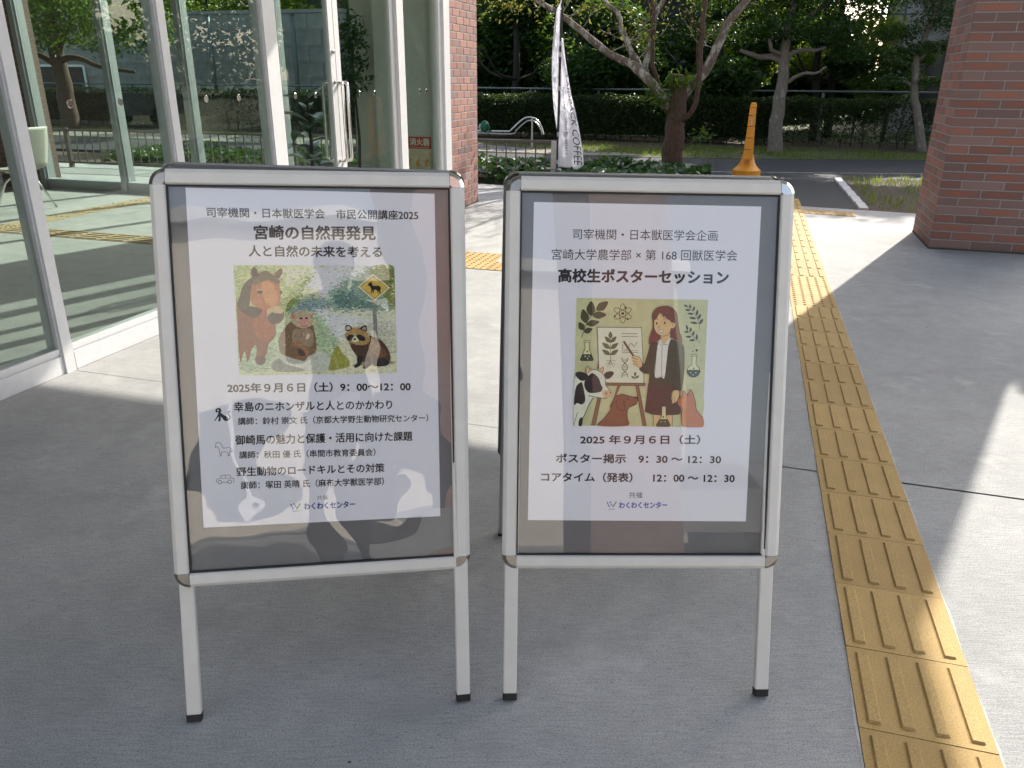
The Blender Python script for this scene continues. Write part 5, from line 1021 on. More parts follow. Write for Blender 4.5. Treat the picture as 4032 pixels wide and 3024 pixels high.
def add_frame(root, Mx, W_, H_, front=True, film='film_r', light='alu'):
    def put(o, m): o.matrix_local = Mx @ m; return o
    L, T_ = W_ / 2, RW
    rx = lambda a: Matrix.Rotation(a, 4, 'Y')
    put(rail_mesh(W_ - 2 * T_ - .001).build('frame_rail', M[light], root), Matrix.Translation((-L + T_ + .0005, 0, 0)))
    put(rail_mesh(W_ - 2 * T_ - .001).build('frame_rail', M[light], root), Matrix.Translation((L - T_ - .0005, 0, -H_)) @ rx(math.pi))
    put(rail_mesh(H_ - 2 * T_ - .001).build('frame_rail', M[light], root), Matrix.Translation((-L, 0, -H_ + T_ + .0005)) @ rx(-math.pi / 2))
    put(rail_mesh(H_ - 2 * T_ - .001).build('frame_rail', M[light], root), Matrix.Translation((L, 0, -T_ - .0005)) @ rx(math.pi / 2))
    for k, (x, z, a) in enumerate(((-L, 0, 0), (L, 0, math.pi / 2), (L, -H_, math.pi), (-L, -H_, -math.pi / 2))):
        put(corner_mesh().build('corner_cap', M['chrome'] if k == 1 else M['cap'], root, smooth=False), Matrix.Translation((x, 0, z)) @ rx(a))
    i = T_ - .003
    put(MB().box(-L + i, L - i, .0062, .010, -H_ + i, -i).build('backing_board', M['backing'], root), Matrix.Identity(4))
    gk = MB(); e = .0035
    for bx in ((-L + T_, L - T_, -T_ - e, -T_), (-L + T_, L - T_, -H_ + T_, -H_ + T_ + e), (-L + T_, -L + T_ + e, -H_ + T_ + e, -T_ - e), (L - T_ - e, L - T_, -H_ + T_ + e, -T_ - e)):
        gk.box(bx[0], bx[1], -.0015, .006, bx[2], bx[3])
    put(gk.build('gasket', M['rubber'], root), Matrix.Identity(4))
    if front:
        put(MB().box(-L + i, L - i, .0004, .0009, -H_ + i, -i).build('clear_cover', M[film], root), Matrix.Identity(4))
def bar(root, name, p, q, w, d, mat, side=Vector((1, 0, 0))):
    """rectangular tube from p to q (p,q are the middle of the tube)"""
    p, q = Vector(p), Vector(q); t = (q - p).normalized(); x = (side - t * side.dot(t)).normalized(); y = t.cross(x)
    Mx = Matrix(((x.x, y.x, t.x, p.x), (x.y, y.y, t.y, p.y), (x.z, y.z, t.z, p.z), (0, 0, 0, 1)))
    b = MB(); L = (q - p).length
    c = .0025; hw, hd = w / 2, d / 2
    ring = [(-hw + c, -hd), (hw - c, -hd), (hw, -hd + c), (hw, hd - c), (hw - c, hd), (-hw + c, hd), (-hw, hd - c), (-hw, -hd + c)]
    b.add([Mx @ Vector((a, e, z)) for z in (0, L) for a, e in ring], [(k, (k + 1) % 8, 8 + (k + 1) % 8, 8 + k) for k in range(8)] + [tuple(range(8))[::-1], tuple(range(8, 16))])
    return b.build(name, mat, root)
def make_stand(label, P, feet, rear_feet, film, xs=0.0):
    root = thing('poster_stand', label, 'poster stand', (0, 0, 0), group='aluminium A-frame poster stands')
    Mf = matrix_panel(P)
    add_frame(root, Mf, PW, PH, True, film)
    up = (Mf.to_3x3() @ Vector((0, 0, 1))); side = Mf.to_3x3() @ Vector((1, 0, 0)); nrm = Mf.to_3x3() @ Vector((0, 1, 0))
    for s, ft in zip((-1, 1), feet):
        xo = s * (PW / 2 - .0075 - .0165)
        top = Mf @ Vector((xo, .0225, -.10)); 
        q = Vector(ft) + side * (-s) * .0165 + nrm * .0125; q.z = .010
        bar(root, 'leg', top, q, .033, .020, M['alu'], side)
        bar(root, 'foot_cap', q + (top - q).normalized() * .012, q - (top - q).normalized() * .006, .035, .022, M['rubber'], side)
    # rear panel, leaning the other way
    rc = (Vector(rear_feet[0]) + Vector(rear_feet[1])) / 2
    topc = Mf @ Vector((xs, 0, 0)) + Vector((0, .058, .004))
    d = (topc - Vector((rc.x, rc.y, 0))); ln = d.length
    zax = d.normalized(); xax = (Vector(rear_feet[0]) - Vector(rear_feet[1])).normalized(); xax = (xax - zax * xax.dot(zax)).normalized(); yax = zax.cross(xax)
    Mr = Matrix(((xax.x, yax.x, zax.x, topc.x), (xax.y, yax.y, zax.y, topc.y), (xax.z, yax.z, zax.z, topc.z), (0, 0, 0, 1)))
    add_frame(root, Mr, PW, PH, True, 'film_r', 'alu_dull')
    for s in (-1, 1):
        xo = s * (PW / 2 - .024)
        bar(root, 'leg', Mr @ Vector((xo, .0225, -.10)), Mr @ Vector((xo, .0225, -ln + .012)), .033, .020, M['alu_dull'], xax)
        bar(root, 'foot_cap', Mr @ Vector((xo, .0225, -ln + .018)), Mr @ Vector((xo, .0225, -ln + .006)), .035, .022, M['rubber'], xax)
    # hinge blocks between both panels at the top
    for s in (-1, 1):
        a = Mf @ Vector((s * .26, .012, -.018)); b2 = Mf @ Vector((s * .26, .043, -.016))
        bar(root, 'hinge', a, b2, .05, .016, M['steel'], side)
    # folding stays
    for s in (-1, 1):
        a = Mf @ Vector((s * .285, .03, -.72)); b2 = Mr @ Vector((-s * .285, .03, -.72))
        bar(root, 'folding_stay', a, b2, .003, .014, M['steel'], side)
    return root, Mf
PL = (-0.44867281, 1.80885326, 1.24968097, 0.17566524, -0.23963229, 0.02706742)
PR = (0.32370621, 1.90839931, 1.22733004, 0.03429651, -0.27402518, 0.01376275)
standL, ML = make_stand('left aluminium poster stand with wavy clear cover, turned slightly to the right', PL, [(-.768, 1.467, 0), (-.097, 1.545, 0)], [(-.90, 2.26, 0), (-.235, 2.35, 0)], 'film_l', -.003)
standR, MR = make_stand('right aluminium poster stand with flat clear cover, next to the yellow tactile line', PR, [(-.016, 1.546, 0), (.646, 1.567, 0)], [(-.045, 2.345, 0), (.625, 2.36, 0)], 'film_r', -.006)
def make_poster(label, Mp, corners, tag_):
    root = bpy.data.objects.new('poster', None); COL.objects.link(root); root.matrix_world = Mp
    root.empty_display_size = .1
    tag(root, label, 'poster', 'printed posters in the stands')
    b = MB(); (a, c, d, e) = [(x / 1000, z / 1000) for x, z in corners]
    b.add([(p[0], y, p[1]) for y in (.0050, .0053) for p in (a, c, d, e)], [(0, 3, 2, 1), (4, 5, 6, 7), (0, 1, 5, 4), (1, 2, 6, 5), (2, 3, 7, 6), (3, 0, 4, 7)])
    b.build('paper_sheet', M['paper'], root)
    return root
posterL = make_poster('white lecture poster in the left stand with painting of horse, monkey and raccoon dog', ML, [(-267.8, -39.8), (272.4, -47.2), (271.0, -807.3), (-271.9, -802.8)], 'L')
posterR = make_poster('white poster session sheet in the right stand with woman pointing at an easel', MR, [(-275.2, -59.0), (264.3, -61.0), (258.0, -823.0), (-279.0, -821.2)], 'R')

def inside(x, z, P):
    c = False; j = len(P) - 1
    for i in range(len(P)):
        if (P[i][1] > z) != (P[j][1] > z) and x < (P[j][0] - P[i][0]) * (z - P[i][1]) / (P[j][1] - P[i][1]) + P[i][0]: c = not c
        j = i
    return c
def art_mesh(name, items, par, y0=.0047, dy=-.000022, dabs=0):
    polys = []; rd = random.Random(9)
    vs, fs, cols = [], [], []
    for n_, (kind, c, w, flat) in enumerate(items):
        pts = [(flat[i] / 1000, flat[i + 1] / 1000) for i in range(0, len(flat), 2)]
        y = y0 + dy * n_; col = artcol(c)
        if kind in ('f', 'F'):
            if kind == 'F': pts = smooth_pts(pts, 4, True)
            if polys: pts = [(min(max(p[0], polys[0][5]), polys[0][6]), min(max(p[1], polys[0][7]), polys[0][8])) for p in pts]
            base = len(vs); vs += [(p[0], y, p[1]) for p in pts]
            xs_, zs_ = [p[0] for p in pts], [p[1] for p in pts]; polys.append((pts, y, c, (max(xs_) - min(xs_)) * (max(zs_) - min(zs_)), n_, min(xs_), max(xs_), min(zs_), max(zs_)))
            for t in tessellate_polygon([[Vector((p[0], p[1], 0)) for p in pts]]):
                fs.append([base + i for i in t]); cols.append(col)
        else:
            if kind == 'S': pts = smooth_pts(pts, 4, False)
            w_ = w / 2000
            base = len(vs); n = len(pts)
            for i, p in enumerate(pts):
                a, b = pts[max(i - 1, 0)], pts[min(i + 1, n - 1)]
                dx, dz = b[0] - a[0], b[1] - a[1]; L = math.hypot(dx, dz) or 1
                # a closed stroke keeps its width through sharp corners
                nx, nz = -dz / L * w_, dx / L * w_
                vs += [(p[0] + nx, y, p[1] + nz), (p[0] - nx, y, p[1] - nz)]
            for i in range(n - 1):
                fs.append([base + 2 * i, base + 2 * i + 1, base + 2 * i + 3, base + 2 * i + 2]); cols.append(col)
    # brush dabs: short strokes in the colour of the shape they lie on
    for _ in range(dabs):
        x, z = rd.uniform(polys[0][5], polys[0][6]), rd.uniform(polys[0][7], polys[0][8])
        for pts, y, c, ar, n_, xa, xb, za, zb in reversed(polys):
            if xa <= x <= xb and za <= z <= zb and inside(x, z, pts): break
        else: continue
        if ar < .00035: continue
        bgd = n_ < 17
        if bgd:
            jx, jz = x + rd.gauss(0, .007), z + rd.gauss(0, .006)
            for pts, y_, c, ar, nn, xa, xb, za, zb in reversed(polys[:17]):
                if xa <= jx <= xb and za <= jz <= zb and inside(jx, jz, pts): break
            y = polys[16][1]
        k_ = 1 + rd.gauss(0, .13 if bgd else .20)
        c2 = tuple(min(250, max(8, q * k_ + rd.gauss(0, 6))) for q in c)
        a = rd.uniform(-.5, .5) + (0 if bgd else 1.35); L_, w_ = ((rd.uniform(.004, .010), rd.uniform(.0012, .0035)) if bgd else (rd.uniform(.003, .0065), rd.uniform(.0005, .0012)))
        dx, dz = math.cos(a) * L_ / 2, math.sin(a) * L_ / 2; px_, pz_ = -math.sin(a) * w_ / 2, math.cos(a) * w_ / 2
        dx = max(-(x - polys[0][5]), min(dx, polys[0][6] - x))
        yy = y + dy * rd.uniform(.1, .9); base = len(vs)
        vs += [(x - dx, yy, z - dz), (x + px_, yy, z + pz_), (x + dx, yy, z + dz), (x - px_, yy, z - pz_)]
        fs.append([base, base + 1, base + 2, base + 3]); cols.append(artcol(c2))
    me = bpy.data.meshes.new(name); me.from_pydata(vs, [], fs)
    at = me.attributes.new('ink', 'FLOAT_COLOR', 'FACE')
    at.data.foreach_set('color', np.array([(*c, 1) for c in cols], dtype=np.float32).ravel())
    me.materials.append(M['ink']); me.update()
    return obj(name, me, par)
art_mesh('animal_painting', [(k_, tuple(int(q * f_) for q, f_ in zip(c_, (.96, .95, .92))), w_, p_) for k_, c_, w_, p_ in ART['animals']], posterL, dy=-.00003, dabs=14000)
art_mesh('icons', ART['icons'], posterL); art_mesh('logo', ART['logoL'], posterL)
art_mesh('session_illustration', ART['students'], posterR, dy=-.000018)
art_mesh('logo', ART['logoR'], posterR)
for side, s, x0, z0, x1, z1, h, bold, colr in TEXTS:
    par = posterL if side == 'L' else posterR
    o = text_obj('lettering', s, 0, math.hypot(x1 - x0, z1 - z0) / 1000, 0, h / 1000, 0, inkmat(colr), par, bold)
    o.location = (x0 / 1000, .0045, z0 / 1000)
    o.rotation_euler = (0, -math.atan2(z1 - z0, x1 - x0), 0)

# ================================================================ VEGETATION
def leaf_object(name, P, size, mat, par=None, aspect=.5, flat=0.35, kind=None, tone=None, rng=RNG, droop=0.0):
    """many separate folded leaves at points P (n,3)"""
    P = np.asarray(P, dtype=np.float64); n = len(P)
    sz = size * rng.uniform(.6, 1.25, n)
    yaw = rng.uniform(0, 2 * np.pi, n); pit = rng.normal(-droop, flat, n); rol = rng.normal(0, .7, n)
    ax = np.stack([np.cos(yaw) * np.cos(pit), np.sin(yaw) * np.cos(pit), np.sin(pit)], 1)
    up = np.tile([0, 0, 1.0], (n, 1)); sd = np.cross(ax, up); sd /= np.linalg.norm(sd, axis=1)[:, None] + 1e-9
    nm = np.cross(sd, ax)
    sd2 = sd * np.cos(rol)[:, None] + nm * np.sin(rol)[:, None]; nm2 = np.cross(sd2, ax)
    s = sz[:, None]
    v0 = P - ax * s * .5
    v1 = P + sd2 * s * aspect * .5 + nm2 * s * .10
    v2 = P + ax * s * .5 - nm2 * s * .05
    v3 = P - sd2 * s * aspect * .5 + nm2 * s * .10
    V = np.stack([v0, v1, v2, v3], 1).reshape(-1, 3)
    me = bpy.data.meshes.new(name)
    me.vertices.add(4 * n); me.loops.add(6 * n); me.polygons.add(2 * n)
    me.vertices.foreach_set('co', V.astype(np.float32).ravel())
    b = np.arange(n)[:, None] * 4
    me.loops.foreach_set('vertex_index', np.concatenate([b + 0, b + 1, b + 2, b + 0, b + 2, b + 3], 1).astype(np.int32).ravel())
    me.polygons.foreach_set('loop_start', np.arange(0, 6 * n, 3, dtype=np.int32))
    me.polygons.foreach_set('loop_total', np.full(2 * n, 3, dtype=np.int32))
    me.update(calc_edges=True)
    at = me.attributes.new('tone', 'FLOAT', 'FACE')
    tn_ = rng.uniform(0, 1, n) if tone is None else np.clip(tone + rng.uniform(-.25, .25, n), 0, 1)
    at.data.foreach_set('value', np.repeat(tn_, 2).astype(np.float32))
    me.materials.append(mat)
    o = obj(name, me, par)
    if kind: o['kind'] = kind
    return o
def blob_points(blobs, n, rng=RNG, shell=.55):
    """points in ellipsoids: blobs = (x,y,z,rx,ry,rz)"""
    B = np.array(blobs, float); w = (B[:, 3] * B[:, 4] * B[:, 5]) ** (2 / 3); w /= w.sum()
    k = rng.choice(len(B), n, p=w); d = rng.normal(size=(n, 3)); d /= np.linalg.norm(d, axis=1)[:, None]
    r = shell + (1 - shell) * rng.uniform(0, 1, n) ** .8; r *= rng.uniform(.85, 1.08, n)
    return B[k, :3] + d * r[:, None] * B[k, 3:]
def limb_chain(b, pts, r0, r1, n=8, jit=.02):
    pts = smooth_pts([tuple(p) for p in pts], 3, False)
    L = len(pts)
    pts = [Vector(p) + Vector((random.uniform(-jit, jit), random.uniform(-jit, jit), random.uniform(-jit, jit) * .5)) * (1 if 0 < i < L - 1 else 0) for i, p in enumerate(pts)]
    b.tube(pts, [r0 + (r1 - r0) * i / (L - 1) for i in range(L)], n)
def twig_tree(b, base, direc, length, r, depth, ends, rnd, spread=.55):
    p = Vector(base); d = Vector(direc).normalized(); pts = [p.copy()]
    for s in range(4):
        d = (d + Vector((rnd.uniform(-.25, .25), rnd.uniform(-.25, .25), rnd.uniform(-.12, .2)))).normalized()
        p = p + d * length / 4; pts.append(p.copy())
    b.tube(pts, [r * (1 - .14 * i) for i in range(5)], 6 if depth > 1 else 5, cap=False)
    if depth == 0: ends.append(p.copy()); return
    for k in range(rnd.choice((2, 3))):
        q = pts[rnd.choice((2, 3, 4))]
        nd = (d + Vector((rnd.uniform(-1, 1), rnd.uniform(-1, 1), rnd.uniform(-.3, .6))) * spread).normalized()
        twig_tree(b, q, nd, length * rnd.uniform(.6, .8), r * .55, depth - 1, ends, rnd, spread)

# --- cherry tree with pale lichen bark near the flag
ct = thing('cherry_tree', 'pale-barked tree with a thick cut trunk and forked limbs beside the white banners', 'tree', grid=True)
U1 = 13.6
b = MB()
limb_chain(b, [(-1.40, U1, -.05), (-1.40, U1, .3), (-1.39, U1, .7), (-1.38, U1, 1.1), (-1.40, U1 + .02, 1.35), (-1.44, U1 + .02, 1.50)], .185, .115, 14, .014)
b.build('trunk', M['bark_dark'], ct, smooth=True)
limbs = [([(-1.50, 0, .98), (-1.72, -.05, 1.28), (-1.93, -.1, 1.46), (-2.11, -.12, 1.63), (-2.49, -.2, 1.80), (-2.95, -.3, 2.14), (-3.24, -.35, 2.35), (-3.63, -.4, 2.57), (-4.3, -.5, 3.0)], .085, .03),
         ([(-1.86, -.08, 1.42), (-2.02, .05, 1.62), (-2.15, .1, 1.78), (-2.26, .15, 1.95), (-2.40, .2, 2.25), (-2.46, .2, 2.42), (-2.70, .25, 2.62), (-3.0, .3, 3.2)], .058, .03),
         ([(-1.76, 0, 1.30), (-1.92, .05, 1.5), (-1.92, .1, 1.75), (-1.87, .12, 2.16), (-1.82, .15, 2.42), (-1.73, .2, 2.62), (-1.6, .3, 3.3)], .055, .035),
         ([(-1.55, .02, 1.1), (-1.70, .05, 1.34), (-1.80, -.05, 1.62), (-1.83, -.08, 1.95), (-1.84, -.05, 2.33), (-1.93, 0, 2.7), (-2.1, 0, 3.4)], .038, .026),
         ([(-1.27, -.05, .82), (-1.13, -.12, .95), (-1.08, -.14, 1.15), (-1.07, -.15, 1.45), (-1.08, -.15, 2.08), (-1.07, -.12, 2.55), (-1.0, -.1, 3.5)], .045, .036),
         ([(-1.36, .03, 1.15), (-1.19, .08, 1.34), (-1.02, .1, 1.53), (-.86, .12, 1.88), (-.75, .15, 2.2), (-.52, .2, 2.52), (-.1, .3, 3.1)], .085, .05)]
rnd = random.Random(5); ends = []
for k, (pts, r0, r1) in enumerate(limbs):
    b = MB(); P3 = [(v, U1 + du, z) for v, du, z in pts]
    limb_chain(b, P3, r0, r1, 10, .012)
    for q in P3[3:]:
        for _ in range(2):
            if rnd.random() < .75:
                twig_tree(b, q, (rnd.uniform(-1, 1), rnd.uniform(-.8, .8), rnd.uniform(-.1, .9)), rnd.uniform(.3, .6), .012, 1, ends, rnd, .7)
    twig_tree(b, P3[-1], Vector(P3[-1]) - Vector(P3[-2]), .8, r1, 2, ends, rnd, .6)
    b.build('branch', M['bark_dark'] if k in (3, 4) else M['bark_pale'], ct, smooth=True)
# twigs on the right limb
E_ = np.array([tuple(p) for p in ends if p.z > 1.7])
P = E_[RNG.integers(0, len(E_), 1700)] + RNG.normal(0, .14, (1700, 3)) * [1, 1, .8]
leaf_object('foliage', P, .075, M['leaf_autumn'], ct, .45, .5, droop=.4)
P = blob_points([(-4.2, U1 - .2, 2.75, .9, .7, .55), (-3.5, U1, 3.2, .8, .8, .5), (-2.6, U1 + .3, 3.2, .9, .9, .5), (-4.9, U1 - .3, 2.8, .5, .6, .4), (-1.2, U1 + .4, 3.5, 1, .8, .5)], 2200, shell=.1)
leaf_object('foliage', P, .085, M['leaf_autumn'], ct, .45, .5, droop=.4, tone=np.full(2200, .35))
ep = []
for c, n, s in (((-1.62, U1 - .15, 1.12), 90, .10), ((-1.45, U1 - .15, 1.38), 70, .08), ((-1.20, U1 - .12, 1.42), 50, .07), ((-1.75, U1 - .1, 1.28), 50, .07)):
    ep.append(np.array(c) + RNG.normal(0, s, (n, 3)))
for e_ in ep: leaf_object('clinging_fern', e_, .14, M['leaf_mid'], ct, .2, .6, droop=.5, kind='stuff')
P = np.concatenate([np.array((-1.0, U1 - .2, .55)) + RNG.normal(0, .09, (30, 3)), np.array((-.88, U1 - .2, .66)) + RNG.normal(0, .08, (25, 3))])
leaf_object('sucker_leaves', P, .10, M['leaf_mid'], ct, .35, .5)
b = MB(); b.tube([(-1.26, U1 - .1, .35), (-1.1, U1 - .18, .48), (-.95, U1 - .2, .66), (-.85, U1 - .2, .8)], .008, 5); b.build('sucker', M['bark_dark'], ct)

# --- pollarded grey tree on the far verge
def pad_tree(name, label, v, u, trunk, tr, branches, blobs, nleaf, lsize, leaf, barkm, group=None, droop=.1):
    t = thing(name, label, 'tree', grid=True, group=group)
    b = MB(); limb_chain(b, [(v + a, u + c, z) for a, c, z in trunk], tr[0], tr[1], 12, .012); b.build('trunk', barkm, t, smooth=True)
    for pts, r0, r1 in branches:
        b = MB(); limb_chain(b, [(v + a, u + c, z) for a, c, z in pts], r0, r1, 8, .02); b.build('branch', barkm, t, smooth=True)
    P = blob_points([(v + x, u + y, z, a, c, d) for x, y, z, a, c, d in blobs], nleaf, shell=.35)
    leaf_object('crown', P, lsize, leaf, t, .5, .45, droop=droop)
    return t
pad_tree('evergreen_tree', 'grey-trunked pollarded tree on the grass verge behind the orange stand', .24, 18.3,
         [(0, 0, -.05), (.0, 0, .10), (-.03, 0, .4), (-.03, 0, .75), (-.02, 0, 1.1), (-.01, 0, 1.5), (-.03, 0, 1.85), (-.03, 0, 2.3), (.1, 0, 3.6)], (.17, .075),
         [([(-.04, 0, 1.75), (-.25, 0, 1.86), (-.45, .05, 1.86), (-.65, 0, 1.9), (-.92, 0, 2.0)], .07, .04),
          ([(0, 0, 1.85), (.15, .05, 1.95), (.35, .05, 2.0), (.52, .05, 1.98), (.75, .1, 2.05)], .055, .03),
          ([(.08, 0, 1.38), (.2, -.05, 1.47), (.42, -.08, 1.55), (.6, -.1, 1.56), (.8, -.1, 1.68)], .045, .02),
          ([(-.05, 0, 1.9), (-.3, -.2, 2.0), (-.35, -.25, 2.2)], .05, .03), ([(.0, 0, 2.2), (-.5, .1, 2.7), (-1.1, .1, 3.2)], .06, .02), ([(.0, 0, 2.3), (.6, .1, 2.8), (1.2, .1, 3.3)], .06, .02)],
         [(-1.0, 0, 2.35, .75, .7, .28), (-.1, -.2, 2.45, .7, .8, .3), (.85, 0, 2.4, .7, .7, .3), (-.7, 0, 2.9, .8, .8, .3), (.4, 0, 2.95, .9, .9, .3), (1.5, .2, 2.9, .7, .7, .35), (-1.5, .2, 2.95, .6, .6, .3), (0, 0, 3.6, 1.3, 1.2, .4), (1.2, .3, 2.0, .5, .5, .3), (-.2, .2, 4.3, 1.3, 1.2, .5), (1.2, .2, 4.3, 1.1, 1.1, .5), (-1.6, .2, 4.3, 1.1, 1.1, .5), (0, .3, 5.1, 1.4, 1.3, .5), (1.9, .3, 3.6, .9, .9, .4), (-1.9, .2, 3.6, .9, .9, .4)],
         26000, .095, M['leaf_dark'], M['bark_grey'])
pad_tree('podocarp_tree', 'slender leaning tree with feathery dark foliage next to the brick pillar', 3.2, 19.6,
         [(.12, 0, -.05), (.0, 0, .35), (-.14, 0, .8), (-.26, 0, 1.15), (-.30, 0, 1.5), (-.33, 0, 1.9), (-.2, 0, 2.5), (-.1, 0, 3.2)], (.10, .045),
         [([(-.3, 0, 1.3), (-.5, 0, 1.42), (-.7, 0, 1.4)], .03, .015), ([(-.3, 0, 1.4), (-.1, 0, 1.5), (.1, 0, 1.5)], .03, .015), ([(-.3, 0, 1.8), (0, 0, 2.1), (.35, 0, 2.2)], .03, .015), ([(-.3, 0, 1.9), (-.7, 0, 2.1), (-1.0, 0, 2.2)], .03, .015)],
         [(-.75, 0, 1.42, .38, .3, .12), (.05, 0, 1.42, .42, .3, .13), (-.3, 0, 2.05, .55, .5, .16), (.5, 0, 2.15, .55, .5, .2), (-.8, 0, 2.35, .6, .5, .2), (.2, 0, 2.6, .9, .6, .3), (.9, 0, 2.7, .7, .6, .35), (-.2, 0, 3.1, .8, .7, .35)],
         9000, .07, M['leaf_dark'], M['bark_grey'], droop=-.3)
# --- tree seen through the hall windows
pad_tree('camphor_tree', 'leafy green tree with dark forked trunk seen through the far hall windows', -18.3, 18.4,
         [(0, 0, -.05), (0, 0, .6), (.02, 0, 1.2), (-.05, 0, 1.85), (.0, 0, 2.4), (.1, 0, 3.4)], (.24, .15),
         [([(0, 0, 1.6), (-.6, 0, 1.9), (-1.2, 0, 1.85), (-1.9, .1, 1.6)], .10, .04), ([(0, 0, 1.75), (.6, 0, 1.85), (1.4, 0, 1.6), (2.4, 0, 1.5)], .09, .04), ([(0, 0, 1.9), (.5, 0, 2.6), (1.2, 0, 3.3)], .09, .04), ([(0, 0, 1.9), (-.6, 0, 2.7), (-1.3, 0, 3.3)], .09, .04)],
         [(-1.8, -.8, 2.6, 1.1, 1, .8), (-.5, -1, 2.5, 1.1, 1, .75), (.9, -1, 2.7, 1.1, 1, .8), (2.1, -.6, 2.6, 1.0, 1, .8), (-1, -.4, 3.5, 1.3, 1.2, .9), (.9, -.4, 3.6, 1.3, 1.2, .9), (3.0, 0, 2.7, .8, .8, .9), (-2.6, 0, 3.1, .9, .9, .9), (0, .2, 4.5, 1.8, 1.5, .9), (3.6, 0, 3.6, 1.2, 1, .9)],
         16000, .14, M['leaf_mid'], M['bark_dark'], droop=.3)
# --- dense evergreens beyond the hedge
rnd = random.Random(21)
def big_tree(v, u, h, spread, low, leaf, n, label, size=.16, group='dense evergreens behind the hedge'):
    blobs = []
    for k in range(11):
        a = rnd.uniform(0, 2 * math.pi); rr = spread * rnd.uniform(.15, .75); z = low + (h - low) * rnd.uniform(.08, .95)
        f = 1 - .45 * (z - low) / (h - low)
        s = spread * rnd.uniform(.38, .55) * f
        blobs.append((math.cos(a) * rr * f, math.sin(a) * rr * f, z, s, s, s * .62))
    tr = rnd.uniform(-.2, .2)
    return pad_tree('evergreen_tree', label, v, u, [(0, 0, -.05), (tr * .3, 0, .8), (tr, 0, 1.8), (tr * .5, 0, h * .55), (0, 0, h * .8)], (.12, .05),
                    [([(tr, 0, 1.4), (math.cos(a) * spread * .4, math.sin(a) * spread * .4, low + .6), (math.cos(a) * spread * .75, math.sin(a) * spread * .75, low + 1.2)], .045, .015) for a in (rnd.uniform(0, 2), rnd.uniform(2, 4), rnd.uniform(4, 6))],
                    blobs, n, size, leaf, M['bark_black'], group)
spots = [(-9.6, 22.2, 6.6, 2.0, 1.0, 'leaf_dark', 14000, 'dark evergreen rising just left of the white banners, behind the brick column edge'),
         (-6.6, 21.6, 6.4, 1.9, .95, 'leaf_dark', 18000, 'dark drooping evergreen directly behind the bent steel handrail'),
         (-4.0, 22.4, 6.8, 2.1, .95, 'leaf_dark', 18000, 'dark evergreen behind the white banners'),
         (-1.2, 22.0, 6.6, 2.0, .95, 'leaf_dark', 18000, 'dark evergreen behind the forked pale-barked tree'),
         (1.6, 23.6, 6.3, 2.1, 1.0, 'leaf_lime', 9000, 'sunlit yellow-green tree glinting behind the pollarded tree'),
         (-.6, 25.0, 6.3, 2.0, .9, 'leaf_lime', 8000, 'sunlit yellow-green tree behind the dark evergreens at centre right'),
         (1.2, 22.3, 6.0, 1.15, 1.1, 'leaf_dark', 9000, 'dark evergreen between pollarded tree and leaning slender tree'),
         (6.6, 22.8, 6.4, 1.8, 1.2, 'leaf_dark', 9000, 'dark evergreen mostly hidden behind the right brick pillar'),
         (-12.2, 24.8, 6.6, 2.3, 2.9, 'leaf_dark', 6000, 'evergreen leaning over the block wall, seen above the glass doors')]
pad_tree('evergreen_tree', 'tall spreading evergreen with an unseen high crown added to shade the road, above the leaning slender tree', 5.2, 21.4,
         [(0, 0, -.05), (.05, 0, 2), (0, 0, 4.2), (0, 0, 6.4)], (.2, .08),
         [([(0, 0, 3.8), (-1.0, 0, 5.0), (-2.2, .2, 5.8)], .09, .03), ([(0, 0, 4.0), (1.2, 0, 5.2), (2.4, .1, 5.9)], .09, .03), ([(0, 0, 4.4), (0, 1.0, 5.4), (0, 1.6, 6.0)], .08, .03)],
         [(x, y, z_, 1.0, 1.0, .55) for x, y, z_ in ((-3.0, -.2, 5.6), (-2.4, .6, 6.6), (-1.6, -.8, 5.7), (-.8, .4, 6.9), (0, -.8, 6.0), (.8, .6, 7.0), (1.6, -.6, 5.9), (2.4, .4, 6.7), (3.2, -.2, 5.8), (0, 1.0, 7.4), (-1.5, 1.0, 7.3), (1.6, 1.2, 7.3), (-3.6, .4, 6.4), (-.5, -1.6, 5.4), (1.0, -1.8, 5.3), (-2.2, -1.6, 5.3), (-1.8, -.5, 6.85), (-.6, -.6, 6.9), (.6, -.5, 6.9), (1.8, -.6, 6.8), (-2.9, -.3, 6.7))],  # crown blobs added above the view, flat-topped to shade the path
         30000, .17, M['leaf_dark'], M['bark_dark'], 'dense evergreens behind the hedge')
for v, u, h, sp, lo, lf, n, lab in spots: big_tree(v, u, h, sp, lo, M[lf], n, lab)
for v, u, h, lab in ((-16.5, 27, 6.5, 'bright lime-green tree above the block wall, seen through the glass'), (-20.5, 28, 6.0, 'lime-green tree over the left end of the block wall'), (-13.5, 29, 6.2, 'lime-green tree over the right end of the block wall')):
    big_tree(v, u, h, 2.6, 2.6, M['leaf_lime'], 5000, lab, .26, 'sunlit trees behind the block wall')
pad_tree('evergreen_shrub', 'dark shrub just above the thin part of the hedge beside the leaning tree', 2.85, 22.6, [(0, 0, -.05), (0, 0, .8), (.05, 0, 1.8)], (.05, .03),
         [([(0, 0, .6), (.3, 0, 1.2), (.5, 0, 1.7)], .03, .01), ([(0, 0, .6), (-.3, 0, 1.2), (-.5, 0, 1.7)], .03, .01)],
         [(-.5, 0, 1.3, .5, .5, .5), (.3, 0, 1.4, .5, .5, .5), (-.1, 0, 1.9, .6, .5, .35), (.6, 0, 2.0, .4, .4, .3), (-.7, 0, 2.05, .4, .4, .3)], 3800, .11, M['leaf_mid'], M['bark_black'])
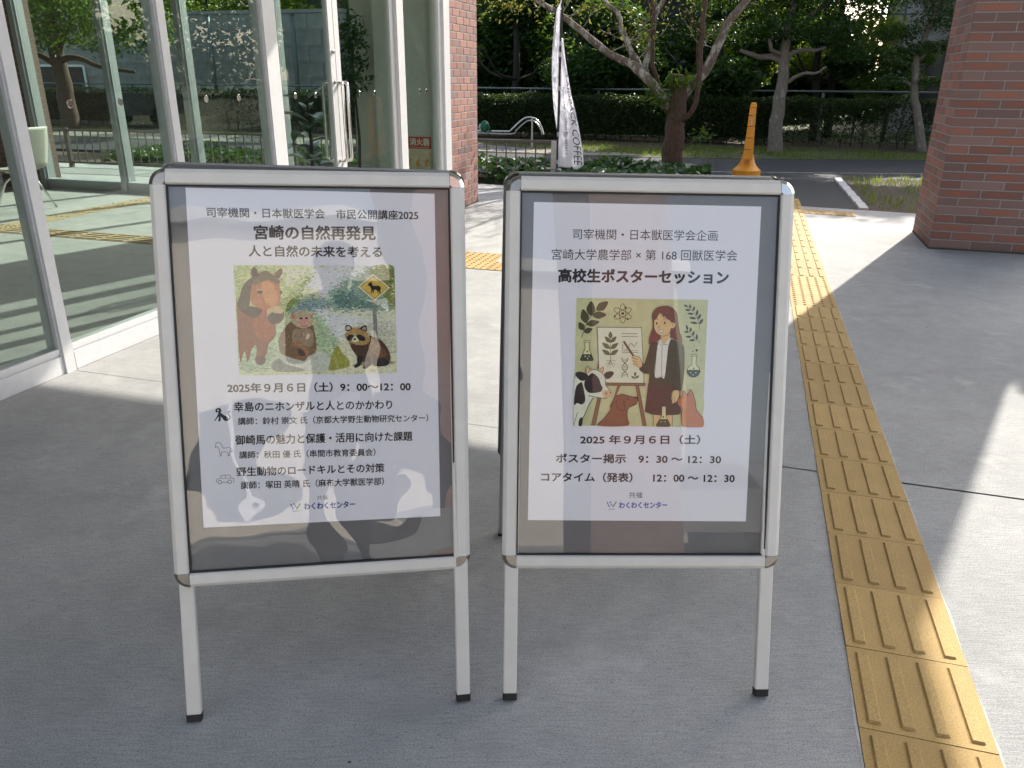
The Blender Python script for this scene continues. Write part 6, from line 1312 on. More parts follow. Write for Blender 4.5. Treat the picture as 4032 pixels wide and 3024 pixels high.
# far wood: reads as one dark mass
P = np.concatenate([blob_points([(v, 27 + rnd.uniform(-.6, 1.2), rnd.uniform(.5, 4.5), 1.8, 1.0, 1.5) for v in np.arange(-13, 2.0, 1.1)], 36000, shell=.2), blob_points([(v, 25.6, 1.0, .8, .5, .8) for v in np.arange(0, 3, .7)], 5000, shell=.2), blob_points([(v, 28.5, 5.2, 1.8, 1.0, 1.6) for v in np.arange(-13, 1.4, 1.2)], 16000, shell=.2)])
fw = grid(leaf_object('far_wood', P, .22, M['leaf_dark'], None, .55, .5)); tag(fw, 'dark woodland mass behind the nearer evergreens', 'woodland', kind='stuff')
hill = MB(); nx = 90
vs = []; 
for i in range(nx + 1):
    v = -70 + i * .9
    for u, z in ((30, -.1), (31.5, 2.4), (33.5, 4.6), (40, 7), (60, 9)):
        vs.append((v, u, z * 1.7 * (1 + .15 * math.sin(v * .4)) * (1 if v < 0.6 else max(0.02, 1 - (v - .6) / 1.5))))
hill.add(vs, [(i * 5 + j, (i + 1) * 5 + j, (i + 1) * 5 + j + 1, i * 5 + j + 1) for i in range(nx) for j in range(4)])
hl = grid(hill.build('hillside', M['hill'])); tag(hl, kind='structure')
P = blob_points([(31 + rnd.uniform(-1, 1.5), u, rnd.uniform(1.0, 6.5), 2.2, 2.4, 2.2) for u in np.arange(-14, 75, 1.3)], 26000, shell=.3)
tl = grid(leaf_object('tree_line', P, .55, M['leaf_dark'], None, .6, .5)); tag(tl, 'dark line of trees along the far side of the car park, mirrored in the glass', 'woodland', kind='stuff')
# --- hedge
hd = thing('hedge', 'long clipped dark hedge behind the road, with gaps near its right end', 'hedge', grid=True)
rng = RNG
n = 34000; vv = rng.uniform(-26, 8, n); side = rng.integers(0, 3, n)
uu = np.where(side == 0, rng.uniform(19.86, 19.98, n), np.where(side == 1, rng.uniform(19.9, 20.6, n), rng.uniform(20.0, 20.6, n)))
zt = 1.02 + .03 * np.sin(vv * 3.1) + .02 * np.sin(vv * 9.7)
zz = np.where(side == 0, rng.uniform(.08, 1.0, n), np.where(side == 1, zt + rng.uniform(-.07, .05, n), rng.uniform(.15, 1.0, n)))
thin = (vv > .2) & (zz < .85) & (rng.uniform(0, 1, n) < .42)
keep = ~thin
leaf_object('foliage', np.stack([vv, uu, zz], 1)[keep], .075, M['leaf_hedge'], hd, .55, .5)
# extra fine leaves where the camera sees the hedge best
n = 26000; vv = rng.uniform(-7.6, 4.2, n); zz = rng.uniform(.1, 1.05, n); uu = rng.uniform(19.80, 20.0, n)
keep = ~((vv > .2) & (zz < .85) & (rng.uniform(0, 1, n) < .42))
leaf_object('foliage', np.stack([vv, uu, zz], 1)[keep], .055, M['leaf_hedge'], hd, .55, .5)
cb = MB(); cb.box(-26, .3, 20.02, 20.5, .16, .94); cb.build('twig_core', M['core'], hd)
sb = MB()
for k in range(110):
    v = -26 + k * .31 + rnd.uniform(-.1, .1); u = 20.1 + rnd.uniform(-.15, .25)
    sb.tube([(v, u, -.05), (v + rnd.uniform(-.08, .08), u, .3), (v + rnd.uniform(-.18, .18), u, .8)], [.018, .014, .006], 5, cap=False)
sb.build('stems', M['bark_dark'], hd)['kind'] = 'stuff'
# --- ivy bed on both sides of the banners
n = 11000; vv = rng.uniform(-11, -.75, n); uu = rng.uniform(11.25, 14.6, n)
yy = -vv * math.sin(TH) + uu * math.cos(TH); xx = vv * math.cos(TH) + uu * math.sin(TH)
near = np.interp(xx, [-9, -4, 0, 3, 6], [17.1, 15.1, 13.75, 12.9, 12.7])
lim = np.where(vv < -3.86, 11.45, np.interp(vv, [-3.86, -1.5, .5], [11.15, 10.85, 10.45]))
keep = (yy < near - .1) & (uu > lim + .1)
hh = .11 + .14 * (np.sin(vv * 2.3) * np.sin(uu * 2.9 + 1) * .5 + .5)
zz = hh * rng.uniform(.15, 1.0, n) + .02
iv = grid(leaf_object('ivy_bed', np.stack([vv, uu, zz], 1)[keep], .15, M['ivy'], None, .85, .35, droop=.1)); tag(iv, 'low glossy green ivy covering the bed by the railing and tree', 'ground cover', kind='stuff')
# --- grass blades
def blades(name, pts, h0, h1, label):
    n = len(pts); a = rng.uniform(0, 2 * np.pi, n); h = rng.uniform(h0, h1, n); w = .004 + .05 * h
    d = np.stack([np.cos(a), np.sin(a), np.zeros(n)], 1); lean = rng.normal(0, .35, (n, 2)) * h[:, None]
    base = pts; tip = base + np.concatenate([lean, h[:, None]], 1)
    V = np.stack([base - d * w[:, None], base + d * w[:, None], tip], 1).reshape(-1, 3)
    me = bpy.data.meshes.new(name); me.vertices.add(3 * n); me.loops.add(3 * n); me.polygons.add(n)
    me.vertices.foreach_set('co', V.astype(np.float32).ravel()); me.loops.foreach_set('vertex_index', np.arange(3 * n, dtype=np.int32))
    me.polygons.foreach_set('loop_start', np.arange(0, 3 * n, 3, dtype=np.int32)); me.polygons.foreach_set('loop_total', np.full(n, 3, dtype=np.int32)); me.update(calc_edges=True)
    at = me.attributes.new('tone', 'FLOAT', 'FACE'); at.data.foreach_set('value', rng.uniform(0, 1, n).astype(np.float32))
    me.materials.append(M['grass']); o = obj(name, me); tag(o, label, 'grass', kind='stuff'); return o
n = 60000; x = rng.uniform(-14, 12, n); y = rng.uniform(15.7, 24, n)
far_e = np.interp(x, [-20, -9.3, -4, .2, 1.6, 3.4, 8, 14], [23.3, 19.9, 18.0, 16.75, 16.25, 16.03, 15.9, 15.8])
u_ = x * math.sin(TH) + y * math.cos(TH)
pav = (x < 2.4) & (y < far_e + 2.0 * np.clip((2.4 - x) / 3, 0, 1))
patch = np.sin(x * 1.7) * np.sin(y * 2.3 + x) > -.45
keep = (y > far_e + .03) & (u_ < 19.4) & ~pav & patch & ((x > 1.2) | (rng.uniform(0, 1, n) < .12) | (x < -6))
g1 = blades('verge_grass', np.stack([x, y, np.full(n, -.006)], 1)[keep], .03, .10, 'patchy green grass on the verge beyond the road')
n = 5200; x = rng.uniform(4.0, 12, n); y = rng.uniform(8.4, 12.7, n)
u_ = x * math.sin(TH) + y * math.cos(TH); v_ = x * math.cos(TH) - y * math.sin(TH)
dens = (np.sin(v_ * 3.3) * np.sin(u_ * 2.7) > .05) | (u_ > 12.9) | (v_ < 1.5)
keep = (v_ > 1.32) & (u_ > 10.5) & (y < 12.7) & dens
g2 = blades('bed_grass', np.stack([x, y, np.full(n, -.01)], 1)[keep], .03, .13, 'sparse weeds and grass tufts in the bare soil bed beside the kerb')
# fallen leaves on soil
n = 2600; x = rng.uniform(-10, 12, n); y = rng.uniform(16.0, 22, n); u_ = x * math.sin(TH) + y * math.cos(TH)
far_e = np.interp(x, [-20, -9.3, -4, .2, 1.6, 3.4, 8, 14], [23.3, 19.9, 18.0, 16.75, 16.25, 16.03, 15.9, 15.8])
keep = (u_ < 20) & (y > far_e)
lf = leaf_object('fallen_leaves', np.stack([x, y, np.full(n, .012)], 1)[keep], .07, M['leaf_autumn'], None, .6, .1, tone=np.full(keep.sum(), .9)); tag(lf, 'brown fallen leaves scattered under the hedge', 'leaf litter', kind='stuff')
# grit and small debris on the concrete
b = MB(); rg = random.Random(12)
for _ in range(70):
    v, u = rg.uniform(-3.2, 3.2), rg.uniform(1.0, 7.5); p = W(v, u); s = rg.uniform(.001, .0026); a = rg.uniform(0, 3)
    b.frust(-s * 1.6, s * 1.6, -s, s, 0, s * .8, s * .3, Matrix.Translation((p.x, p.y, .0004)) @ Matrix.Rotation(a, 4, 'Z'))
gr_ = b.build('grit', M['bark_dark']); tag(gr_, 'tiny dark bits of grit and debris scattered on the concrete', 'debris', kind='stuff')
# soil strip under the hedge
hs = slab_poly('hedge_soil', [(-26, 18.6), (-2.5, 18.5), (0, 19.1), (8, 19.1), (8, 22), (-26, 22)], -.05, .006, M['soil'], kind='structure')
# side tree right of the pillar (casts the curved shade on the plaza)
pad_tree('young_tree', 'small young tree in the soil bed just right of the brick pillar', 3.3, 10.5, [(0, 0, -.05), (0, 0, 1.2), (.05, 0, 2.4), (0, 0, 3.4)], (.06, .03),
         [([(0, 0, 2.2), (.4, 0, 2.8), (.7, 0, 3.1)], .03, .01), ([(0, 0, 2.3), (-.4, .1, 2.9), (-.8, .1, 3.2)], .03, .01)],
         [(0, -.6, 3.4, .7, .45, .42), (-.35, -.5, 3.3, .4, .35, .3), (.8, -.7, 3.4, .6, .45, .35)], 7000, .09, M['leaf_mid'], M['bark_grey'])
# plants inside the hall
def big_leaf(b, base, yaw, L, w, rise, droop):
    d = Vector((math.cos(yaw), math.sin(yaw), 0)); s = Vector((-d.y, d.x, 0)); pts = []
    for k in range(7):
        t = k / 6; p = Vector(base) + d * L * t * .85 + Vector((0, 0, rise * t - droop * t * t))
        ww = w * math.sin(math.pi * min(1, .06 + t * .94)) ** .7
        pts.append((p - s * ww + Vector((0, 0, ww * .35)), p, p + s * ww + Vector((0, 0, ww * .35))))
    b.add([q for r in pts for q in r], [(k * 3 + j, (k + 1) * 3 + j, (k + 1) * 3 + j + 1, k * 3 + j + 1) for k in range(6) for j in (0, 1)])
pp = thing('potted_plant', 'tall broad-leaved pot plant behind the glass door handles', 'plant', W(-4.45, 7.5), rotz=-TH)
MB().lathe([(.13, 0), (.17, .02), (.19, .30), (.20, .32), (.17, .32), (.16, .27)], 20).build('pot', M['chair'], pp, smooth=False)
MB().tube([(0, 0, .25), (.02, 0, .8), (0, .02, 1.25)], [.022, .018, .01], 8).build('stem', M['bark_dark'], pp)
rnd = random.Random(3)
lm = bpy.data.materials.new('tmp'); bpy.data.materials.remove(lm)
mm = NT('indoor_leaf'); mm.color(mm.ramp(mm.noise(mm.coord(), 8, 3), [(0.3, (.02, .06, .02)), (0.7, (.06, .14, .03))])); mm.set(Roughness=.35); M['indoor'] = mm.mat
for k in range(17):
    b = MB(); z = .38 + k * .052
    big_leaf(b, (0, 0, z), k * 2.4 + rnd.uniform(-.3, .3), rnd.uniform(.32, .46), rnd.uniform(.07, .10), rnd.uniform(.12, .3), rnd.uniform(.1, .3))
    b.build('leaf', M['indoor'], pp, smooth=True)
p2 = thing('ficus', 'small-leaved indoor tree behind the right glass door', 'plant', W(-4.30, 8.25), rotz=-TH)
MB().lathe([(.12, 0), (.16, .02), (.18, .28), (.16, .28)], 20).build('pot', M['white_wall'], p2)
MB().tube([(0, 0, .2), (.03, 0, .8), (0, 0, 1.6)], [.02, .016, .01], 8).build('stem', M['bark_dark'], p2)
leaf_object('foliage', blob_points([(-.05, 0, 1.45, .24, .24, .3), (0, 0, 1.8, .22, .22, .3), (-.15, 0, 1.25, .2, .2, .16)], 700, shell=.2), .085, M['indoor'], p2, .5, .5, droop=.4)

# ================================================================ BLOCK WALL, FENCES, RAILINGS
wl = thing('block_wall', 'tall grey concrete block wall behind the hedge, seen through the hall', 'wall', grid=True)
MB().box(-27, -12.2, 23.02, 23.2, -.05, 3.18).build('wall_core', M['mortar'], wl)
MB().box(-27, -12.2, 22.97, 23.25, 3.182, 3.28).build('coping', M['block'], wl)
x_ = MB().box(0, .886, 0, .03, 0, .441).build('block', M['block']); BL = x_.data; bpy.data.objects.remove(x_)
for r in range(7):
    for k in range(16):
        v = -26.9 + k * .9 + (.45 if r % 2 else 0)
        if v + .9 < -12.2 and not (-23.9 < v + .45 < -21.8 and r < 4): obj('block', BL, wl, (v, 22.99 + random.uniform(-.003, .003), .02 + r * .45))
MB().box(-24.2, -21.9, 22.985, 23.0, 0, 1.66).build('garage_opening', M['dark_glass'], wl)
gf = MB(); gf.box(-24.3, -24.201, 22.94, 22.99, 0, 1.7); gf.box(-21.899, -21.82, 22.94, 22.99, 0, 1.7); gf.box(-24.2, -21.9, 22.94, 22.984, 1.661, 1.73); gf.build('door_frame', M['sash'], wl)
for v, lab in ((-16.5, 'pale pole in front of the block wall, left one'), (-13.6, 'pale pole in front of the block wall, right one nearer the doors')):
    t = thing('pale_pole', lab, 'pole', W(v, 22.5)); MB().tube([(0, 0, -.05), (0, 0, 3.1)], .07, 12).build('shaft', M['galv'], t, smooth=True); MB().lathe([(.085, 3.1), (.085, 3.13)], 12).build('cap', M['galv'], t)
pf = thing('pipe_fence', 'low galvanised pipe fence running along the top of the hedge', 'fence', grid=True)
MB().tube([(-26, 20.8, 1.175), (-10, 20.8, 1.17), (8, 20.8, 1.19)], .022, 8).build('rail', M['galv'], pf, smooth=True)
x_ = MB().box(-.03, .03, -.02, .02, -.05, 1.145).build('post', M['galv']); PO = x_.data; bpy.data.objects.remove(x_)
for k in range(19): obj('post', PO, pf, (-25.2 + k * 1.76, 20.8, 0))
# brown vertical-bar railing
ra, rb = Vector((-13.0, 10.75, 0)), Vector((-2.87, 11.5, 0))
rl = thing('bar_railing', 'low brown bar railing between plaza edge and ivy bed, ending by the banner pole', 'railing', grid=True)
dr = (rb - ra); Lr = dr.length; dr.normalize(); ang = math.atan2(dr.y, dr.x)
up = Vector((0, 0, 1))
for z, w in ((.585, .045), (.075, .03)):
    bx = MB().box(0, Lr - .04, -w / 2, w / 2, z - .015, z + .015).build('rail', M['bronze'], rl, loc=tuple(ra)); bx.rotation_euler = (0, 0, ang)
x_ = MB().box(-.008, .008, -.008, .008, .092, .568).build('baluster', M['bronze']); BA = x_.data; bpy.data.objects.remove(x_)
nb = int(Lr / .145)
for k in range(1, nb):
    p = ra + dr * (k * .145 + .03)
    if (Lr - k * .145) % 2.03 < .05: continue
    obj('baluster', BA, rl, tuple(p), ang)
x_ = MB().box(-.03, .03, -.03, .03, -.05, .62).build('post', M['bronze']); PO2 = x_.data; bpy.data.objects.remove(x_)
for k in range(1, 5): obj('post', PO2, rl, tuple(ra + dr * (Lr - k * 2.03)), ang)
q = MB().box(-.032, .032, -.032, .032, -.05, .60).build('end_post', M['kerb'], rl, loc=tuple(rb)); q['label'] = 'pale square end post'
MB().box(-.034, .034, -.034, .034, .20, .207).build('strap', M['rubber'], rl, loc=tuple(rb))
# bent stainless handrail across the road
hr = thing('bent_handrail', 'stainless double handrail with a raised curved end across the road', 'handrail', grid=True)
UH = 17.27
prof = [(-7.5, .335), (-6.0, .335), (-5.31, .34), (-5.22, .42), (-5.11, .52), (-4.98, .615), (-4.856, .64), (-4.73, .61), (-4.62, .50), (-4.56, .36), (-4.545, .29)]
MB().tube([(v, UH, z) for v, z in prof[:3]] + [(v, UH, z) for v, z in smooth_pts(prof[3:], 4, False)], .019, 8).build('upper_rail', M['chrome'], hr, smooth=True)
prof2 = [(v * 1.0 + (.04 if v > -4.8 and 0 else 0), z - .05) for v, z in prof[:2]] + [(-5.28, .285), (-5.17, .36), (-5.06, .46), (-4.95, .545), (-4.856, .575), (-4.75, .55), (-4.66, .46), (-4.60, .35), (-4.59, .29)]
MB().tube([(v, UH + .03, z) for v, z in smooth_pts(prof2, 3, False)], .015, 8).build('lower_rail', M['steel'], hr, smooth=True)
for v, z in ((-4.806, .63), (-6.15, .32), (-7.4, .32)): MB().tube([(v, UH + .015, -.05), (v, UH + .015, z)], .024, 8).build('post', M['steel'], hr)
bag = thing('green_bag', 'green and white cloth bag tied over the straight part of the handrail', 'bag', W(-5.86, UH, .30), rotz=-TH)
b = MB(); b.lathe([(.04, .02), (.10, .06), (.12, .12), (.10, .19), (.055, .235), (.02, .25)], 14, (-.02, -.02, 0)); b.build('body', M['green'], bag, smooth=True).scale = (1, .7, 1)
MB().tube([(-.02, -.04, .24), (.05, -.07, .21), (.10, -.06, .12), (.12, -.05, .02)], [.02, .03, .025, .01], 7).build('loose_end', M['green'], bag, smooth=True)
MB().tube([(-.10, -.07, .05), (-.12, -.06, .12), (-.10, -.06, .18)], [.02, .03, .015], 7).build('white_corner', M['cloth'], bag, smooth=True)
MB().tube([(.03, -.09, .18), (.06, -.09, .21), (.09, -.08, .20)], [.012, .018, .010], 6).build('white_knot', M['cloth'], bag, smooth=True)
fm = thing('floor_marking', 'small blue and white symbol painted on the pavement beyond the railing', 'marking', W(-5.15, 16.93, .0085), rotz=-TH)
MB().box(-.26, .26, -.10, .10, 0, .002).build('blue_field', plain('blue_paint', (.03, .08, .26), .6), fm)
MB().lathe([(.06, .0022), (.06, .0035)], 14).build('white_symbol', M['kerb'], fm, loc=(.03, 0, 0))

# ================================================================ BANNERS
VP, UP = -2.835, 11.6
fp = thing('banner_pole', 'black pole in a grey block holding the two white banners', 'banner pole', W(VP, UP), rotz=-TH)
MB().tube([(.0, 0, .0), (-.012, 0, .6), (0, 0, 1.3), (.008, 0, 1.9), (.012, 0, 2.62)], .014, 8).build('pole', M['black'], fp)
MB().frust(-.045, .055, -.06, .06, -.02, .20, .006).build('foot_block', M['kerb'], fp)
MB().tube([(.01, 0, 2.42), (-.19, .60, 2.40)], .007, 6).build('cross_arm', M['cloth'], fp)
for z in (1.88, 1.74, 1.30, .68, .30): MB().tube([(.0, 0, z - .03), (.0, 0, z + .03)], .020, 8).build('loop', M['cloth'], fp)
# coffee banner: cloth grid between the pole and the free edge
px = .00103
right = [(0, 1265 - 1215), (160, 80), (370, 122), (600, 172), (780, 228), (1000, 280), (1200, 318), (1330, 332), (1480, 344)]
def edge_r(zrel):   # zrel = K-zoom y
    ys = [a for a, _ in right]; xs = [c for _, c in right]
    return float(np.interp(zrel, ys, xs)) * px * 1.14 + .014
ZT, ZB = 1.93, .185
def banner_pt(s, t):
    """s 0..1 pole to free edge, t 0..1 top to bottom"""
    ky = t * 1480
    w = edge_r(ky); full = .56
    dep = math.sqrt(max(full * full - w * w, 0)) * .8
    fold = .022 * math.sin(s * 9 + t * 5) * (1 - t * .5) + .014 * math.sin(s * 17 - t * 9)
    sag = -.05 * math.sin(math.pi * s) * t
    z = ZT + (ZB - ZT) * t + (.04 * (1 - s) if t > .9 else 0) * (t - .9) * 10 + (.02 * math.sin(s * 3))
    return Vector((w * s ** 1.05 + sag * .3, -dep * s * .6 + fold - .02 * math.sin(s * 6), z))
cb_ = thing('coffee_banner', 'white coffee shop banner with black vertical lettering, blown to the right of the pole', 'banner', W(VP + .012, UP), rotz=-TH, group='white banners on the black pole')
b = MB(); NS, NTT = 16, 50
b.add([banner_pt(i / NS, j / NTT) for j in range(NTT + 1) for i in range(NS + 1)], [(j * (NS + 1) + i, j * (NS + 1) + i + 1, (j + 1) * (NS + 1) + i + 1, (j + 1) * (NS + 1) + i) for j in range(NTT) for i in range(NS)])
clo = b.build('cloth', M['cloth'], cb_, smooth=True)
sol = clo.modifiers.new('thickness', 'SOLIDIFY'); sol.thickness = .0015; sol.offset = 1
def banner_text(s, s0, s1, t0, t1, mat, bold):
    """lettering running down the banner: text x -> t, text y -> s"""
    o = text_obj('lettering', s, 0, 1, .5, 1, 0, mat, cb_, bold)
    me = o.data
    bm = bmesh.new(); bm.from_mesh(me); bmesh.ops.subdivide_edges(bm, edges=[e for e in bm.edges if e.calc_length() > .02], cuts=1)
    for v in bm.verts:
        x, z = v.co.x, v.co.z
        ss = s0 + (s1 - s0) * z; tt = t0 + (t1 - t0) * x
        p = banner_pt(ss, tt); p1 = banner_pt(ss + .01, tt); p2 = banner_pt(ss, tt + .01)
        nrm = (p1 - p).cross(p2 - p).normalized()
        if nrm.y > 0: nrm = -nrm
        v.co = p + nrm * .0035
    bm.to_mesh(me); bm.free()
banner_text('LAIDBACK COFFEE', .68, .95, .27, .955, M['black'], .0)
banner_text('Specialty Coffee Roasters', .32, .46, .36, .88, M['black'], .0)
# ice cream banner: mostly edge-on from the front, its face turned to the glass wall
ib = thing('ice_cream_banner', 'narrow white banner with a soft-ice cone print, hanging edge-on left of the pole', 'banner', W(VP - .012, UP), rotz=-TH, group='white banners on the black pole')
def ice_pt(s, t):
    w = .60 * (1 - .92 * t ** 1.1)
    bul = -.085 * math.sin(math.pi * min(1, t * .98 + .02)) ** .8
    return Vector((bul * (.1 + .9 * min(1, s * 2.2)) - .30 * w * s, .95 * w * s, 2.38 - 1.60 * t - .06 * s * t))
b = MB(); NS, NTT = 10, 40
b.add([ice_pt(i / NS, j / NTT) for j in range(NTT + 1) for i in range(NS + 1)], [(j * (NS + 1) + i, j * (NS + 1) + i + 1, (j + 1) * (NS + 1) + i + 1, (j + 1) * (NS + 1) + i) for j in range(NTT) for i in range(NS)])
clo = b.build('cloth', M['cloth'], ib, smooth=True); sol = clo.modifiers.new('thickness', 'SOLIDIFY'); sol.thickness = .0015; sol.offset = 0
def ice_patch(name, pts, mat):
    P_ = [ice_pt(s, t) + Vector((-.004, 0, 0)) for s, t in pts]
    b = MB(); b.add(P_, [tuple(range(len(P_)))]); b.build(name, mat, ib)
ice_patch('cone_print', [(.38, .20), (.66, .20), (.60, .36), (.44, .36)], M['waffle'])
ice_patch('ice_print', [(.36, .20), (.42, .12), (.50, .06), (.60, .12), (.68, .20)], M['cream'])

# ================================================================ ORANGE ARCH STAND
os_ = thing('orange_stand', 'orange plastic arch-shaped sign stand with flared round base on the asphalt path', 'sign stand', W(-.205, 13.15), rotz=-.30)
MB().lathe([(.215, 0), (.215, .05), (.205, .054), (.205, .058), (.212, .062), (.212, .13), (.185, .155), (.145, .19), (.115, .24), (.095, .30), (.085, .36)], 28).build('base', M['orange'], os_, smooth=False)
segs = [(.30, .075), (.45, .066), (.62, .058), (.78, .052), (.94, .047), (1.06, .043)]
for ysgn in (-1, 1):
    b = MB()
    for (z0, w0), (z1, w1) in zip(segs[:-1], segs[1:]):
        z1_ = z1 - .011
        y0, y1 = (-.20, -.135) if ysgn < 0 else (.135, .20)
        b.add([(-w0, y0, z0), (w0, y0, z0), (w0, y1, z0), (-w0, y1, z0), (-w1, y0, z1_), (w1, y0, z1_), (w1, y1, z1_), (-w1, y1, z1_)], [(3, 2, 1, 0), (4, 5, 6, 7), (0, 1, 5, 4), (1, 2, 6, 5), (2, 3, 7, 6), (3, 0, 4, 7)])
    b.build('arch_post', M['orange'], os_)
MB().frust(-.045, .045, -.20, .20, 1.055, 1.105, .012).build('top_bar', M['orange'], os_)
MB().box(-.04, .04, -.13, .13, .20, .30).build('neck', M['orange'], os_)
pn = MB().box(-.03, .03, -.134, .134, .305, 1.05).build('panel', M['panel_blue'], os_)
MB().box(-.012, .012, -.2025, -.2005, .80, .88).build('sticker', M['kerb'], os_)
b = MB(); b.add([(-.0315, -.08, .80), (-.0315, .02, .90), (-.0315, .08, .86), (-.0315, .05, .94), (-.0315, -.06, .92)], [(0, 1, 2, 3, 4)]); b.build('red_arrow', M['red'], os_)
b = MB(); b.add([(-.0315, -.09, .45), (-.0315, .09, .45), (-.0315, .09, .55), (-.0315, .05, .66), (-.0315, -.05, .66), (-.0315, -.09, .55)], [(0, 1, 2, 3, 4, 5)]); b.build('car_pictogram', M['picto_blue'], os_)

# ================================================================ CHAIR INSIDE
ch = thing('shell_chair', 'grey shell chair on chrome legs inside the hall near the far-left window', 'chair', W(-7.95, 7.15), rotz=-TH)
sh = MB(); prof = [(-.22, .455), (-.12, .435), (.05, .43), (.14, .445), (.20, .50), (.235, .60), (.27, .75), (.30, .90)]
prof = [(x, z) for x, z in smooth_pts(prof, 3, False)]
vs = []
for x, z in prof:
    for k in range(7):
        y = -.22 + .44 * k / 6; e = abs(y) / .22
        vs.append((x - .03 * e ** 3 * (1 if z > .5 else 0), y, z + .03 * e ** 3 * (1 if z < .5 else 0)))
sh.add(vs, [(i * 7 + j, (i + 1) * 7 + j, (i + 1) * 7 + j + 1, i * 7 + j + 1) for i in range(len(prof) - 1) for j in range(6)])
so = sh.build('seat_shell', M['chair'], ch, smooth=True); md = so.modifiers.new('thickness', 'SOLIDIFY'); md.thickness = .014
for a in (45, 135, 225, 315):
    x, y = math.cos(R(a)), math.sin(R(a))
    MB().tube([(x * .03, y * .03, .415), (x * .16, y * .16, .30), (x * .30, y * .30, .005)], .012, 8).build('leg', M['chrome'], ch, smooth=True)
MB().box(-.10, .10, -.10, .10, .405, .418).build('mount_plate', M['steel'], ch)

# ================================================================ FAR BUILDINGS
pb = thing('pale_building', 'pale concrete building with dark openings behind the trees at right', 'building', grid=True)
MB().box(3.95, 10, 27.5, 36, 0, 9).build('wall', M['block'], pb)
for v in (3.45, 5.6, 7.5, 9.4): MB().box(v, v + .34, 26.6, 27.49, 0, 9 if v > 4 else 2.6).build('column', M['block'], pb)
for v in (4.2, 6.1, 8.0):
    for z in (.2, 3.3, 6.3):
        w_ = MB().box(v, v + 1.3, 27.45, 27.49, z, z + 2.3).build('window', M['dark_glass'], pb)
        MB().box(v + .62, v + .68, 27.43, 27.448, z, z + 2.3).build('frame', M['sash'], w_)
lt = thing('steel_lattice', 'open grey steel lattice frame against the bright sky at top right', 'steel frame', grid=True)
for v in (2.45, 2.72, 3.02, 3.32): MB().tube([(v, 26, -.05), (v, 26, 6)], .03, 6).build('upright', M['galv'], lt)
for z in (2.75, 3.12, 3.5, 4.7): MB().tube([(2.4, 26, z), (3.6, 26, z)], .025, 6).build('crossbar', M['galv'], lt)
for z in (2.85, 3.9): MB().tube([(2.4, 26, z), (3.4, 26, z + .45)], .018, 6).build('brace', M['galv'], lt)
# beige hall across the car park behind the photographer
bb = thing('beige_hall', 'low beige hall with dark windows across the car park behind the photographer', 'building', (0, 0, 0))
MB().box(-14, 5, -24, -14, 0, 6.2).build('wall', M['beige'], bb)
MB().box(-14.3, 5.3, -24.2, -13.6, 6.2, 6.5).build('roof', M['alu_dull'], bb)
for k in range(5):
    w_ = MB().box(-12 + k * 3.6, -10.4 + k * 3.6, -14.0, -13.96, 1.0, 2.8).build('window', M['dark_glass'], bb)
    MB().box(-11.24 + k * 3.6, -11.16 + k * 3.6, -13.955, -13.93, 1.0, 2.8).build('frame', M['sash'], w_)
def car(name, label, loc, rz, paint, van=False, group='parked cars'):
    t = thing(name, label, 'van' if van else 'car', loc, rotz=rz, group=group)
    if van: roof, pr = 1.85, [(-2.2, .35), (-2.2, 1.1), (-2.1, 1.8), (-1.9, 1.85), (1.2, 1.85), (1.75, 1.15), (2.25, .95), (2.3, .35)]
    else: roof, pr = 1.45, [(-2.1, .32), (-2.12, .8), (-1.95, .95), (-1.5, 1.38), (-1.1, 1.45), (.3, 1.45), (.6, 1.38), (1.15, .97), (1.9, .82), (2.12, .6), (2.12, .32)]
    b = MB(); n = len(pr); rows = [(-.84, 0), (-.80, 1), (.80, 1), (.84, 0)]
    vs = []
    for y, _ in rows:
        for x, z in pr:
            k = max(0, (z - .9) / (roof - .9)); vs.append((x * (1 - .02 * (abs(y) > .82)), y * (1 - .16 * k), z))
    b.add(vs, [(r * n + i, r * n + (i + 1) % n, (r + 1) * n + (i + 1) % n, (r + 1) * n + i) for r in range(3) for i in range(n)] + [tuple(range(n)), tuple(3 * n + i for i in range(n))[::-1]])
    b.build('body', paint, t)
    zt = roof - .08
    for s in (-1, 1):
        g_ = MB(); x0, x1 = ((-1.9, 1.15) if van else (-1.45, .55))
        g_.add([(x0 - .1, s * .845, 1.0), (x1 + .5, s * .845, 1.0), (x1, s * .725, zt), (x0 + .15, s * .725, zt)], [(0, 1, 2, 3)] if s < 0 else [(3, 2, 1, 0)])
        g_.build('side_window', M['dark_glass'], t)
    for x in (-1.35, 1.35):
        for s in (-1, 1):
            wv = MB(); wv.tube([(x, s * .68, .32), (x, s * .86, .32)], .32, 22); tyre = wv.build('tyre', M['rubber'], t)
            MB().tube([(x, s * .861, .32), (x, s * .868, .32)], .20, 14).build('rim', M['steel'], t)
    for s in (-1, 1):
        MB().box(pr[-1][0] - .02, pr[-1][0] + .012, s * .62 - .14, s * .62 + .14, .60, .74).build('headlight', M['cream'], t)
        MB().box(pr[0][0] - .012, pr[0][0] + .03, s * .65 - .12, s * .65 + .12, .70, .90).build('tail_light', M['red'], t)
    return t
silver = metal('silver_car_paint', (.55, .56, .58), .25, .6); white_p = metal('white_car_paint', (.75, .76, .78), .25, .1); blue_p = metal('blue_car_paint', (.06, .12, .25), .22, .3)
car('parked_car', 'silver car mirrored at the lower right of the right poster stand', (4.6, -8.8, -.016), R(75), silver)
car('parked_car', 'white van parked in the side car park beyond the brick pillar', W(11.5, 19.5, -.016), R(80), white_p, True)
car('parked_car', 'blue car parked beside the white van in the side car park', W(15.5, 17.5, -.016), R(70), blue_p)

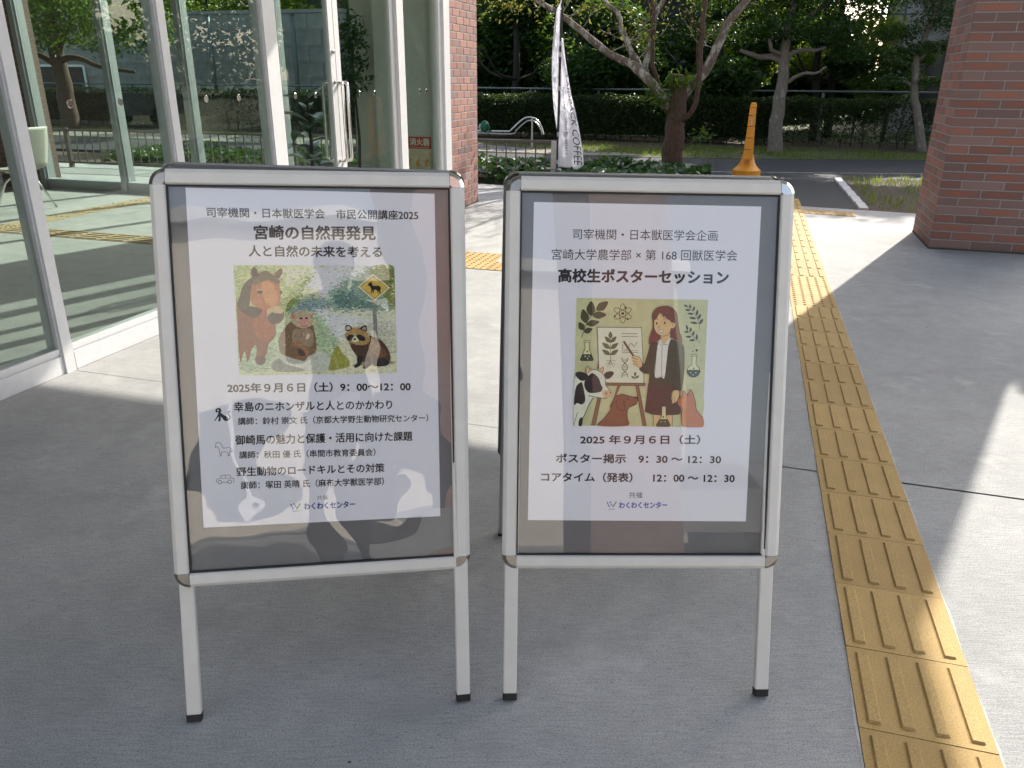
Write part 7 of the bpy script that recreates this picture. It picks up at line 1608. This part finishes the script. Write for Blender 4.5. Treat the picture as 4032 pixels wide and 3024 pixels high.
# ================================================================ PHOTOGRAPHER (seen mirrored in the poster covers)
ps = thing('person', 'person in dark top and grey trousers holding up a phone, mirrored in the poster covers', 'person', (-0.10, -0.50, 0))
def skin_mesh(name, verts, edges, radii, mat, root_i=0, sub=2, loc=None):
    me = bpy.data.meshes.new(name); me.from_pydata(verts, edges, []); me.materials.append(mat)
    o = obj(name, me, ps, loc)
    sk = o.modifiers.new('skin', 'SKIN'); sk.use_smooth_shade = True
    ly = me.skin_vertices[0] if me.skin_vertices else None
    if ly is None:
        bpy.context.view_layer.objects.active = o
        return o
    for i, r in enumerate(radii): ly.data[i].radius = (r, r) if not isinstance(r, tuple) else r
    ly.data[root_i].use_root = True
    ss = o.modifiers.new('sub', 'SUBSURF'); ss.levels = ss.render_levels = sub
    return o
M['skin'] = plain('skin', (0.50, 0.33, 0.25), 0.6, var=.04)
M['shirt'] = plain('dark_shirt', (0.02, 0.022, 0.03), 0.9)
M['trousers'] = plain('grey_trousers', (0.10, 0.10, 0.11), 0.9)
M['hair'] = plain('black_hair', (0.012, 0.010, 0.009), 0.5)
# one continuous body: legs, torso, neck, head, arms bent up to the phone
bv = [(0, 0, .95), (0, -.01, 1.10), (0, -.01, 1.28), (0, 0, 1.42), (0, .01, 1.50), (0, .03, 1.60), (0, .035, 1.70),
      (-.10, 0, .88), (-.11, .02, .50), (-.12, 0, .10), (-.12, .12, .05), (.10, 0, .88), (.11, .02, .50), (.12, 0, .10), (.12, .12, .05),
      (-.19, -.01, 1.41), (-.24, .06, 1.18), (-.06, .30, 1.30), (.0, .37, 1.36), (.19, -.01, 1.41), (.26, .06, 1.18), (.19, .30, 1.30), (.17, .37, 1.36)]
be = [(0, 1), (1, 2), (2, 3), (3, 4), (4, 5), (5, 6), (0, 7), (7, 8), (8, 9), (9, 10), (0, 11), (11, 12), (12, 13), (13, 14), (3, 15), (15, 16), (16, 17), (17, 18), (3, 19), (19, 20), (20, 21), (21, 22)]
br = [(.16, .11), (.14, .10), (.17, .11), (.13, .09), .055, (.085, .10), (.075, .09), .095, .065, .045, .04, .095, .065, .045, .04, .065, .048, .032, .03, .065, .048, .032, .03]
body = skin_mesh('body', bv, be, br, M['shirt'])
body.data.materials.clear(); body.data.materials.append(M['shirt'])
# trousers and face as following layers
lv = [(0, 0, .98), (-.10, 0, .88), (-.11, .02, .50), (-.12, 0, .12), (.10, 0, .88), (.11, .02, .50), (.12, 0, .12)]
skin_mesh('trousers', lv, [(0, 1), (1, 2), (2, 3), (0, 4), (4, 5), (5, 6)], [(.175, .125), .11, .08, .062, .11, .08, .062], M['trousers'])
hd_ = MB(); hd_.lathe([(.02, -.125), (.055, -.11), (.078, -.06), (.088, 0), (.084, .05), (.06, .095), (.02, .115)], 18)
h_ = hd_.build('face', M['skin'], ps, smooth=True, loc=(0, .045, 1.62)); h_.scale = (.93, 1.12, 1.0)
hh_ = MB(); hh_.lathe([(.092, -.02), (.098, .03), (.088, .08), (.055, .118), (.015, .13)], 18)
h2_ = hh_.build('hair', M['hair'], ps, smooth=True, loc=(0, .02, 1.63)); h2_.scale = (.97, 1.1, 1.0)
nb_ = MB(); nb_.frust(-.013, .013, -.012, .012, -.02, .02, .006); nb_.build('nose', M['skin'], ps, loc=(0, .148, 1.61))
for s in (-1, 1):
    MB().lathe([(.010, -.003), (.010, .003)], 10).build('eye', M['black'], ps, loc=(s * .03, .136, 1.64)).rotation_euler = (math.pi / 2, 0, 0)
    MB().lathe([(.022, -.008), (.024, .008)], 10).build('ear', M['skin'], ps, loc=(s * .085, .04, 1.62)).rotation_euler = (0, math.pi / 2, 0)
    # hand: palm and five fingers round the phone edge
    px0 = .02 if s < 0 else .18
    pv = [(px0, .37, 1.37), (px0 + s * .0 , .40, 1.41)]
    fv, fe, fr = [(px0, .365, 1.36), (px0, .395, 1.405)], [(0, 1)], [.028, .030]
    for k, L_ in enumerate((.060, .070, .066, .052)):
        b0 = len(fv); z = 1.385 + k * .018
        fv += [(px0 - s * .008, .41, z), (px0 - s * .020, .43, z + .004), (px0 - s * (.020 + L_ * .35), .438, z + .004)]
        fe += [(1, b0), (b0, b0 + 1), (b0 + 1, b0 + 2)]; fr += [.009, .008, .007]
    b0 = len(fv); fv += [(px0 - s * .02, .385, 1.405), (px0 - s * .045, .385, 1.42)]; fe += [(1, b0), (b0, b0 + 1)]; fr += [.010, .008]
    skin_mesh('hand', fv, fe, fr, M['skin'], 1, 1)
MB().tube([(-.07, .10, 1.42), (-.03, .125, 1.2), (0, .13, 1.02), (.03, .125, 1.2), (.07, .10, 1.42)], .006, 6).build('lanyard', M['cloth'], ps)
MB().box(-.05, .05, .130, .134, .90, 1.03).build('name_card', M['paper'], ps)
phn = thing('phone', 'dark phone in both hands of the person mirrored in the poster covers', 'phone', (0.0, -0.085, 1.43))
MB().frust(-.077, .077, -.037, .037, -.004, .004, .003).build('body', M['black'], phn).rotation_euler = (math.pi / 2 - PITCH, 0, 0)

# trees round the car parks (seen only as reflections)
def park_tree(v, u, h, lab):
    t = big_tree(v, u, h, 2.2, 1.8, M['leaf_mid'], 3500, lab, .3, 'trees around the car parks'); return t
for v, u, h, lab in ((24, 18, 6, 'broad tree at the far side of the side car park'), (22, 8, 6.5, 'broad tree in the middle of the side car park edge'), (-10, -26, 7, 'broad tree left of the beige hall'), (10, -24, 6.5, 'broad tree right of the beige hall'), (20, -16, 6, 'broad tree at the rear right of the car park')):
    park_tree(v, u, h, lab)
